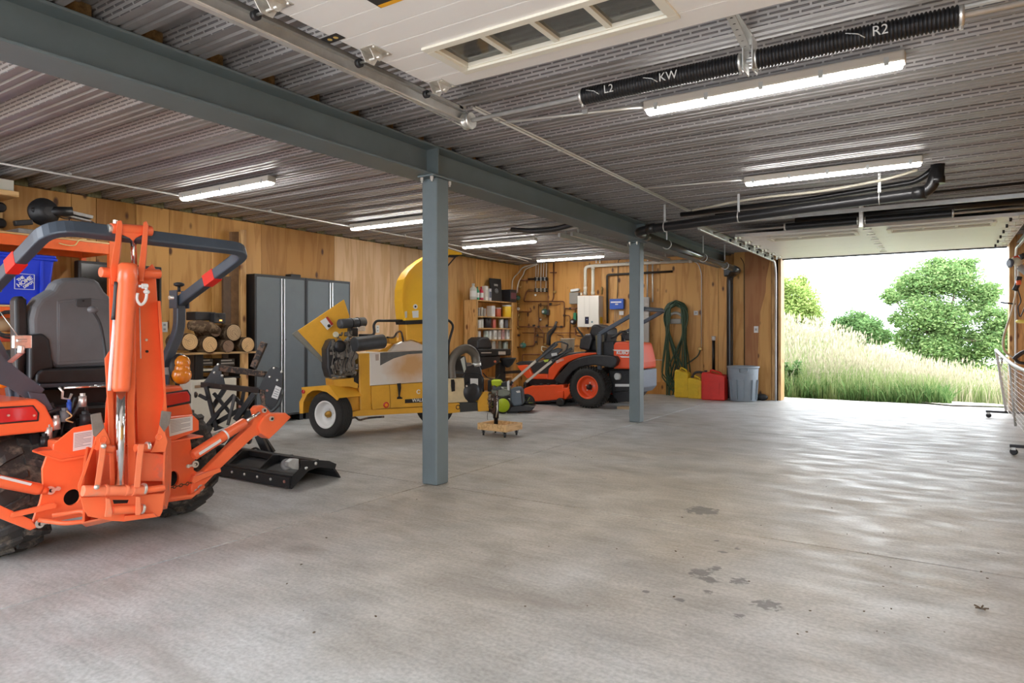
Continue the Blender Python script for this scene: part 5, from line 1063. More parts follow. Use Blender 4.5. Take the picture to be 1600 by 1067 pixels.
# upper left little shelf
ws = thing('wall_shelf', PX(5, 305, -7.4), 'short wooden shelf high in the top left corner of the plywood wall', 'shelf')
a = PX(30, 303, -7.35); MB().box((-7.8, a.y-.9, a.z-.03), (-7.35, a.y, a.z+.02)).build('board', lumber, ws, bevel=.003)
MB().box((-7.8, a.y-.9, a.z-.08), (-7.5, a.y-.12, a.z-.03)).build('cleat', lumber, ws)
b = PX(15, 295, -7.5); tag(MB().box((-7.7, b.y-.5, a.z+.021), (-7.4, b.y, a.z+.13)).build('white_box', mat('box_cream', (.66, .64, .55), .6), loc=(-7.55, b.y-.25, a.z+.02), bevel=.006), 'cream box on the short wooden shelf at top left', 'box')
pb_ = thing('speaker_board', PX(2, 340, -7.6), 'upright board with two round black knobs at the left edge', 'board')
p = PX(4, 335, -7.73); MB().box((-7.78, p.y-.3, p.z-.28), (-7.73, p.y, p.z+.14)).build('board', lumz, pb_)
for v in (324, 349): p = PX(0, v, -7.715); MB().lathe(p-X_*.014, X_, [(0, .045), (.03, .05), (.04, .03)], seg=16).build('knob', blackp, pb_)
# black wall screen, outlet, leaning boards
ya, yb_ = PX(122, 460, -7.68).y, PX(253, 460, -7.68).y; z1, z0 = PX(190, 412, -7.68).z, PX(253, 519, -7.68).z
tv = thing('wall_screen', (-7.74, (ya+yb_)/2, z0), 'wide flat black screen on the plywood wall behind the backhoe boom', 'screen')
MB().box((-7.775, ya, z0), (-7.68, yb_, z1)).build('housing', blackp, tv, bevel=.012); MB().box((-7.682, ya+.03, z0+.05), (-7.676, yb_-.03, z1-.03)).build('display', mat('screen_gloss', (.006, .006, .007), .12), tv)
MB().box((-7.80, (ya+yb_)/2-.1, z0+.1), (-7.775, (ya+yb_)/2+.1, z1-.1)).build('bracket', darkm, tv)
def plate_(name, uv, X, sy, sz, lab, cat, nrm=X_, m=label_w, detail=True):
    p = PX(uv[0], uv[1], X); e = thing(name, p, lab, cat); MB().box(p-Y_*sy/2-Z_*sz/2-X_*.004, p+Y_*sy/2+Z_*sz/2+X_*.003).build('cover_plate', m, e, bevel=.002)
    if detail:
        for s in (-1, 1): MB().box(p+Z_*(s*sz*.22-.012)-Y_*.014+X_*.002, p+Z_*(s*sz*.22+.012)+Y_*.014+X_*.005).build('socket', mat('socket_grey', (.35, .35, .35), .5), e, bevel=.001)
plate_('outlet', (257, 511), WALLX+.004, .075, .12, 'white wall outlet just right of the black screen', 'outlet')
plate_('outlet', (590, 514), WALLX+.004, .075, .12, 'white wall outlet behind the yellow machine', 'outlet')
for (u0, u1, v0, x, m2, lab) in ((349, 361, 432, -7.64, mat('board_dark', (.10, .06, .035), .7, 0, 10, .25), 'dark weathered board leaning behind the firewood'), (361, 374, 362, -7.68, mat('board_mid', (.24, .14, .07), .7, 0, 10, .25), 'brown board leaning beside the metal cabinet'), (376, 385, 359, -7.60, lumz, 'pale stud standing against the left metal cabinet')):
    a, b = PX(u0, v0, x), PX(u1, v0, x); z0 = 0.0
    tag(MB().prism([(x, a.y, z0), (x, b.y, z0), (x, b.y, b.z), (x, a.y, a.z)], (-.038, 0, 0)).build('leaning_board', m2, loc=(x, a.y, 0), bevel=.002), lab, 'board')
# bench with firewood
XK = -7.25; BZ = PX(380, 549, XK).z; by0, by1 = PX(255, 549, XK).y, PX(401, 549, XK).y
bn = thing('bench', (XK-.22, (by0+by1)/2, 0), 'wooden bench top on dark open shelving that carries the firewood', 'bench')
MB().box((XK-.32, by0, BZ-.024), (XK, by1, BZ)).build('top', lumber, bn, bevel=.002)
for u in (312, 383): y = PX(u, 560, XK-.03).y; MB().box((XK-.07, y-.045, 0), (XK-.03, y+.045, BZ-.024)).build('leg', lumz if u > 350 else cabb, bn)
y0_, y1_ = PX(303, 560, XK-.08).y, PX(376, 560, XK-.08).y
for z_ in (.655, .74): MB().box((XK-.31, y0_, z_), (XK-.06, y1_, z_+.02)).build('shelf', cabb, bn)
for y in (y0_, y1_): MB().box((XK-.31, y-.012, .65), (XK-.06, y+.012, BZ-.024)).build('side_panel', cabb, bn)
for i, (u, v0, v1, m2, lab, w_) in enumerate(((338, 574, 582, 'box_cream', 'long pale box on the shelf under the firewood', 58), (322, 560, 572, 'carton_dark', 'dark printed carton under the firewood, left one', 26), (356, 560, 572, 'carton_dark', 'dark printed carton under the firewood, right one', 26))):
    x = XK-.07; a, b = PX(u-w_/2, v1, x), PX(u+w_/2, v0, x); mm = mat(m2, (.045, .04, .035), .6)
    e = thing('carton', (x-.15, (a.y+b.y)/2, max(a.z, 0)), lab, 'box'); MB().box((x-.22, a.y+.02, a.z), (x, b.y-.02, b.z)).build('box', mm, e, bevel=.003)
    if i:
        for k in range(2): MB().box((x, a.y+.02, a.z+.025+.035*k), (x+.002, b.y-.03*(k+1), a.z+.038+.035*k)).build('print_band', mat('print_pale', (.4, .38, .33), .6), e)
x = XK+.0; a, b = PX(299, 668, x), PX(370, 590, x)
e = thing('chest', (x-.2, (a.y+b.y)/2, 0), 'large beige cabinet standing under the firewood bench', 'cabinet'); MB().box((x-.31, a.y, .0), (x, b.y, b.z)).build('body', mat('chest_beige', (.60, .56, .47), .5, 0, 3, .06), e, bevel=.012)
MB().box((x, a.y+.04, b.z-.09), (x+.004, a.y+.28, b.z-.06)).build('name_strip', mat('strip_brown', (.3, .2, .12), .5), e)
bark = worn('log_bark', (.13, .085, .055), (.30, .22, .14), .5, 14, .85, .8); cut = mat('log_cut', (.64, .42, .20), .75, 0, 12, .15); cutd = mat('log_cut_dark', (.22, .14, .09), .8, 0, 12, .2); cutm = mat('log_cut_weathered', (.42, .29, .16), .8, 0, 12, .2)
ringd = mat('ring_dark', (.42, .25, .11), .8)
def log(uv, r, m2, lab, L=.33, x0=XK+.03, dz=0):
    p = PX(uv[0], uv[1], x0); e = thing('log', p-X_*L/2-Z_*r, lab, 'log', 'split firewood on the bench'); m_ = MB(); n = 22; sd = random.random()*9
    for i, x in enumerate([0, .08, .16, .25, L]):
        m_._v([p-X_*x+(Y_*math.cos(2*math.pi*k/n)+Z_*math.sin(2*math.pi*k/n))*r*(1+.07*noise.noise(Vector((math.cos(2*math.pi*k/n)*1.4+sd, math.sin(2*math.pi*k/n)*1.4, x*4)))) for k in range(n)])
    m_.smooth = True
    for i in range(4):
        for k in range(n): j = (k+1) % n; m_._f((i*n+k, i*n+j, (i+1)*n+j, (i+1)*n+k))
    m_.smooth = False; m_._f(range(4*n, 5*n)); m_.build('bark', bark, e)
    f = MB(); f.cyl(p-X_*.002, p+X_*.002, r*.93, seg=22); fo = f.build('cut_face', m2, e)
    for q in (.3, .55, .78): MB().tube(arc(p+X_*.003, Y_, Z_, r*q, 0, 360, 20)[:-1], .0016, 4, closed=True).build('growth_ring', ringd if m2 is cut else cutd, fo)
    MB().beam(p+X_*.003, p+X_*.003+(Y_*random.uniform(-1, 1)+Z_*random.uniform(-1, 1)).normalized()*r*.8, .002, .003, up=(1, 0, 0)).build('crack', MATS['joint_dark'], fo)
ru = (PX(328, 539, XK).y-PX(316, 539, XK).y)
k_ = ru/12
log((297, 534), 12.3*k_, cut, 'pale log at the left end of the firewood row, partly behind the roll bar'); log((328, 538.0), 12.2*k_, cut, 'pale round log second from left in the bottom row')
log((357, 540.8), 9.6*k_, cutd, 'small dark-ended log in the bottom row'); log((387.5, 538.5), 11.6*k_, cut, 'pale log at the right end of the firewood row')
log((365.5, 519.5), 12.8*k_, cutm, 'weathered log stacked on top at the right', x0=XK-.0)
log((337, 517), 9*k_, cutd, 'short dark log in the upper middle of the pile', x0=XK-.04)
p = PX(316, 511, XK-.05); e = thing('log', p-Z_*.06, 'split bark-covered log lying across the top left of the pile', 'log', 'split firewood on the bench')
m_ = MB(); m_.tube([p-Y_*.16+Z_*.02, p-Y_*.05+Z_*.01, p+Y_*.12-Z_*.01, p+Y_*.22-Z_*.05], .07, 9, rad=[.05, .075, .07, .04]); m_.build('bark', bark, e)
e = thing('battery_charger', PX(341, 507, XK-.1), 'black battery charger with a tiny orange light on the firewood', 'charger')
c_ = PX(341, 497, XK-.06); MB().box(c_-Vector((.08, .075, .062)), c_+Vector((.04, .075, .062))).build('housing', blackp, e, bevel=.01)
MB().cyl(c_+Vector((.04, 0, .03)), c_+Vector((.047, 0, .03)), .022).build('dial', darkm, e); MB().box(c_+Vector((.04, -.01, -.035)), c_+Vector((.046, .02, -.02))).build('indicator', mat('led_orange', (.9, .3, .05), .4, emit=(1, .35, .08), estr=2), e)
c_ = PX(314, 494, XK-.2); tag(MB().box(c_-Vector((.1, .13, .05)), c_+Vector((.1, .13, .05))).build('dark_case', blackp, loc=c_-Z_*.05, bevel=.01), 'low black case behind the top of the firewood', 'case')
# ================================================================ yellow trailer chipper
yel = mat('machine_yellow', (.72, .37, .035), .38, 0, 4, .10, coat=.2); yelb = mat('chute_yellow', (.85, .47, .02), .35, 0, 3, .06, coat=.2)
PB = Plane(tuple(PZ(548, 676, 0)), 24.0)
k0 = 7.75
PB.p = CAM+ray(548, 500)*(k0/F); PB.p.z = 0
CH = thing('wood_chipper', tuple(PB.at(600, 600)*1.0)[:2]+(0,), 'yellow wheeled wood chipper with a black engine, beside the metal cabinets', 'chipper')
def K(uvs, d0, th, name, m, par=CH, bevel=.004, **k): return plateP(PB, uvs, d0, th, name, m, par, bevel, **k)
def KB(uv, d=0.): return PB.at(uv[0], uv[1], d)
wy = PZ(502, 684).y
wc = PY(506, 648, wy+.0); R_ = wc.z if .2 < wc.z < .34 else .27
wh = thing('wheel', (wc.x, wy+.10, R_), None, None); wh.parent = CH; wh.location = Vector((wc.x, wy+.10, R_))-ORG[CH.name]; ORG[wh.name] = Vector((wc.x, wy+.10, R_))
wheel(wh, (wc.x, wy+.10, R_), (.08, -1, 0), R_, .21, R_*.58, rubber, label_w, 'rib', mat('hub_gold', (.45, .25, .05), .4, .7))
wc2 = PB.at(679, 600, -.45); wc2.z = R_; w2 = thing('wheel', wc2, None, None); w2.parent = CH; w2.location = wc2-ORG[CH.name]; ORG[w2.name] = wc2
wheel(w2, wc2, (0, 1, 0), R_, .21, R_*.58, rubber, label_w, 'rib', MATS['hub_gold'])
MB().beam((wc.x, wy+.2, R_), wc2, .06, .06).build('axle', darkm, CH)
lipo = [(468, 646), (467.5, 628), (472, 620), (471, 605), (513, 602), (528.5, 622), (526.5, 626), (520, 620), (510, 612.5), (498, 610), (488, 610.5), (480, 616), (474, 628), (473, 646)]
fy = wy-.03
FE = MB().prism([PY(u, v, fy) for u, v in lipo], (0, .018, 0)).build('fender', yel, CH, bevel=.003)
m_ = MB(); e_ = [PY(u, v, fy) for u, v in ((468, 646), (467.5, 628), (472, 620), (471, 605), (513, 602), (528.5, 622))]
for a, b in zip(e_[:-1], e_[1:]): m_.prism([a, b, b+Y_*.36, a+Y_*.36], (0, 0, -.006) if abs(a.z-b.z) < .1 else (.006, 0, 0))
m_.build('fender_top', yel, FE)
p = PY(474.5, 612, fy-.002); MB().lathe(p, -Y_, [(0, .024), (.012, .024), (.018, .015)], seg=16).build('reflector', redl, FE)
# body
mat('worn_white_panel', (.74, .70, .64), .3, .25, 3, .08)
def stained(c):
    """white worn sheet with a rusty patch of its own around point c"""
    m = mat('stained_white_panel', (.76, .73, .68), .32, .2); t = m.node_tree; L = t.links.new; g = t.nodes.new('ShaderNodeNewGeometry'); v = t.nodes.new('ShaderNodeVectorMath'); v.operation = 'DISTANCE'; v.inputs[1].default_value = tuple(c); L(g.outputs['Position'], v.inputs[0])
    n = t.nodes.new('ShaderNodeTexNoise'); n.inputs['Scale'].default_value = 5; n.inputs['Detail'].default_value = 9; L(g.outputs['Position'], n.inputs[0])
    a = t.nodes.new('ShaderNodeMath'); a.operation = 'MULTIPLY_ADD'; L(n.outputs[0], a.inputs[0]); a.inputs[1].default_value = .35; L(v.outputs['Value'], a.inputs[2])
    r = t.nodes.new('ShaderNodeValToRGB'); L(a.outputs[0], r.inputs[0]); r.color_ramp.elements[0].position = .26; r.color_ramp.elements[0].color = (.60, .36, .17, 1); r.color_ramp.elements[1].position = .56; r.color_ramp.elements[1].color = (.76, .73, .68, 1)
    L(r.outputs[0], t.nodes['Principled BSDF'].inputs['Base Color']); return m
K([(546, 651), (655, 645), (700, 643.6), (700, 634), (563, 641), (546, 644)], 0, .5, 'frame_rail', yel)
K([(540, 622), (562, 611), (562, 650), (546, 651), (543, 640)], -.06, .4, 'side_skirt', yel)
K([(560, 553), (578, 551.5), (580.5, 641), (563, 642)], -.01, .45, 'front_post', yel, bevel=.008)
K([(578, 551.5), (700, 545), (700, 594), (578.5, 602.6)], .006, .5, 'hopper_door', stained(KB((641, 573), .006)))
K([(594, 551), (640, 548.6), (700, 545.5), (700, 556), (660, 552), (637, 553.5), (615, 560), (594, 571)], .0075, .002, 'bare_steel_patch', mat('bare_steel', (.14, .16, .17), .35, .6, 8, .2), bevel=0)
K([(586.5, 553.5), (592, 553.2), (592, 563), (587, 563.5)], .009, .002, 'data_label', mat('label_brown', (.45, .36, .3), .6), bevel=0)
K([(580, 603), (608.5, 601), (610, 637.5), (582, 640)], .002, .4, 'lower_panel', yel)
K([(609, 601), (700, 595), (700, 633), (610.5, 637.5)], .002, .4, 'lower_panel', yel)
K([(621, 599), (626.5, 598.5), (627, 606), (625, 619), (629, 621.5), (629, 623), (621, 623.5), (621, 621), (623.5, 619), (622, 606)], .02, .015, 'latch', darkm, bevel=.002)
p = KB((603, 632.6), .004); m_ = MB(); m_.lathe(p, PB.n, [(0, .034), (.008, .036), (.012, .03)], seg=16); rf = m_.build('reflector_rim', redl, CH); MB().lathe(p+PB.n*.01, PB.n, [(0, .024), (.006, .02)], seg=16).build('reflector_lens', amber, rf)
K([(633, 624), (700, 619), (700, 626.5), (633, 630)], .008, .006, 'name_strip', cabb, bevel=0)
text('WALLENSTEIN', 'name_letters', label_w, KB((666, 624.6), .0095), PB.t, Z_, .058, CH, .001, bold=.001)
p = KB((654, 612), .006); m_ = MB(); m_.tube(arc(p, PB.t, Z_, .022, 30, 330, 16), .006, 6); m_.build('round_emblem', label_w, CH)
K([(608, 550), (613, 545), (619, 538), (629.5, 533), (641, 531), (652, 534), (668, 542), (680, 549)], -.10, .3, 'drum_hood', mat('worn_white_panel', (1, 1, 1)), bevel=.02)
K([(588, 552), (592, 547), (607, 541), (618, 534), (640, 528), (690, 528), (700, 545), (700, 551)], -.18, .4, 'deck_box', yel, bevel=.01)
K([(607, 527), (620, 526), (620, 536), (609, 537)], -.1, .12, 'control_box', yel, bevel=.004)
m_ = MB(); m_.tube(smooth_path([KB((604, 527), -.05), KB((615, 527), -.05), KB((620, 520), -.05), KB((626, 518), -.05), KB((629, 527), -.05), KB((630, 534), -.05)], 4), .012, 6); m_.build('rusty_hoop', rust, CH)
m_ = MB(); m_.tube(fillet([KB((561, 524), -.1), KB((586, 524), -.1), KB((583.5, 508), -.1), KB((588, 501), -.1), KB((634, 501), -.1), KB((700, 499), -.1), KB((709, 508), -.1), KB((701, 535), -.1), KB((699.5, 566), -.1)], .06, 4), .016, 8); m_.build('guard_handle', darkm, CH)
K([(633, 501), (700, 497), (700, 504), (634, 507)], 0, .3, 'chute_flange', darkm)
K([(634.5, 506), (697, 502), (690, 530), (654, 535), (646, 531), (640, 531), (635, 533)], -.04, .24, 'chute_neck', yel, bevel=.01)
chp = [(631.5, 496), (629, 470), (629.5, 452), (633, 436), (640, 424), (650, 414), (664, 404), (682, 394), (700, 388.5), (722.5, 395), (722.5, 398), (702, 398), (697, 405), (692, 430), (694, 470), (697, 500), (633, 501)]
K(chp, -.02, .26, 'discharge_chute', yelb, bevel=.012)
m_ = MB(); pts = [KB(q, .0) for q in chp[:9]]; m_.sweep([(-.01, -.006), (.01, -.006), (.01, .006), (-.01, .006)], pts, up=PB.n); m_.build('chute_seam', yelb, CH)
K([(697, 398), (722, 398.5), (712, 402), (697, 401)], -.04, .05, 'deflector_arm', darkm); MB().tube([KB((712, 401), -.05), KB((700, 415), -.05)], .008, 6).build('deflector_rod', darkm, CH)
p = KB((649, 479), -.018); MB().lathe(p, PB.n, [(0, .03), (.002, .03)], seg=16).build('round_sticker', label_w, CH); MB().lathe(p+PB.n*.002, PB.n, [(0, .013), (.002, .013)], seg=12).build('sticker_dot', darkm, CH)
K([(644, 486), (654, 485), (654, 496), (645, 496.5)], -.016, .003, 'instruction_sticker', decal, bevel=0)
K([(632, 487), (636, 486), (636, 496), (633, 497)], -.016, .003, 'instruction_sticker', decal, bevel=0)
# tilted hopper flap behind the engine
K([(465, 517), (537.7, 468), (546, 493), (548, 520), (509.5, 566)], -.16, .03, 'hopper_flap', yel, bevel=.004)
K([(457.5, 522), (465, 516.5), (510, 565), (508, 570)], -.155, .05, 'flap_edge', mat('flap_edge_grey', (.19, .18, .15), .6, 0, 10, .2), bevel=.003)
K([(500, 502), (511, 495), (520.5, 508), (511.5, 515.5)], -.125, .003, 'warning_label', decal, bevel=0)
K([(509, 496), (512, 494.5), (521, 506), (518, 509)], -.121, .003, 'label_band', mat('band_red', (.4, .03, .02), .5), bevel=0)
p = KB((514, 509), -.121); MB().lathe(p, PB.n, [(0, .02), (.002, .02)], seg=10).build('label_mark', darkm, CH)
# engine
em = mat('engine_alloy', (.20, .185, .165), .45, .6, 25, .35, .5, 60)
EN = MB().obox(KB((537, 560), -.13), PB.t*.10, PB.n*.14, Z_*.20).build('engine_block', em, CH, bevel=.04)
K([(511, 575), (510, 545), (516, 532), (524, 528), (527, 545), (522, 590), (516, 592)], .02, .22, 'cooling_shroud', blackp, bevel=.03)
for q, (uv, r) in enumerate((((533, 552), .075), ((531, 570), .07), ((548, 572), .065), ((551, 556), .06))):
    for k in range(5): MB().lathe(KB(uv, .04-.022*k), PB.n, [(0, r), (.009, r*.98)], seg=14).build('cylinder_fin', em, CH)
m_ = MB(); m_.lathe(KB((530, 541), .04), PB.n, [(0, .06), (.03, .07), (.05, .05), (.055, .02)], seg=18); m_.build('rocker_cover', darkm, CH)
m_ = MB(); m_.lathe(KB((524, 523.5), .05), PB.n+Z_*.3, [(0, .03), (.02, .036), (.03, .03)], seg=14); m_.build('oil_cap', mat('cap_cream', (.55, .5, .35), .5), CH)
def rodd(a, b, r, name, m, d=0., seg=16, prof=None): return MB().cyl(KB(a, d), KB(b, d), r, seg=seg).build(name, m, CH, bevel=.004)
a, b = KB((530, 506), .06), KB((570, 503), -.1); m_ = MB(); L_ = (b-a).length; m_.lathe(a, b-a, [(0, .03), (.012, .055), (L_-.015, .057), (L_, .04)], seg=22); af = m_.build('air_filter', mat('filter_grey', (.045, .047, .05), .5), CH)
for t in (.42, .68): MB().lathe(a.lerp(b, t), b-a, [(0, .061), (.012, .061)], seg=22).build('filter_clamp', darkm, af)
a, b = KB((553, 538), .12), KB((600, 533), .02); L_ = (b-a).length; m_ = MB(); m_.lathe(a, b-a, [(0, .075), (.006, .087), (.012, .085), (L_-.02, .085), (L_, .06)], seg=26); m_.build('muffler', mat('muffler_dark', (.05, .052, .055), .55, .4, 14, .2), CH)
MB().obox(KB((551, 519), -.04), PB.t*.05, PB.n*.05, Z_*.05).build('carburettor', darkm, CH, bevel=.01); MB().obox(KB((563, 513), -.06), PB.t*.05, PB.n*.03, Z_*.03).build('choke_box', zinc, CH, bevel=.004)
for i in range(8):
    a = KB((518+5*i, 540+3*(i % 3)), .06); b = KB((522+4*i, 585-4*(i % 4)), .07); MB().tube(smooth_path([a, a.lerp(b, .3)+PB.t*.014, a.lerp(b, .7)-PB.t*.016, b], 4), .0045, 6).build('wiring', darkm if i % 3 else MATS['engine_alloy'], CH)
K([(521, 593), (553, 590), (553, 596), (560, 600), (559, 607), (545, 604), (522, 604)], -.02, .3, 'engine_mount', yel); K([(548, 585), (561, 583), (561, 606), (550, 598)], -.03, .2, 'clutch_housing', darkm)
m_ = MB()
for k in range(60):
    p = KB((rng.uniform(517, 560), rng.uniform(520, 590)), rng.uniform(.02, .08)); s3 = rng.uniform(.006, .022, 3); m_.obox(p, PB.t*s3[0], PB.n*s3[1]+Z_*s3[2]*.3, Z_*s3[2])
m_.build('engine_clutter', em, CH)['kind'] = 'stuff'
MB().tube(smooth_path([KB((546, 655)), KB((555, 652)), KB((562, 656)), KB((575, 653)), KB((600, 651))], 4), .012, 6).build('drain_rod', rust, CH)
# right-hand end beyond the post
K([(698, 592), (713, 591.5), (725, 590.5), (727, 622), (731, 624.5), (731, 628), (698, 629.5)], .02, .3, 'end_box', mat('worn_cream', (.74, .60, .36), .45, 0, 6, .15), bevel=.004)
K([(705, 593), (709.5, 592.5), (711, 598), (711, 611), (706, 612), (705, 603)], .03, .012, 'latch', darkm, bevel=.002)
K([(696, 630), (718, 629.5), (719, 644), (696, 646.5)], .03, .12, 'tow_rail', yel); p = KB((715.6, 636), .03); MB().tube(arc(p, PB.t, Z_, .026, 0, 360, 14)[:-1], .006, 5, closed=True).build('rail_ring', rust, CH)
K([(718, 629), (748, 628), (748, 642), (719, 644)], .01, .1, 'rail_sleeve', mat('sleeve_dark', (.045, .05, .05), .5), bevel=.003)
K([(747, 629), (748, 624), (756, 612), (763, 611.5), (764, 642), (748, 643)], .03, .06, 'end_plate', yel)
hc = [(706, 592), (704.5, 572.5), (708, 559), (716, 549.5), (727, 544.5), (736, 547.5), (742.5, 555.5), (744, 568)]
hp = smooth_path([KB(q, -.05) for q in hc], 8); m_ = MB(); rr = [.050 if i % 2 else .058 for i in range(len(hp)*1)]
hp2 = []
for a, b in zip(hp[:-1], hp[1:]): hp2 += [a, a.lerp(b, .5)]
hp2.append(hp[-1]); m_.tube(hp2, .05, 16, rad=[.049 if i % 2 else .060 for i in range(len(hp2))]); m_.build('ribbed_hose', mat('hose_grey_tan', (.17, .15, .12), .5, .2), CH)
m_ = MB(); m_.cyl(KB((744, 566), -.05), KB((745, 572), -.05), .062, seg=18); m_.build('hose_clamp', zinc, CH)
K([(724, 556), (728, 556), (731, 572), (749, 567), (753, 578), (756, 600), (752, 626), (728, 626), (722, 590), (727, 580)], -.02, .3, 'fan_housing', blackp, bevel=.03)
m_ = MB(); m_.lathe(KB((737, 612), .0), PB.n, [(0, .14), (.03, .13), (.05, .05)], seg=24); m_.build('fan_cover', blackp, CH)
K([(720, 561), (725.5, 557), (728, 576.5), (725.5, 582)], .05, .01, 'pale_guard', mat('guard_pale', (.45, .47, .42), .5), bevel=0)
K([(735, 591), (747, 591.5), (747, 604), (735, 603)], .0+.035, .004, 'warning_label', decal, bevel=0)
MB().tube(fillet([KB((712, 582), .04), KB((750, 584), .04), KB((755, 590), .04), KB((755, 612), .04)], .03), .010, 6).build('tube_frame', darkm, CH)
for i, (u, v) in enumerate(((741, 607), (736, 598), (729, 603))): p = KB((u, v), .04); MB().lathe(p, PB.n, [(0, .014), (.008, .012)], seg=6).build('cover_bolt', zinc, CH)

# ================================================================ corner: pedestal machine, shelf and its jars
XP = -6.9
PD = thing('pedestal_machine', (XP, PX(785, 610, XP).y, 0), 'black machine with a hooded head and round tray on a pedestal, in the corner', 'machine')
def V(uvs, X, d, name, m, par, bevel=.006, **k): return plateX(uvs, X, d, name, m, par, bevel, **k)
V([(747, 545), (747, 531), (752, 527), (764, 526.5), (768, 533), (770, 545)], XP, .25, 'hood', blackp, PD, .03)
V([(746, 545), (799, 545), (799, 555), (752, 557)], XP+.02, .2, 'body', darkm, PD, .02)
V([(752, 550.5), (768, 550), (768, 552), (752, 552)], XP+.03, .005, 'pale_bar', zinc, PD, 0); V([(779, 549), (790, 549), (790, 554), (779, 554)], XP+.03, .005, 'panel', zinc, PD, 0)
V([(749, 557), (783, 556), (781, 566), (768, 574), (754, 578)], XP, .2, 'gearcase', blackp, PD, .02)
m_ = MB(); c_ = PX(793, 564, XP); m_.lathe(c_-Z_*.12, Z_, [(0, .03), (.05, .09), (.16, .16), (.18, .165), (.165, .15), (.06, .07)], seg=24); m_.build('tray', blackp, PD)
V([(781, 566), (789, 566), (791, 602), (780, 602)], XP-.05, .1, 'pedestal', darkm, PD, .01); b0 = PX(785, 600, XP-.1); MB().cyl((b0.x, b0.y, 0), (b0.x, b0.y, b0.z+.05), .05).build('column', darkm, PD); MB().cyl((b0.x, b0.y, 0), (b0.x, b0.y, .04), .22, seg=24).build('foot', darkm, PD)
V([(789, 580), (816, 578), (816, 583), (790, 584)], XP-.02, .04, 'side_arm', darkm, PD); m_ = MB(); m_.ball(PX(773.5, 565, XP+.06), .025); m_.build('red_knob', mat('knob_red', (.5, .12, .05), .5), PD)
MB().tube(smooth_path([PX(755, 583, XP), PX(762, 590, XP), PX(775, 592, XP), PX(781, 585, XP)], 4), .01, 6).build('lead', blackp, PD)
XS2 = -7.50; sy0, sy1 = PX(744, 480, XS2).y, PX(801, 480, XS2).y; szt = PX(772, 470, XS2).z
SH = thing('bookshelf', (-7.65, (sy0+sy1)/2, 0), 'tall open pine bookshelf in the far left corner crammed with jars and boxes', 'shelf')
for y in (sy0, sy1-.02): MB().box((-7.80, y, 0), (XS2, y+.02, szt)).build('side_panel', lumz, SH)
MB().box((-7.80, sy0, 0), (-7.79, sy1, szt)).build('back_panel', plyM, SH)
zs = [szt, PX(772, 494.5, XS2).z, PX(772, 512.5, XS2).z, PX(772, 530.5, XS2).z, PX(772, 549, XS2).z, .62, .32, .06]
for z_ in zs: MB().box((-7.79, sy0+.02, z_-.022), (XS2-.003, sy1-.02, z_)).build('shelf_board', lumz, SH)
MB().box((XS2-.003, sy0, 0), (XS2+.015, sy0+.035, szt)).build('face_frame', lumz, SH); MB().box((XS2-.003, sy1-.035, 0), (XS2+.015, sy1, szt)).build('face_frame', lumz, SH)
def jar(name, u, v0, v1, w_, zbase, col, lab, cat, kind='can', cap=None, x=XS2-.08, grp=None):
    """container standing on a shelf at height zbase; u, v1 = its top in the picture; w_ px wide"""
    pc = PX(u, (v0+v1)/2, x); sc = (PX(u+1, v0, x)-PX(u, v0, x)).length*.74; r = w_*sc/2; h = max(.03, PX(u, v1, x).z-zbase); b = Vector((pc.x, pc.y, zbase+.001)); e = thing(name, b, lab, cat, grp); m = mat('jar_%d_%d_%d' % tuple(int(c*99) for c in col), col, .35)
    if kind == 'can': MB().lathe(b, Z_, [(0, r*.95), (.004, r), (h*.92, r), (h, r*.9)], seg=14).build('body', m, e); MB().lathe(b+Z_*h*.9, Z_, [(0, r*1.04), (h*.1, r*1.04)], seg=14).build('lid', mat('lid_'+str(cap or 'w'), cap or (.6, .6, .58), .4), e)
    elif kind == 'bottle': MB().lathe(b, Z_, [(0, r*.9), (.01, r), (h*.68, r), (h*.82, r*.4), (h*.9, r*.36)], seg=14).build('body', m, e); MB().lathe(b+Z_*h*.88, Z_, [(0, r*.42), (h*.12, r*.42)], seg=12).build('cap', mat('lid_'+str(cap or 'w'), cap or (.6, .6, .58), .4), e); MB().lathe(b+Z_*h*.18, Z_, [(0, r*1.01), (h*.36, r*1.01)], seg=14, caps=False).build('label', label_w, e)
    else: MB().box(b-Vector((r, r*1.0, 0)), b+Vector((r, r*1.0, h))).build('body', m, e, bevel=.004); MB().box(b+Vector((r, -r*.8, h*.25)), b+Vector((r+.002, r*.8, h*.75))).build('label', mat('lid_'+str(cap or 'w'), cap or (.6, .6, .58), .4), e)
    return e
z0 = zs[0]
jar('jug', 739.5, 465, 443, 9, z0, (.55, .55, .50), 'clear jug with a white cap, first on top of the bookshelf', 'jug', 'bottle')
jar('bottle', 746, 466, 448, 5, z0, (.03, .30, .16), 'green bottle on top of the bookshelf', 'bottle', 'bottle', (.1, .2, .12))
jar('bottle', 752, 467, 448, 5.5, z0, (.55, .03, .08), 'red bottle on top of the bookshelf', 'bottle', 'bottle', (.5, .05, .08))
jar('carton', 758, 467, 447, 5.5, z0, (.72, .70, .64), 'tall white carton on top of the bookshelf', 'box', 'box', (.6, .58, .5))
jar('carton', 763.6, 468, 451, 5, z0, (.55, .56, .60), 'white carton with a dark label next to the picture', 'box', 'box', (.12, .14, .2))
a = [PX(u, v, x) for u, v, x in ((768, 468, -7.55), (785, 469, -7.55), (783, 436, -7.70), (765, 434.5, -7.70))]
for i in (0, 1): a[i].z = z0+.002
fr = thing('framed_picture', a[0].lerp(a[1], .5), 'black framed picture with a pale skull-like figure, leaning on top of the bookshelf', 'picture')
MB().prism(a, (-.02, 0, 0)).build('frame', blackp, fr, bevel=.004)
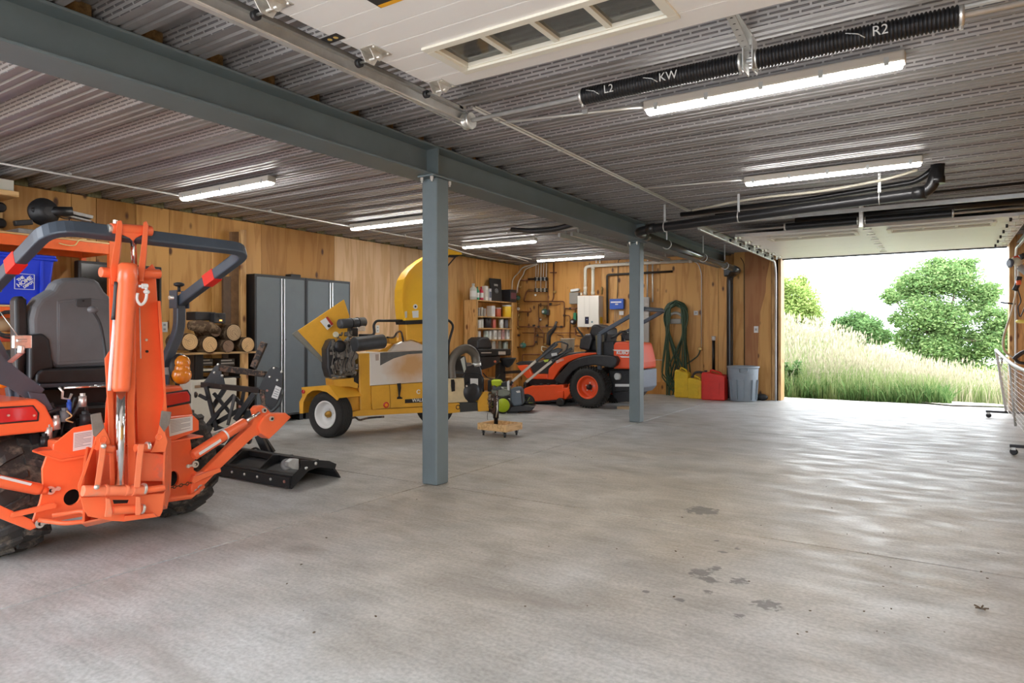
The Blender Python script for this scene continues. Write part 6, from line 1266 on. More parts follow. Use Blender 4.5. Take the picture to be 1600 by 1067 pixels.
c_ = (a[0]+a[1]+a[2]+a[3])/4; uu = (a[3]-a[0]).normalized(); rt_ = (a[1]-a[0]).normalized(); nn = rt_.cross(uu).normalized(); nn = nn if nn.x > 0 else -nn
pgm = mat('print_silver', (.35, .36, .36), .5)
m_ = MB(); m_.prism([c_+nn*.003+uu*y+rt_*x for x, y in ((-.07, .13), (.07, .13), (.06, .08), (.0, .09), (-.06, .08))], nn*.001); m_.build('print_lettering', pgm, fr)
m_ = MB(); m_.tube(arc(c_+nn*.006-uu*.03, rt_, uu, .05, -40, 220, 14), .008, 5); m_.tube([c_+nn*.006-uu*.08-rt_*.02, c_+nn*.006+uu*.0], .006, 5); m_.tube([c_+nn*.006-uu*.08+rt_*.03, c_+nn*.006-uu*.01+rt_*.01], .006, 5); m_.build('print_figure', pgm, fr)
jar('black_box', 795, 470, 453, 13, z0, (.02, .018, .02), 'black printed carton at the right end of the bookshelf top', 'box', 'box', (.14, .05, .06))
rows = [
 (1, [(748, 481, 3.4, (.35, .33, .30), 'small grey tin'), (752.5, 480, 3.6, (.5, .48, .42), 'small pale tin'), (757, 482, 3.6, (.38, .33, .28), 'small brownish tin'), (767, 478, 7.5, (.66, .64, .6), 'crumpled white package'), (778, 481, 7.5, (.55, .12, .06), 'red tin'), (792, 477, 10.5, (.85, .55, .04), 'yellow bucket')]),
 (2, [(748, 499, 5.5, (.7, .7, .66), 'white cup stack'), (753, 498, 4, (.62, .62, .58), 'white beaker'), (761, 495.5, 11, (.03, .025, .03), 'black helmet-like case'), (771.5, 499, 5, (.6, .15, .12), 'red and white can'), (783, 498.5, 5.5, (.65, .65, .6), 'white tub'), (790, 499, 6, (.12, .12, .14), 'dark labelled tub')]),
 (3, [(748, 517, 5, (.72, .72, .7), 'white jar'), (758.5, 516, 6, (.55, .66, .62), 'pale green jar'), (765, 516, 5, (.6, .62, .58), 'glass jar'), (771.5, 515.5, 5.5, (.68, .66, .6), 'cream carton'), (778, 515, 5.5, (.62, .6, .58), 'grey carton'), (784, 514.5, 5, (.66, .4, .4), 'pinkish carton'), (791.5, 513, 6.5, (.72, .71, .68), 'large white carton')]),
 (4, [(749, 538, 5, (.06, .05, .05), 'dark jar'), (769, 531, 6, (.55, .56, .52), 'pale binder'), (775, 531.5, 4, (.4, .24, .14), 'brown book'), (780, 533, 4, (.3, .28, .2), 'olive box'), (789, 534, 7, (.28, .32, .28), 'green glass jar')])]
nm = {1: 'top shelf', 2: 'second shelf', 3: 'third shelf', 4: 'fourth shelf'}
for ri, its in rows:
    for (u, v, w_, col, lb2) in its:
        bx = 'box' if any(s in lb2 for s in ('carton', 'binder', 'book', 'box', 'package')) else 'can'
        jar('carton' if bx == 'box' else 'jar', u, v+8, v, w_, zs[ri], col, lb2+' on the '+nm[ri]+' of the bookshelf', 'box' if bx == 'box' else 'jar', bx, tuple(round(c*.6, 3) for c in col) if ri != 1 else None, x=XS2-.08-.02*(int(u) % 3))
# ================================================================ far wall: hydronic plumbing
def G(x, y, d=0.): p = (790+x/5.336, 400+y/5.336); return FWP.at(p[0], p[1], d)
def FP(u, v, d=0.): return FWP.at(u, v, d)
PN = FWP.n; PT_ = FWP.t
HP = thing('heating_manifold', G(300, 300), 'maze of copper heating pipes, valves and pumps on the far plywood wall', 'plumbing')
def cu(pts, r=.014, m=copper, d=.05, name='copper_pipe', f=.05): return MB().tube(fillet([G(x, y, d) for x, y in pts], f, 4), r, 8).build(name, m, HP)
cu([(200, 199), (110, 203), (103, 300), (103, 590), (490, 590)]); cu([(250, 288), (175, 290), (150, 380), (490, 378), (490, 590)], d=.07)
cu([(400, 40), (400, 350), (385, 380)]); cu([(355, 190), (355, 590)], .011); cu([(490, 437), (600, 437)]); cu([(490, 495), (537, 495), (537, 700)], .011)
cu([(275, 400), (275, 590), (318, 640), (318, 730)], .011); cu([(275, 412), (420, 412), (455, 400)], .008); cu([(140, 640), (640, 640)], .009); cu([(60, 660), (110, 660)], .010)
cu([(115, 465), (215, 465), (205, 432)]); cu([(88, 762), (240, 750), (245, 590)]); cu([(88, 900), (88, 770)]); cu([(140, 900), (140, 820), (290, 820)]); cu([(250, 668), (310, 676)]); cu([(430, 655), (480, 665), (482, 705)], .009)
cu([(580, 440), (580, 660), (650, 672)], .012); cu([(500, 750), (640, 750)], .012); cu([(260, 600), (265, 740)], .010); cu([(370, 137), (425, 137)], .011)
for (x, y) in ((235, 580), (345, 580), (465, 590), (103, 590), (275, 590), (490, 437), (490, 495), (120, 258), (410, 298), (375, 400), (540, 437), (115, 527), (265, 660), (255, 716), (330, 735), (110, 660)):
    p = G(x, y, .05); MB().obox(p, PT_*.024, PN*.022, Z_*.022).build('tee_fitting', MATS['rusty_black'] if (x+y) % 3 else brass, HP, bevel=.006)
for yy in (192, 284):
    MB().cyl(G(188, yy, .06), G(352, yy, .06), .022, seg=12).build('manifold_bar', brass if yy > 200 else darkm, HP)
    for k in range(7):
        for s in (-1, 1):
            p = G(250+16*k, yy+8*s, .07); MB().lathe(p, PN, [(0, .018), (.03, .02), (.045, .012)], seg=8).build('valve_cap', darkm if (k+s) % 2 else galv, HP)
def pump(x, y, r, m2, d=.06):
    p = G(x, y, d); e = MB(); e.lathe(p-PN*.03, PN, [(0, r*.8), (.02, r), (.09, r), (.10, r*.7), (.14, r*.6)], seg=16); o = e.build('pump', m2, HP); MB().lathe(p+PN*.11, PN, [(0, r*.42), (.01, r*.4)], seg=14).build('pump_cap', galv, o); m_ = MB()
    for s in (-1, 1): m_.cyl(p+Z_*s*r, p+Z_*s*(r+.05), .03, seg=10)
    MB().cyl(p-Z_*(r+.05), p+Z_*(r+.05), .03, seg=10).build('flange', brass, o)
pg = mat('pump_green', (.05, .12, .09), .4); pump(330, 465, .062, pg); pump(150, 745, .06, mat('pump_teal', (.06, .20, .16), .4)); pump(103, 350, .055, pg); pump(570, 548, .06, blackp)
MB().obox(G(352, 470, .07), PT_*.035, PN*.04, Z_*.06).build('pump_box', blackp, HP, bevel=.008); MB().obox(G(580, 505, .07), PT_*.03, PN*.04, Z_*.08).build('valve_body', mat('valve_green', (.02, .22, .10), .4), HP, bevel=.01)
for x, y, r in ((108, 440, .034), (572, 548, .03), (250, 325, .022), (295, 530, .018)):
    p = G(x, y, .1); o = MB().lathe(p, PN, [(0, r), (.02, r), (.022, r*.9)], seg=18).build('gauge', label_w, HP); MB().beam(p+PN*.024, p+PN*.024+Z_*r*.7, .003, .003, up=PN).build('needle', blackp, o)
for y0_, y1_ in ((210, 260), (375, 420), (480, 520)): MB().cyl(G(110, y0_, .05), G(108, y1_, .05), .022, seg=10).build('union', brass, HP)
for k, x in enumerate((248, 268, 290, 312, 334)): MB().tube([G(x+8, 15, .03), G(x+6, 100, .05), G(x+2, 186 if k % 2 else 275, .06)], .009, 6).build('pex_line', mat('pex_pale', (.55, .50, .42), .4), HP)
MB().tube(smooth_path([G(265, 62, .05), G(150, 95, .06), (-7.7, G(85, 0).y-.15, G(0, 150).z), (-7.74, G(60, 0).y-.3, G(0, 210).z), (-7.75, G(60, 0).y-.33, G(0, 300).z)], 6), .012, 8).build('pex_loop', MATS['pex_pale'], HP)
MB().tube(smooth_path([G(265, 70, .05), G(170, 110, .06), (-7.62, G(85, 0).y-.1, G(0, 170).z), (-7.66, G(60, 0).y-.2, G(0, 230).z), (-7.68, G(60, 0).y-.25, G(0, 320).z)], 6), .012, 8).build('pex_loop', MATS['pex_pale'], HP)
MB().tube(fillet([(-6.6, 9.5, 2.66), (-6.9, 11.2, 2.63), G(200, 50, .04)], .8, 10), .011, 8).build('ceiling_line', cond, HP)
MB().tube(fillet([(-6.9, 8.3, 2.66), (-7.3, 10.3, 2.62), G(240, 58, .04)], .8, 10), .012, 8).build('ceiling_line', cond, HP)
p = [G(350, 740, .08), G(352, 640, .08), G(405, 600, .1), G(425, 545, .1)]
o = tag(MB().tube(fillet(p, .05), .026, 10).build('riser_pipe', mat('pipe_iron', (.12, .10, .09), .5, .5), loc=p[0]), 'bent dark iron pipe rising behind the orange mower seat', 'pipe')
e = thing('wall_box', G(577, 350), 'small grey metal box with papers on top, left of the white boiler', 'box'); MB().obox(G(577, 352, .06), PT_*.10, PN*.06, Z_*.12).build('housing', mat('box_grey', (.30, .28, .25), .5), e, bevel=.006); m_ = MB(); m_.obox(G(580, 285, .07), PT_*.095+Z_*.01, PN*.05, Z_*.03); m_.build('papers', label_w, e, bevel=.02)
# boiler
def BX(u0, u1, v0, v1, d, name, lab, cat, m, bevel=.01):
    a, b = FP(u0, v1, 0), FP(u1, v0, 0); return None
bo = thing('boiler', FP(918, 511), 'white wall-hung boiler with a small dark display and two white flue pipes', 'boiler'); d_ = .30
a, b, c, e_ = FP(902, 511, d_), FP(935.5, 511, d_), FP(935.5, 461.5, d_), FP(902, 462, d_)
MB().prism([a, b, c, e_], -PN*d_).build('casing', mat('boiler_white', (.74, .71, .64), .35), bo, bevel=.012, bseg=3)
for u in (913, 921): MB().beam(FP(u, 463, d_+.001), FP(u, 510, d_+.001), .004, .003, up=PN).build('seam', mat('seam_grey', (.5, .48, .43), .5), bo)
q = [FP(914, 495, d_+.002), FP(920, 495, d_+.002), FP(920, 506, d_+.002), FP(914, 506, d_+.002)]; o = MB().prism(q, PN*.006).build('display', mat('display_black', (.01, .01, .03), .2), bo, bevel=.002)
MB().obox(FP(917, 499, d_+.009), PT_*.012, PN*.001, Z_*.01).build('screen', mat('screen_blue', (.2, .25, .5), .3), o)
MB().obox(FP(925, 503, d_+.003), PT_*.018, PN*.002, Z_*.018).build('emblem', mat('emblem_teal', (.10, .18, .2), .4), bo); 
s0, s1 = FP(936, 505, d_), FP(936, 495, d_); t_ = s0-PN*.06+PT_*.004; MB().prism([s0-PN*.05+PT_*.003, s0-PN*.22+PT_*.003, s1-PN*.22+PT_*.003, s1-PN*.05+PT_*.003], PT_*.002).build('yellow_label', mat('label_yellow', (.75, .55, .03), .5), bo)
pvc = mat('pvc_cream', (.74, .70, .60), .35)
P1, P2 = FP(914.5, 461, .16), FP(926.5, 461, .16); top1 = FP(914.5, 415.5, .16)
m_ = MB(); m_.tube(fillet([P1, FP(914.5, 417, .16), FP(925, 415.5, .16), FP(984, 412, .14), FP(1081, 407.5, .12)], .07, 5), .032, 16); m_.build('flue_pipe', pvc, bo)
m_ = MB(); m_.tube([P2, FP(926.5, 416, .16)], .032, 16); m_.build('flue_pipe', pvc, bo)
for uv in ((914.5, 458), (926.5, 458), (926.5, 418), (914.5, 450), (980, 412), (1079, 407.6)): p = FP(*uv, .16 if uv[0] < 950 else .14); ax = Z_ if uv[0] < 950 else PT_; MB().cyl(p-ax*.03, p+ax*.03, .038, seg=16).build('coupling', pvc, bo)
MB().lathe(FP(908, 461, .2), Z_, [(0, .02), (.05, .02), (.055, .01)], seg=12).build('vent_cap', pvc, bo)
for u in (931.5, 937, 1027, 1012): MB().beam(FP(u, 411, .14), FP(u, 404, .14)+Z_*.06, .02, .004, up=PN).build('pipe_hanger', galv, bo)
m_ = MB(); m_.lathe(FP(940.5, 460, .1), Z_, [(0, .02), (.08, .022), (.09, .03), (.13, .03), (.16, .01)], seg=10); m_.build('relief_valve', brass, bo)
pipe('iron_pipe', [FP(949, 505, .07), FP(948.5, 429.5, .07), FP(985, 427.5, .07), FP(1051, 424, .07)], .022, mat('iron_black', (.04, .035, .03), .5, .3), 'black iron pipe running level on the far wall from the boiler behind the post', 'pipe', r_f=.04)
e = thing('pump_controller', FP(964, 475), 'blue heating controller box with a white stripe, right of the boiler', 'controller')
MB().obox(FP(964.3, 475, .05), PT_*.145, PN*.05, Z_*.105).build('housing', mat('controller_blue', (.012, .08, .42), .4), e, bevel=.008)
MB().obox(FP(962.5, 472, .101), PT_*.11, PN*.002, Z_*.014).build('stripe', label_w, e); MB().obox(FP(963.5, 475.3, .101), PT_*.03, PN*.002, Z_*.014).build('logo_block', label_w, e)
for u in (961, 964, 967, 971): MB().tube(smooth_path([FP(u, 483, .04), FP(u-.3, 495, .03), FP(u+.3, 510, .03)], 4), .006, 6).build('control_wire', mat('wire_tan', (.45, .38, .28), .6), e)
MB().obox(FP(971, 489, .06), PT_*.045, PN*.01, Z_*.04).build('tag', label_w, e, bevel=.004)
pipe('cable', [FP(972, 404.5, .05), FP(966, 406, .05), FP(965.3, 440, .04), FP(964.5, 466, .05)], .008, darkm, 'dark cord dropping from the ceiling to the blue controller', 'cable', r_f=.06)
m_ = MB(); m_.tube(arc(FP(969.5, 520, .06), PT_, Z_, .045, 0, 360, 14)[:-1], .006, 5, closed=True); m_.tube(smooth_path([FP(973, 517, .06), FP(980, 516, .06), FP(986, 520, .06)], 4), .006, 5); tag(m_.build('cable_loop', blackp, loc=FP(969, 520)), 'small black cable loop beneath the blue controller', 'cable')
e = thing('breaker_panel', FP(1000, 520), 'tall grey electrical panel mostly hidden behind the farther post', 'panel')
MB().prism([FP(986, 553, .14), FP(1014, 553, .14), FP(1014, 464, .14), FP(986, 464, .14)], -PN*.09).build('enclosure', mat('panel_grey', (.40, .39, .36), .5), e, bevel=.006)
for k in range(6): MB().obox(FP(1011, 475+5*k, .142), PT_*.03, PN*.002, Z_*.005).build('louvre', galv, e)
for u, v1 in ((1011.5, 464), (1019.8, 472)): pipe('conduit', [FP(u, 411, .06), FP(u, v1, .06)], .016, cond, 'pale conduit dropping down to the grey panel, %s one' % ('left' if u < 1015 else 'right'), 'conduit', r_f=0)
# small wall fittings right of the far post
def wallbox(name, u, v, sx, sz, lab, cat, m=label_w, sub=None, y=None):
    if y is None: p, n_, t__ = FP(u, v, .01), PN, PT_
    else: p, n_, t__ = PY(u, v, y), -Y_, X_
    e = thing(name, p, lab, cat); MB().obox(p, t__*sx/2, n_*.012, Z_*sz/2).build('plate', m, e, bevel=.004)
    if sub: MB().obox(p+n_*.013, t__*sx*.25, n_*.003, Z_*sz*.18).build(sub, MATS['socket_grey'], e)
wallbox('thermostat', 1087.6, 489, .085, .085, 'white thermostat with a grey screen, right of the coiled hose', 'thermostat', sub='screen')
wallbox('light_switch', 1181.5, 514.7, .075, .12, 'white light switch on the brown board beside the doorway', 'switch', sub='rocker', y=JY-.02)
wallbox('outlet', 995, 487, .07, .12, 'small white outlet left of the farther post by the blue controller', 'outlet', sub='socket')
pipe('wire', [FP(1078, 408, .03), FP(1090, 410, .03), FP(1096, 425, .02), FP(1096, 545, .02)], .008, cond, 'thin pale wire curving down beside the thermostat', 'wire', r_f=.2)
m_ = MB(); m_.obox(FP(1094, 545, .04), PT_*.04, PN*.03, Z_*.03); m_.build; o = tag(m_.build('hose_tap', brass, loc=FP(1094, 545), bevel=.01), 'brass hose tap low on the far wall', 'tap')
MB_ = MB(); MB_.tube(smooth_path([FP(1094, 547, .06), FP(1090, 556, .07), FP(1080, 564, .08), FP(1072, 569, .08)], 5), .014, 8); tag(MB_.build('hose_lead', mat('hose_dark', (.05, .07, .04), .5), loc=FP(1094, 547)), 'dark hose lead from the tap to the coiled green hose', 'hose')
pipe('wire', [FP(1016, 562, .015), FP(1038, 562.5, .015)], .006, cond, 'short pale wire running level, left of the coiled hose', 'wire', r_f=0)
hgm = mat('hose_green', (.035, .075, .04), .45, 0, 20, .2); HG = thing('garden_hose', FP(1056, 590, .1), 'long dark green garden hose coiled on a grey wall hanger', 'hose')
m_ = MB(); m_.tube(arc(FP(1055.5, 501, .12), PT_, Z_, .15, -20, 200, 16), .028, 8); m_.build('hanger_arch', mat('hanger_grey', (.30, .29, .26), .5), HG); m_ = MB(); m_.obox(FP(1055.5, 502, .05), PT_*.12, PN*.05, Z_*.05); m_.build('hanger_back', MATS['hanger_grey'], HG, bevel=.02)
for i in range(15):
    w0 = rng.uniform(.10, .19); w1 = rng.uniform(.13, .26); zt_ = FP(0, 494+rng.uniform(-2, 3), .1).z; zb_ = FP(0, 575+rng.uniform(-12, 16), .1).z; c_ = FP(1056, 540, .10+rng.uniform(-.03, .07)); cx = rng.uniform(-.04, .05); cr_ = (i % 3 == 0)
    pts = [(0, zt_), (w0, zt_-.10), (w0+.02, zt_-.4), (w1*(-.6 if cr_ else 1)+cx, zb_+.35), (w1*(-.9 if cr_ else .9)+cx, zb_+.15), (cx, zb_), (-w1*(-.9 if cr_ else .9)+cx, zb_+.15), (-w1*(-.6 if cr_ else 1)+cx, zb_+.35), (-w0-.02, zt_-.4), (-w0, zt_-.10)]
    P3 = [Vector((c_.x, c_.y, 0))+PT_*a+Z_*b+PN*rng.uniform(-.01, .02) for a, b in pts]; P3 = smooth_path(P3+[P3[0]], 5); MB().tube(P3[:-1], .0135, 6, closed=True).build('coil', hgm, HG)
tag(MB().cyl(FP(1115, 580, .1)*1.0, FP(1115, 532, .1), .028, seg=14).build('standpipe', abs_, loc=FP(1115, 580, .1)), 'short black upright pipe with a white cap behind the red can', 'pipe')
MB_ = MB(); MB_.lathe(FP(1115, 532, .1), Z_, [(0, .036), (.06, .036), (.065, .04), (.085, .04)], seg=14); tag(MB_.build('pipe_cap', label_w, loc=FP(1115, 530, .1)), 'white cap on the black upright pipe', 'cap')
pipe('wire', [(-3.15, JY-.01, 2.60), (-3.09, JY-.01, 2.5), (-3.085, JY-.01, .5)], .006, darkm, 'dark wire down the edge of the brown board', 'wire', r_f=.05)
# fuel cans, bin
def can(u, v, w_, h, m, lab, grp, spout=True, y=12.35, th=.2):
    b = PY(u, v, y); b.z = 0; e = thing('fuel_can', b, lab, 'fuel can', grp); x0, x1 = -w_/2, w_/2
    m_ = MB(); pr = [(x0, 0), (x1, 0), (x1, h*.86), (x1-.03, h*.92), (x0+w_*.6, h*.94), (x0+w_*.35, h), (x0+.02, h), (x0, h*.94)]
    m_.prism([b+X_*x+Z_*z-Y_*th/2 for x, z in pr], Y_*th); m_.build('body', m, e, bevel=.025, bseg=3)
    MB().obox(b+X_*x0*.1+Z_*h*.42-Y_*(th/2), X_*w_*.32, Y_*.006, Z_*h*.25).build('embossed_panel', m, e, bevel=.008)
    m_ = MB(); m_.tube(fillet([b+X_*(x0+w_*.30)+Z_*h*.96, b+X_*(x0+w_*.34)+Z_*(h+.045), b+X_*(x1-w_*.22)+Z_*(h*.98), b+X_*(x1-.05)+Z_*h*.8], .04), .016, 8); m_.build('handle', m, e)
    MB().cyl(b+X_*(x0+.05)+Z_*h*.95, b+X_*(x0+.05)+Z_*(h+.03), .028, seg=14).build('cap', blackp if spout else m, e)
    return e, b
ymt = mat('can_yellow', (.72, .50, .03), .5, 0, 6, .12); rmt = mat('can_red', (.66, .03, .02), .45, 0, 6, .1)
can(1067, 618, .27, .52, ymt, 'taller yellow fuel can below the coiled hose', 'fuel cans'); can(1088, 619, .26, .38, ymt, 'shorter yellow fuel can with a black spout hose', 'fuel cans', y=12.3)
e, b = can(1116.5, 621, .42, .50, rmt, 'large red fuel can between the yellow cans and the grey bin', 'fuel cans', y=12.2, th=.24)
MB_ = MB(); p0 = PY(1083, 592, 12.3); MB_.tube(smooth_path([p0-Z_*.02, p0+Z_*.10+X_*.02, p0+Z_*.13+X_*.10, PY(1098, 582, 12.3), PY(1104, 582, 12.3)], 5), .022, 8); tag(MB_.build('spout_hose', blackp, loc=p0), 'black spout hose arching from the short yellow can to the red one', 'hose')
m_ = MB(); p0 = PY(1134, 590, 12.3); m_.tube([p0-X_*.05, p0+X_*.08, p0+X_*.10-Z_*.35], .04, 8); tag(m_.build('dark_spout', blackp, loc=p0), 'dark nozzle squeezed between the red can and the grey bin', 'nozzle')
bb = PZ(1160.5, 626); BN = thing('waste_bin', (bb.x, bb.y+.02, 0), 'round grey plastic waste bin at the foot of the brown board', 'bin'); c_ = ORG[BN.name]; s_ = (PX(1161, 600, c_.x)-PX(1160, 600, c_.x)).length; sc = c_.dot(FW)/F; Rt, Rb = 23.0*sc, 20.2*sc; Hh = 54*sc
gb = mat('bin_grey', (.27, .32, .37), .5, 0, 6, .08)
m_ = MB(); m_.lathe(c_, Z_, [(0, Rb*.96), (.01, Rb), (Hh-.05, Rt), (Hh-.03, Rt), (Hh-.03, Rt+.016), (Hh, Rt+.018), (Hh+.003, Rt-.002), (Hh-.05, Rt-.008), (.02, Rb-.01)], seg=36); m_.build('tub', gb, BN, fix=True)
for a in (-130, -100, -70, -40, -10, 170): 
    d = Vector((math.cos(math.radians(a)), math.sin(math.radians(a)), 0)); MB().beam(c_+d*(Rb+.004)+Z_*.03, c_+d*(Rt*.985)+Z_*(Hh*.62), .012, .05, up=d).build('rib', gb, BN, bevel=.004)
for a in (-75, 105): d = Vector((math.cos(math.radians(a)), math.sin(math.radians(a)), 0)); s = Vector((-d.y, d.x, 0)); MB().tube(fillet([c_+d*(Rt+.01)-s*.07+Z_*(Hh-.04), c_+d*(Rt+.04)-s*.07+Z_*(Hh-.1), c_+d*(Rt+.04)+s*.07+Z_*(Hh-.1), c_+d*(Rt+.01)+s*.07+Z_*(Hh-.04)], .02), .011, 8).build('handle', gb, BN)
p = PY(1190, 618, JY-.1); p.z = .06; m_ = MB(); m_.ball(p, .11, .07, .06); tag(m_.build('bait_box', blackp, loc=p-Z_*.06), 'small black lump of a box on the floor beside the grey bin', 'box')
# ================================================================ zero-turn mower with folded roll bar
YZ = PZ(918, 638).y; ZT = thing('riding_mower', (PZ(918, 638).x, YZ+.6, 0), 'orange and black diesel riding mower parked before the plumbing wall', 'mower')
orz = mat('mower_orange', (.78, .085, .018), .32, 0, 3, .08, coat=.3)
def W(uvs, dy, th, name, m, par=ZT, bevel=.006, **k): return MB().prism([PY(u, v, YZ+dy) for u, v in uvs], (0, th, 0)).build(name, m, par, bevel=bevel, **k)
def WY(uv, dy=0.): return PY(uv[0], uv[1], YZ+dy)
wc = WY((917, 606)); Rz = .335; wv = thing('drive_wheel', (wc.x, YZ+.13, Rz), None, None); wv.parent = ZT; wv.location = Vector((wc.x, YZ+.13, Rz))-ORG[ZT.name]; ORG[wv.name] = Vector((wc.x, YZ+.13, Rz))
wheel(wv, (wc.x, YZ+.13, Rz), (0, -1, 0), Rz, .27, Rz*.55, rubber, orz, 'turf', darkm)
wv2 = thing('drive_wheel', (wc.x, YZ+1.1, Rz), None, None); wv2.parent = ZT; wv2.location = Vector((wc.x, YZ+1.1, Rz))-ORG[ZT.name]; ORG[wv2.name] = Vector((wc.x, YZ+1.1, Rz))
wheel(wv2, (wc.x, YZ+1.1, Rz), (0, 1, 0), Rz, .27, Rz*.55, rubber, orz, 'turf', darkm)
for dy in (.2, 1.0):
    c_ = Vector((WY((815, 610)).x, YZ+dy, .15)); wf_ = thing('front_caster', c_, None, None); wf_.parent = ZT; wf_.location = c_-ORG[ZT.name]; ORG[wf_.name] = c_
    wheel(wf_, c_, (0, -1, 0), .15, .12, .07, rubber, orz, 'smooth'); MB().box((c_.x-.03, c_.y-.09, .12), (c_.x+.03, c_.y+.09, .36)).build('fork', darkm, wf_)
W([(856, 593), (857, 576), (866, 567), (874.5, 560), (887, 555.5), (901, 552.6), (915, 551), (931.5, 551), (932, 553.5), (921, 555), (910, 557), (899, 560.5), (889, 565), (882, 570), (876, 576), (870, 584), (864.5, 593)], .12, .06, 'fender_panel', orz, bevel=.01)
W([(807, 572), (812, 570.5), (824, 570), (828, 577), (831, 584.6), (855, 584.2), (856, 592.6), (840, 592.6), (822, 591)], .14, .9, 'front_cowl', orz, bevel=.02)
W([(828, 571), (856, 565), (858, 584), (832, 584)], .2, .8, 'foot_well', blackp)
W([(804, 568), (812, 564.5), (826, 564), (842, 566), (855, 562), (872, 556), (890, 551), (915, 548.5), (915, 553), (880, 562), (860, 572), (830, 571), (812, 572)], .22, .8, 'deck_cover', blackp, bevel=.02)
W([(881.6, 575), (890, 566), (901, 560.5), (913, 557), (926, 554.4), (945, 554.5), (961, 556.5), (964.5, 563), (961, 571), (954.7, 575), (945, 573), (930, 570.5), (918, 571), (905, 574), (895, 580), (886, 590), (880, 600), (868, 597), (866, 592)], .04, .25, 'rear_fender', blackp, bevel=.02)
W([(826, 592), (900, 592), (900, 600), (826, 602)], .2, .8, 'frame', darkm)
W([(958, 540), (960, 534.5), (975, 533.5), (996, 536), (999, 548), (1003, 566), (1003, 577), (990, 577), (957, 576), (961, 570), (964, 563), (958, 555)], .16, .62, 'engine_hood', orz, bevel=.03, bseg=3)
W([(985, 578), (1004, 578), (1004, 606), (997, 614), (985, 614), (983, 603)], .18, .62, 'rear_bumper', mat('bumper_grey', (.20, .225, .27), .5, 0, 6, .1), bevel=.012)
text('KUBOTA', 'brand_letters', label_w, WY((977, 551.2), .155), X_, Z_, .075, ZT, .002, bold=.002)
for a, b, v0, v1 in ((957, 990, 546.3, 548), (968, 1000, 556.5, 558.5)): W([(a, v0), (b, v0+.6), (b, v1+.6), (a+3, v1)], .152, .004, 'stripe', label_w, bevel=0)
text('ZD331', 'model_letters', label_w, WY((875, 563.5), .115), Vector((1, 0, .35)), Z_, .055, ZT, .002, bold=.001)
W([(950, 577), (997, 577), (997, 612), (985, 626), (958, 622), (950, 600)], .35, .5, 'engine_block', mat('engine_dark', (.03, .03, .032), .5, .3, 25, .3, .5, 50), bevel=.03)
MB().cyl(WY((963, 588), .30), WY((968, 588), .36), .055, seg=16).build('filter_can', label_w, ZT); W([(961, 600), (983, 600), (983, 604), (961, 604)], .3, .02, 'hitch_label', label_w, bevel=0); W([(959, 612), (985, 612), (985, 628), (965, 628)], .3, .4, 'muffler_guard', darkm)
W([(818, 607), (830, 602.6), (881, 600.6), (881, 606), (886, 606), (889.5, 597), (893, 598), (892, 614), (884, 624), (832, 628), (818, 624)], .05, 1.1, 'mower_deck', orz, bevel=.03, bseg=3)
W([(820, 624), (880, 623), (882, 627), (824, 630)], .06, 1.0, 'deck_skirt', darkm)
for u, v in ((846, 602), (857, 602), (871, 601.5), (838, 604)): p = WY((u, v), .1); MB().cyl(p-Z_*.03, p+Z_*.03, .03, seg=10).build('spindle', darkm, ZT)
p = WY((874.5, 625), .0); p.z = .07; MB().lathe(p, Y_, [(0, .03), (.005, .07), (.07, .07), (.075, .03)], seg=18).build('gauge_wheel', rubber, ZT); W([(870, 612), (880, 611), (880, 622), (872, 622)], .02, .05, 'wheel_bracket', orz)
# seat, consoles, levers
W([(910, 546), (907.5, 538), (911, 530), (922, 529), (945, 531), (948, 540), (944, 549), (918, 549.5)], .35, .5, 'seat_cushion', blackp, bevel=.04, bseg=3)
W([(917, 531), (921, 518), (924, 508), (930, 506), (938, 510), (947, 511.5), (949, 522), (946, 535), (930, 540)], .38, .45, 'seat_back', blackp, bevel=.04, bseg=3)
W([(904, 545), (906, 530), (914, 522), (923, 521), (925, 530), (920, 548)], .25, .1, 'side_console', blackp, bevel=.03)
W([(930, 524), (940, 523), (941, 554), (932, 554)], .16, .1, 'roll_bar_base', mat('post_olive', (.13, .11, .06), .5, .4), bevel=.004); W([(940, 534), (958, 533), (962, 556), (942, 556)], .2, .4, 'battery_box', blackp, bevel=.01)
MB().tube(fillet([WY((901, 511), .3), WY((904, 516), .3), WY((912, 526), .3), WY((915, 540), .3)], .06), .016, 8).build('drive_lever', blackp, ZT)
MB().tube(fillet([WY((858.5, 540), .7), WY((859, 524), .7), WY((866, 516), .7), WY((869, 508), .7)], .05), .022, 8).build('drive_lever', darkm, ZT)
# folded roll bar: arms run back from the pivots, hoop across
pv0, pv1 = WY((937, 522), .12), WY((937, 522), .12)+Y_*.95; t0, t1 = PY(1004, 482.5, YZ+.12), PY(1004, 482.5, YZ+.12)+Y_*.95
u0 = WY((946, 516), .12)
hoop = fillet([pv0, u0, t0, t1, u0+Y_*.95, pv1], .10, 4); m_ = MB(); nn = (t0-u0).normalized().cross(Y_)
m_.sweep([(-.025, -.03), (.025, -.03), (.025, .03), (-.025, .03)], hoop, up=nn); m_.build('roll_bar', ropsm, ZT, bevel=.006)
for q in (pv0, pv1): MB().box((q.x-.03, q.y-.03, .62), (q.x+.03, q.y+.03, q.z)).build('roll_bar_post', ropsm, ZT, bevel=.006); 
MB().tube(fillet([WY((955, 528), .2), WY((962, 526), .2), WY((970, 518), .2), WY((980, 522), .2)], .05), .02, 8).build('rear_harness', blackp, ZT)
W([(969, 517), (974, 516), (978, 520), (984, 518), (985, 532), (976, 532)], .4, .1, 'fuel_neck', blackp, bevel=.02)
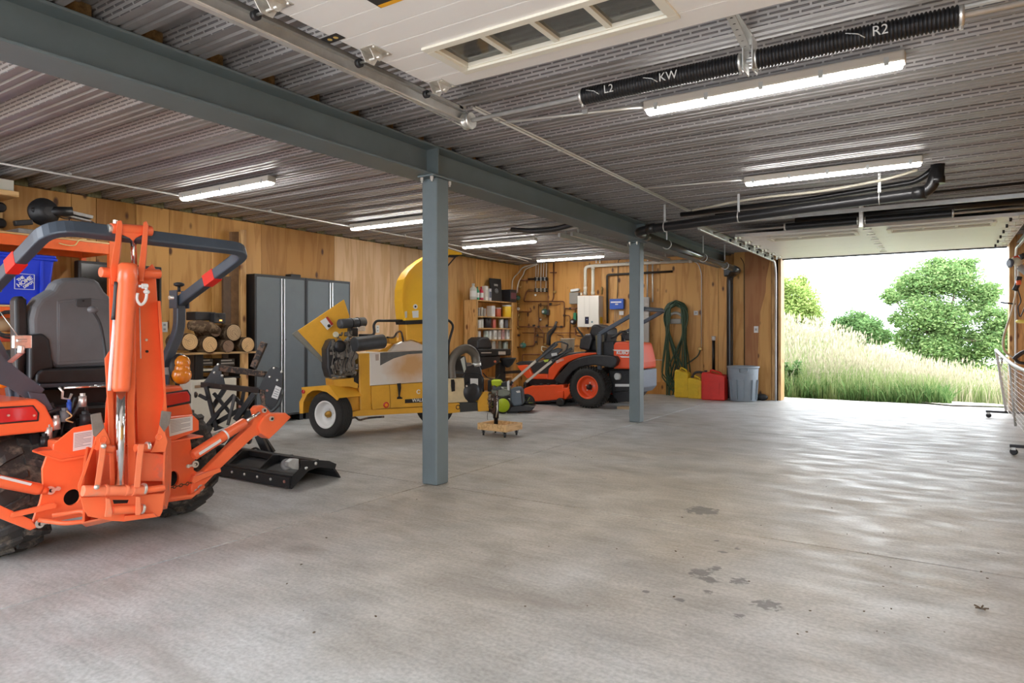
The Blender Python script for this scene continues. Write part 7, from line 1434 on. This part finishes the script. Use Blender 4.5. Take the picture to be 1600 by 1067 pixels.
p = WY((887, 545), .9); e = thing('bucket', (p.x, p.y, 0), 'beige plastic bucket standing behind the orange mower', 'bucket'); zt_ = WY((887, 528.6), .9).z; MB().lathe((p.x, p.y, zt_-.36), Z_, [(0, .11), (.34, .125), (.345, .135), (.36, .135), (.355, .12)], seg=22).build('pail', mat('pail_beige', (.62, .50, .36), .5), e)
MB().box((p.x-.2, p.y-.2, .0), (p.x+.2, p.y+.2, zt_-.36)).build('crate_below', blackp, e, bevel=.01)
tag(MB().box((PY(960, 640, YZ+.1).x, YZ+.2, 0), (PY(985, 640, YZ+.1).x, YZ+.42, .035)).build('floor_board', mat('board_scrap', (.42, .30, .18), .8), loc=(PY(972, 640, YZ+.1).x, YZ+.3, 0)), 'scrap board on the floor behind the riding mower wheel', 'board')
# ================================================================ lime and grey walk-behind mower
c0 = PZ(800, 645); MP = Plane((c0.x, c0.y, 0), 62)
M = thing('push_mower', (c0.x, c0.y, 0), 'lime and grey battery push mower with two long silver handle bars', 'mower')
lime = mat('lime', (.50, .66, .02), .4); gbl = mat('mower_grey_blue', (.10, .135, .17), .45, 0, 8, .1)
def Mk(uvs, d0, th, name, m, bevel=.006, par=M, **k): return plateP(MP, uvs, d0, th, name, m, par, bevel, **k)
def MPt(uv, d=0.): return MP.at(uv[0], uv[1], d)
def mw(uv, R, d, name='wheel', hub=lime):
    p = MPt(uv, d); p.z = R+.001; e = thing(name, p, None, None); e.parent = M; e.location = p-ORG[M.name]; ORG[e.name] = Vector(p)
    MB().lathe(p-MP.n*.03, MP.n, [(0, R*.8), (.004, R), (.05, R), (.055, R*.86)], seg=28).build('tyre', rubber, e); h = MB().lathe(p+MP.n*.022, MP.n, [(0, R*.84), (.012, R*.80), (.006, R*.3), (.014, R*.25), (.02, .01)], seg=28).build('hub_cap', hub, e)
    for k in range(6): a = k*math.pi/3; d_ = MP.t*math.cos(a)+Z_*math.sin(a); MB().beam(p+MP.n*.034+d_*R*.25, p+MP.n*.034+d_*R*.75, .004, R*.12, up=MP.n).build('spoke', lime, h)
mw((786, 631), .125, .10); mw((823, 628), .13, -.28, hub=blackp); mw((766, 628), .09, -.1, hub=blackp)
Mk([(765, 640), (781, 646), (830, 642), (836, 636), (812, 634), (780, 637)], .06, .45, 'deck', blackp, .01)
Mk([(779, 645), (810, 644), (806, 649), (785, 650)], .06, .2, 'front_skirt', blackp, .004); p = MPt((791, 647), .07); MB().lathe(p, MP.n, [(0, .022), (.01, .015)], seg=12).build('bolt_cap', label_w, M)
Mk([(797.5, 608), (806, 606), (814, 605), (817, 612), (819, 631), (812, 635), (802, 635.5), (797, 628)], .04, .30, 'battery_cover', gbl, .03, bseg=3)
Mk([(767, 594), (781, 594), (785.5, 600.5), (778, 604), (768, 603)], -.08, .22, 'motor_cap', lime, .02, bseg=3); Mk([(762, 594), (767, 594), (768, 612), (762, 612)], -.1, .2, 'motor_side', darkm, .01)
Mk([(776, 604), (796, 605), (798, 614), (792, 619), (778, 616)], .0, .3, 'motor_body', mat('body_grey_green', (.16, .19, .14), .5), .02, bseg=3); Mk([(783, 598), (794, 596), (796, 604), (784, 606)], -.05, .2, 'top_shroud', blackp, .01)
Mk([(792, 596), (796, 594), (796, 616), (793, 618)], .06, .03, 'height_lever', galv, .002); m_ = MB(); m_.ball(MPt((800, 602), .05), .03, .03, .02); m_.build('key_knob', mat('knob_redbrown', (.42, .12, .06), .5), M)
Mk([(806, 611), (812, 610), (813, 613), (808, 614)], .045, .004, 'brand_mark', label_w, 0)
Mk([(813, 607), (816, 611), (817.5, 630), (815, 631)], .042, .004, 'seam', blackp, 0)
silv = mat('handle_silver', (.42, .37, .31), .45, .5)
for a, b, c, e_, dd in (((800.5, 596), (839, 562.5), (845, 556), (871, 537), .10), ((822, 597), (864, 562.5), (872, 556), (894, 544), -.25)):
    MB().beam(MPt(a, dd), MPt(b, dd), .04, .025, up=MP.n).build('handle_tube', silv, M, bevel=.006); MB().beam(MPt(b, dd)-(MPt(c, dd)-MPt(b, dd))*.3, MPt(e_, dd), .045, .03, up=MP.n).build('upper_tube', blackp, M, bevel=.01)
    m_ = MB(); m_.tube([MPt(a, dd), MPt((a[0]-3, a[1]+6), dd)], .02, 8); m_.build('handle_pivot', darkm, M)
MB().tube(fillet([MPt((848, 553), .10), MPt((866, 536), .10), MPt((876, 533.5), -.05), MPt((888, 538), -.25), MPt((884, 549), -.25), MPt((862, 560), -.2)], .04), .014, 8).build('grip_bar', blackp, M)
Mk([(848, 560), (856, 549), (872, 543), (880, 546), (870, 556), (858, 562)], -.0, .12, 'switch_housing', blackp, .015); Mk([(861, 552), (870, 551), (871, 555), (862, 557)], .01, .01, 'white_switch', label_w, .003); Mk([(849, 563), (858, 561), (856, 565), (851, 566)], .02, .06, 'lime_latch', lime, .004)
MB().tube(fillet([MPt((855, 543), .1), MPt((846.5, 541), .1), MPt((846, 547), .1), MPt((850, 550), .1)], .01), .007, 6).build('bail_wire', mat('bail_cream', (.72, .68, .5), .4), M)
# ================================================================ trailer jack on a wooden dolly
dz = .115; pts = [PZ(u, v, dz) for u, v in ((745, 663.5), (766, 659), (810, 664.5), (791, 669))]
A0, A1, A3 = PZ(746, 665, dz), PZ(810, 666, dz), PZ(791, 669.5, dz)
e1 = (A1-A3); e0 = (A0-A3); ln0 = e0.length; e0n = e0.normalized(); e1n = Vector((-e0n.y, e0n.x, 0)); e1n = e1n if e1n.dot(e1) > 0 else -e1n; L1 = .33
DL = thing('wooden_dolly', A3+e0*.5+e1n*L1/2-Z_*dz, 'small pine dolly on four black casters, in front of the push mower', 'dolly')
def bx4(o, a, b, za, zb_, name, m, par, bevel=.003): return MB().prism([Vector((q.x, q.y, za)) for q in (o, o+a, o+a+b, o+b)], (0, 0, zb_-za)).build(name, m, par, bevel=bevel)
t_ = .03
bx4(A3, e0, e1n*t_, dz-.045, dz+.035, 'side_board', lumber, DL); bx4(A3+e1n*(L1-t_), e0, e1n*t_, dz-.045, dz+.035, 'side_board', lumber, DL)
bx4(A3+e1n*t_, e0n*t_, e1n*(L1-2*t_), dz-.045, dz+.035, 'end_board', lumber, DL); bx4(A3+e1n*t_+e0n*(ln0-t_), e0n*t_, e1n*(L1-2*t_), dz-.045, dz+.035, 'end_board', lumber, DL)
bx4(A3+e1n*t_+e0n*t_, e0n*(ln0-2*t_), e1n*(L1-2*t_), dz-.035, dz-.02, 'floor_board', plyM, DL)
for fa in (.13, .87):
    for fb in (.14, .86):
        p = A3+e0*fa+e1n*L1*fb; p.z = 0; c_ = thing('caster', p, None, None); c_.parent = DL; c_.location = p-ORG[DL.name]; ORG[c_.name] = Vector(p); ax = Vector((.8, .6, 0)).normalized()
        MB().lathe(p+Z_*.03-ax*.011, ax, [(0, .024), (.003, .029), (.019, .029), (.022, .024)], seg=18).build('caster_wheel', blackp, c_); MB().obox(p+Z_*.066, ax*.028, ax.cross(Z_)*.028, Z_*.003).build('top_plate', darkm, c_)
        for s in (-1, 1): MB().obox(p+Z_*.048+ax*s*.017, ax*.002, ax.cross(Z_)*.016, Z_*.018).build('fork_leg', darkm, c_)
jc = A3+e0*.5+e1n*L1*.5; jc.z = 0; JK = thing('trailer_jack', jc+Z_*(dz-.02), 'black trailer jack with hitch coupler and hanging chains, standing in the dolly', 'jack'); kk = jc.dot(FW)/F
JP = Plane((jc.x, jc.y, 0), 57.16)
def JW(uv, d=0.): return JP.at(uv[0], uv[1], d)
base = JW((775, 662)); base.z = dz-.018; q2 = JW((775, 612))
base.z = dz-.018
MB().cyl(base, Vector((base.x, base.y, q2.z)), .024, seg=14).build('inner_post', darkm, JK); MB().cyl(Vector((base.x, base.y, .20)), Vector((base.x, base.y, q2.z+.03)), .034, seg=14).build('outer_post', darkm, JK)
MB().cyl(base, base+Z_*.012, .05, seg=16).build('foot_plate', darkm, JK)
plateP(JP, [(767, 610), (773, 607), (786, 608), (797, 611), (797, 617), (786, 620), (778, 619), (770, 618)], .04, .09, 'coupler', mat('coupler_grey', (.13, .14, .11), .55, .5, 14, .25), JK, .01)
plateP(JP, [(769, 604), (773, 602), (776, 606), (782, 603), (784, 608), (770, 610)], .05, .05, 'latch_head', darkm, JK, .005)
m_ = MB(); m_.tube(arc(JW((784, 608), .02), JP.t, Z_, .02, 20, 320, 10), .007, 6); m_.build('crank_hook', galv, JK)
chm = mat('chain_rust', (.13, .07, .045), .6, .5, 30, .3)
def chain(pts, name='chain'):
    P_ = smooth_path(pts, 6); m_ = MB(); L_ = 0; acc = 0; k = 0
    for a, b in zip(P_[:-1], P_[1:]):
        acc += (b-a).length
        while acc > .026:
            acc -= .026; d = (b-a).normalized(); s = JP.t if k % 2 else JP.n; m_.tube([b+d*.017*math.cos(t)+s*.009*math.sin(t) for t in [i*math.pi/4 for i in range(8)]], .0034, 5, closed=True); k += 1
    return m_.build(name, chm, JK)
chain([JW((770, 612), .05), JW((764, 616), .06), JW((763, 628), .07), JW((766, 640), .06), JW((771, 646), .05), JW((773, 632), .06), JW((772, 616), .05)])
chain([JW((773, 612), .06), JW((768, 622), .07), JW((767, 634), .07), JW((772, 642), .06), JW((776, 626), .06), JW((777, 612), .05)])
MB().tube([JW((776, 610), .04), JW((777, 640), .05), JW((775, 652), .04)], .008, 6).build('side_rod', zinc, JK)
MB().tube(smooth_path([JW((762, 645), 0), JW((761.5, 652), 0), JW((762, 656), 0)], 3), .003, 5).build('loose_wire', darkm, JK)
# ================================================================ right wall: wheeled net rack and trimmers
XN = .66; N_ = thing('net_rack', (XN+.1, 9.8, 0), 'white wire net rack on black wheeled feet along the right wall', 'net')
nw = mat('net_white', (.70, .70, .68), .5); y0_, y1_ = 7.6, 11.75
zt_ = PX(1567, 551, XN).z
rail = smooth_path([Vector((XN-.04, y1_, zt_+.02)), Vector((XN+.01, y1_-.9, zt_-.07)), Vector((XN+.03, 9.6, zt_-.12)), Vector((XN+.04, 8.4, zt_-.12)), Vector((XN+.05, y0_, zt_-.08))], 8)
MB().tube(rail, .022, 8).build('top_rail', nw, N_)
MB().tube([rail[0], Vector((XN+.08, y1_+.05, .10))], .018, 8).build('end_post', nw, N_); MB().tube([rail[-1], Vector((XN+.08, y0_, .10))], .018, 8).build('end_post', nw, N_)
MB().tube([Vector((XN+.08, 10.3, .06)), Vector((XN+.02, 10.3, zt_-.10))], .014, 8).build('mid_post', galv, N_)
nv = 46; nh = 12
for i in range(nv+1):
    t = i/nv; top_ = rail[int(t*(len(rail)-1))]; MB().tube([top_, Vector((XN+.02+.05*math.sin(t*3.1), top_.y, .40)), Vector((XN+.08, top_.y, .14))], .0032, 4, caps=False).build('net_cord', nw, N_)
for j in range(1, nh+1):
    f = j/nh; pts = [r.lerp(Vector((XN+.08, r.y, .12)), f)+X_*(.0) for r in rail]; MB().tube(pts, .0032, 4, caps=False).build('net_cord', nw, N_)
for y, xa in ((11.72, .50), (8.25, .545)):
    f = MB().box((xa, y-.02, .075), (1.0, y+.02, .105)).build('foot_bar', darkm, N_, bevel=.004)
    m_ = MB(); m_.lathe((xa+.03, y-.012, .034), (.3, 1, 0), [(0, .026), (.004, .033), (.02, .033), (.024, .026)], seg=16); m_.build('caster_wheel', darkm, f); MB().box((xa+.01, y-.02, .05), (xa+.05, y+.02, .078)).build('caster_fork', galv, f, bevel=.003)
tr = thing('string_trimmer', (1.0, 12.0, 1.5), 'cream and black string trimmer with a bent pale shaft, hanging at the right edge', 'trimmer')
def R_(u, v, y): return PY(u, v, y)
yy = 12.1
m_ = MB(); m_.ball(R_(1589, 408, yy), .085, .08, .07); m_.build('motor_head', mat('trimmer_cream', (.62, .60, .45), .4), tr); m_ = MB(); m_.lathe(R_(1580, 411, yy-.05), (-1, -.6, 0), [(0, .06), (.02, .07), (.04, .05)], seg=18); m_.build('end_cap', mat('cap_slate', (.09, .10, .14), .4), tr)
MB().tube([R_(1583, 402, yy-.06), R_(1590, 400, yy-.06), R_(1595, 404, yy-.06)], .012, 6).build('red_band', mat('band_bright_red', (.75, .06, .02), .4), tr)
MB().tube(smooth_path([R_(1591, 415, yy), R_(1592, 430, yy), R_(1590, 450, yy), R_(1580, 490, yy), R_(1570, 520, yy), R_(1567.5, 540, yy), R_(1573, 552, yy), R_(1590, 562, yy)], 5), .016, 8).build('bent_shaft', mat('shaft_tan', (.55, .48, .36), .4), tr)
m_ = MB(); m_.tube(smooth_path([R_(1593, 432, yy-.04), R_(1590, 444, yy-.04), R_(1585, 454, yy-.04)], 4), .035, 10, rad=None); m_.build('grip', blackp, tr)
MB().tube(smooth_path([R_(1590, 450, yy-.05), R_(1595, 470, yy-.05), R_(1591, 480, yy-.05), R_(1594, 495, yy-.05), R_(1601, 480, yy-.05)], 5), .008, 6).build('throttle_cable', blackp, tr)
MB().tube([R_(1563, 472.5, yy), R_(1587, 475, yy)], .012, 6).build('side_arm', darkm, tr)
gb_ = thing('leaf_blower', (1.0, 11.9, 1.3), 'grey and orange power tool hanging on the right wall beside the trimmer', 'blower')
m_ = MB(); m_.tube(smooth_path([R_(1592, 416, 11.9), R_(1600, 422, 11.9), R_(1612, 432, 11.9)], 4), .05, 12); m_.build('body', mat('blower_grey', (.30, .30, .30), .5), gb_); m_ = MB(); m_.tube([R_(1591, 438, 11.9), R_(1592, 445, 11.9)], .03, 8); m_.build('orange_nozzle', orange, gb_)
m_ = MB(); m_.tube([R_(1595, 397, 11.9), R_(1600, 404, 11.9)], .035, 8); m_.build('black_handle', blackp, gb_)
m_ = MB(); p = R_(1600, 503, 11.95); m_.lathe(p-Z_*.02, Z_, [(0, .05), (.02, .10), (.05, .09)], seg=16); tag(m_.build('yellow_pad', mat('pad_yellow', (.75, .62, .12), .5), loc=p), 'round yellow pad with a black rim on the right wall', 'pad')
m_ = MB(); m_.tube(smooth_path([R_(1584, 562, 12.0), R_(1590, 556, 12.0), R_(1600, 550, 12.0), R_(1612, 548, 12.0)], 4), .03, 8); m_.tube(smooth_path([R_(1586, 560, 12.0), R_(1592, 566, 12.0), R_(1606, 568, 12.0)], 4), .022, 8); tag(m_.build('black_handle_tool', blackp, loc=R_(1590, 556, 12.0)), 'black curved tool handle above the net rack', 'tool')
m_ = MB(); m_.prism([R_(u, v, 11.7) for u, v in ((1565, 553), (1567.5, 553), (1567, 566), (1564.5, 573), (1564, 564))], (0, .02, 0)); tag(m_.build('hanging_strap', blackp, loc=R_(1566, 553, 11.7)), 'short black strap hanging from the corner of the net rack', 'strap')
# small leaves and grit on the slab
gr = MB(); dk_ = mat('grit_brown', (.10, .07, .045), .8)
for k in range(70):
    u, v = rng.uniform(330, 1590), rng.uniform(665, 1000); p = PZ(u, v); s = rng.uniform(.0015, .004)
    if p.x > .95 or p.x < -4.0: continue
    a = rng.uniform(0, 6.28); d = Vector((math.cos(a), math.sin(a), 0)); gr.obox(p+Z_*s*.35, d*s*1.6, d.cross(Z_)*s, Z_*s*.35)
tag(gr.build('floor_grit', dk_, loc=(-1, 4, 0)), 'tiny brown leaf crumbs and grit scattered over the concrete floor', 'grit', kind='stuff')
p = PZ(1533, 953); m_ = MB()
for a in range(5): d = Vector((math.cos(a*1.3), math.sin(a*1.3), .3)); m_.tube([p+Z_*.006, p+d*.015+Z_*.006, p+d*.028+Z_*.004], .0035, 5)
tag(m_.build('dry_leaf', dk_, loc=p), 'dry curled leaf on the bare floor at the lower right', 'leaf')
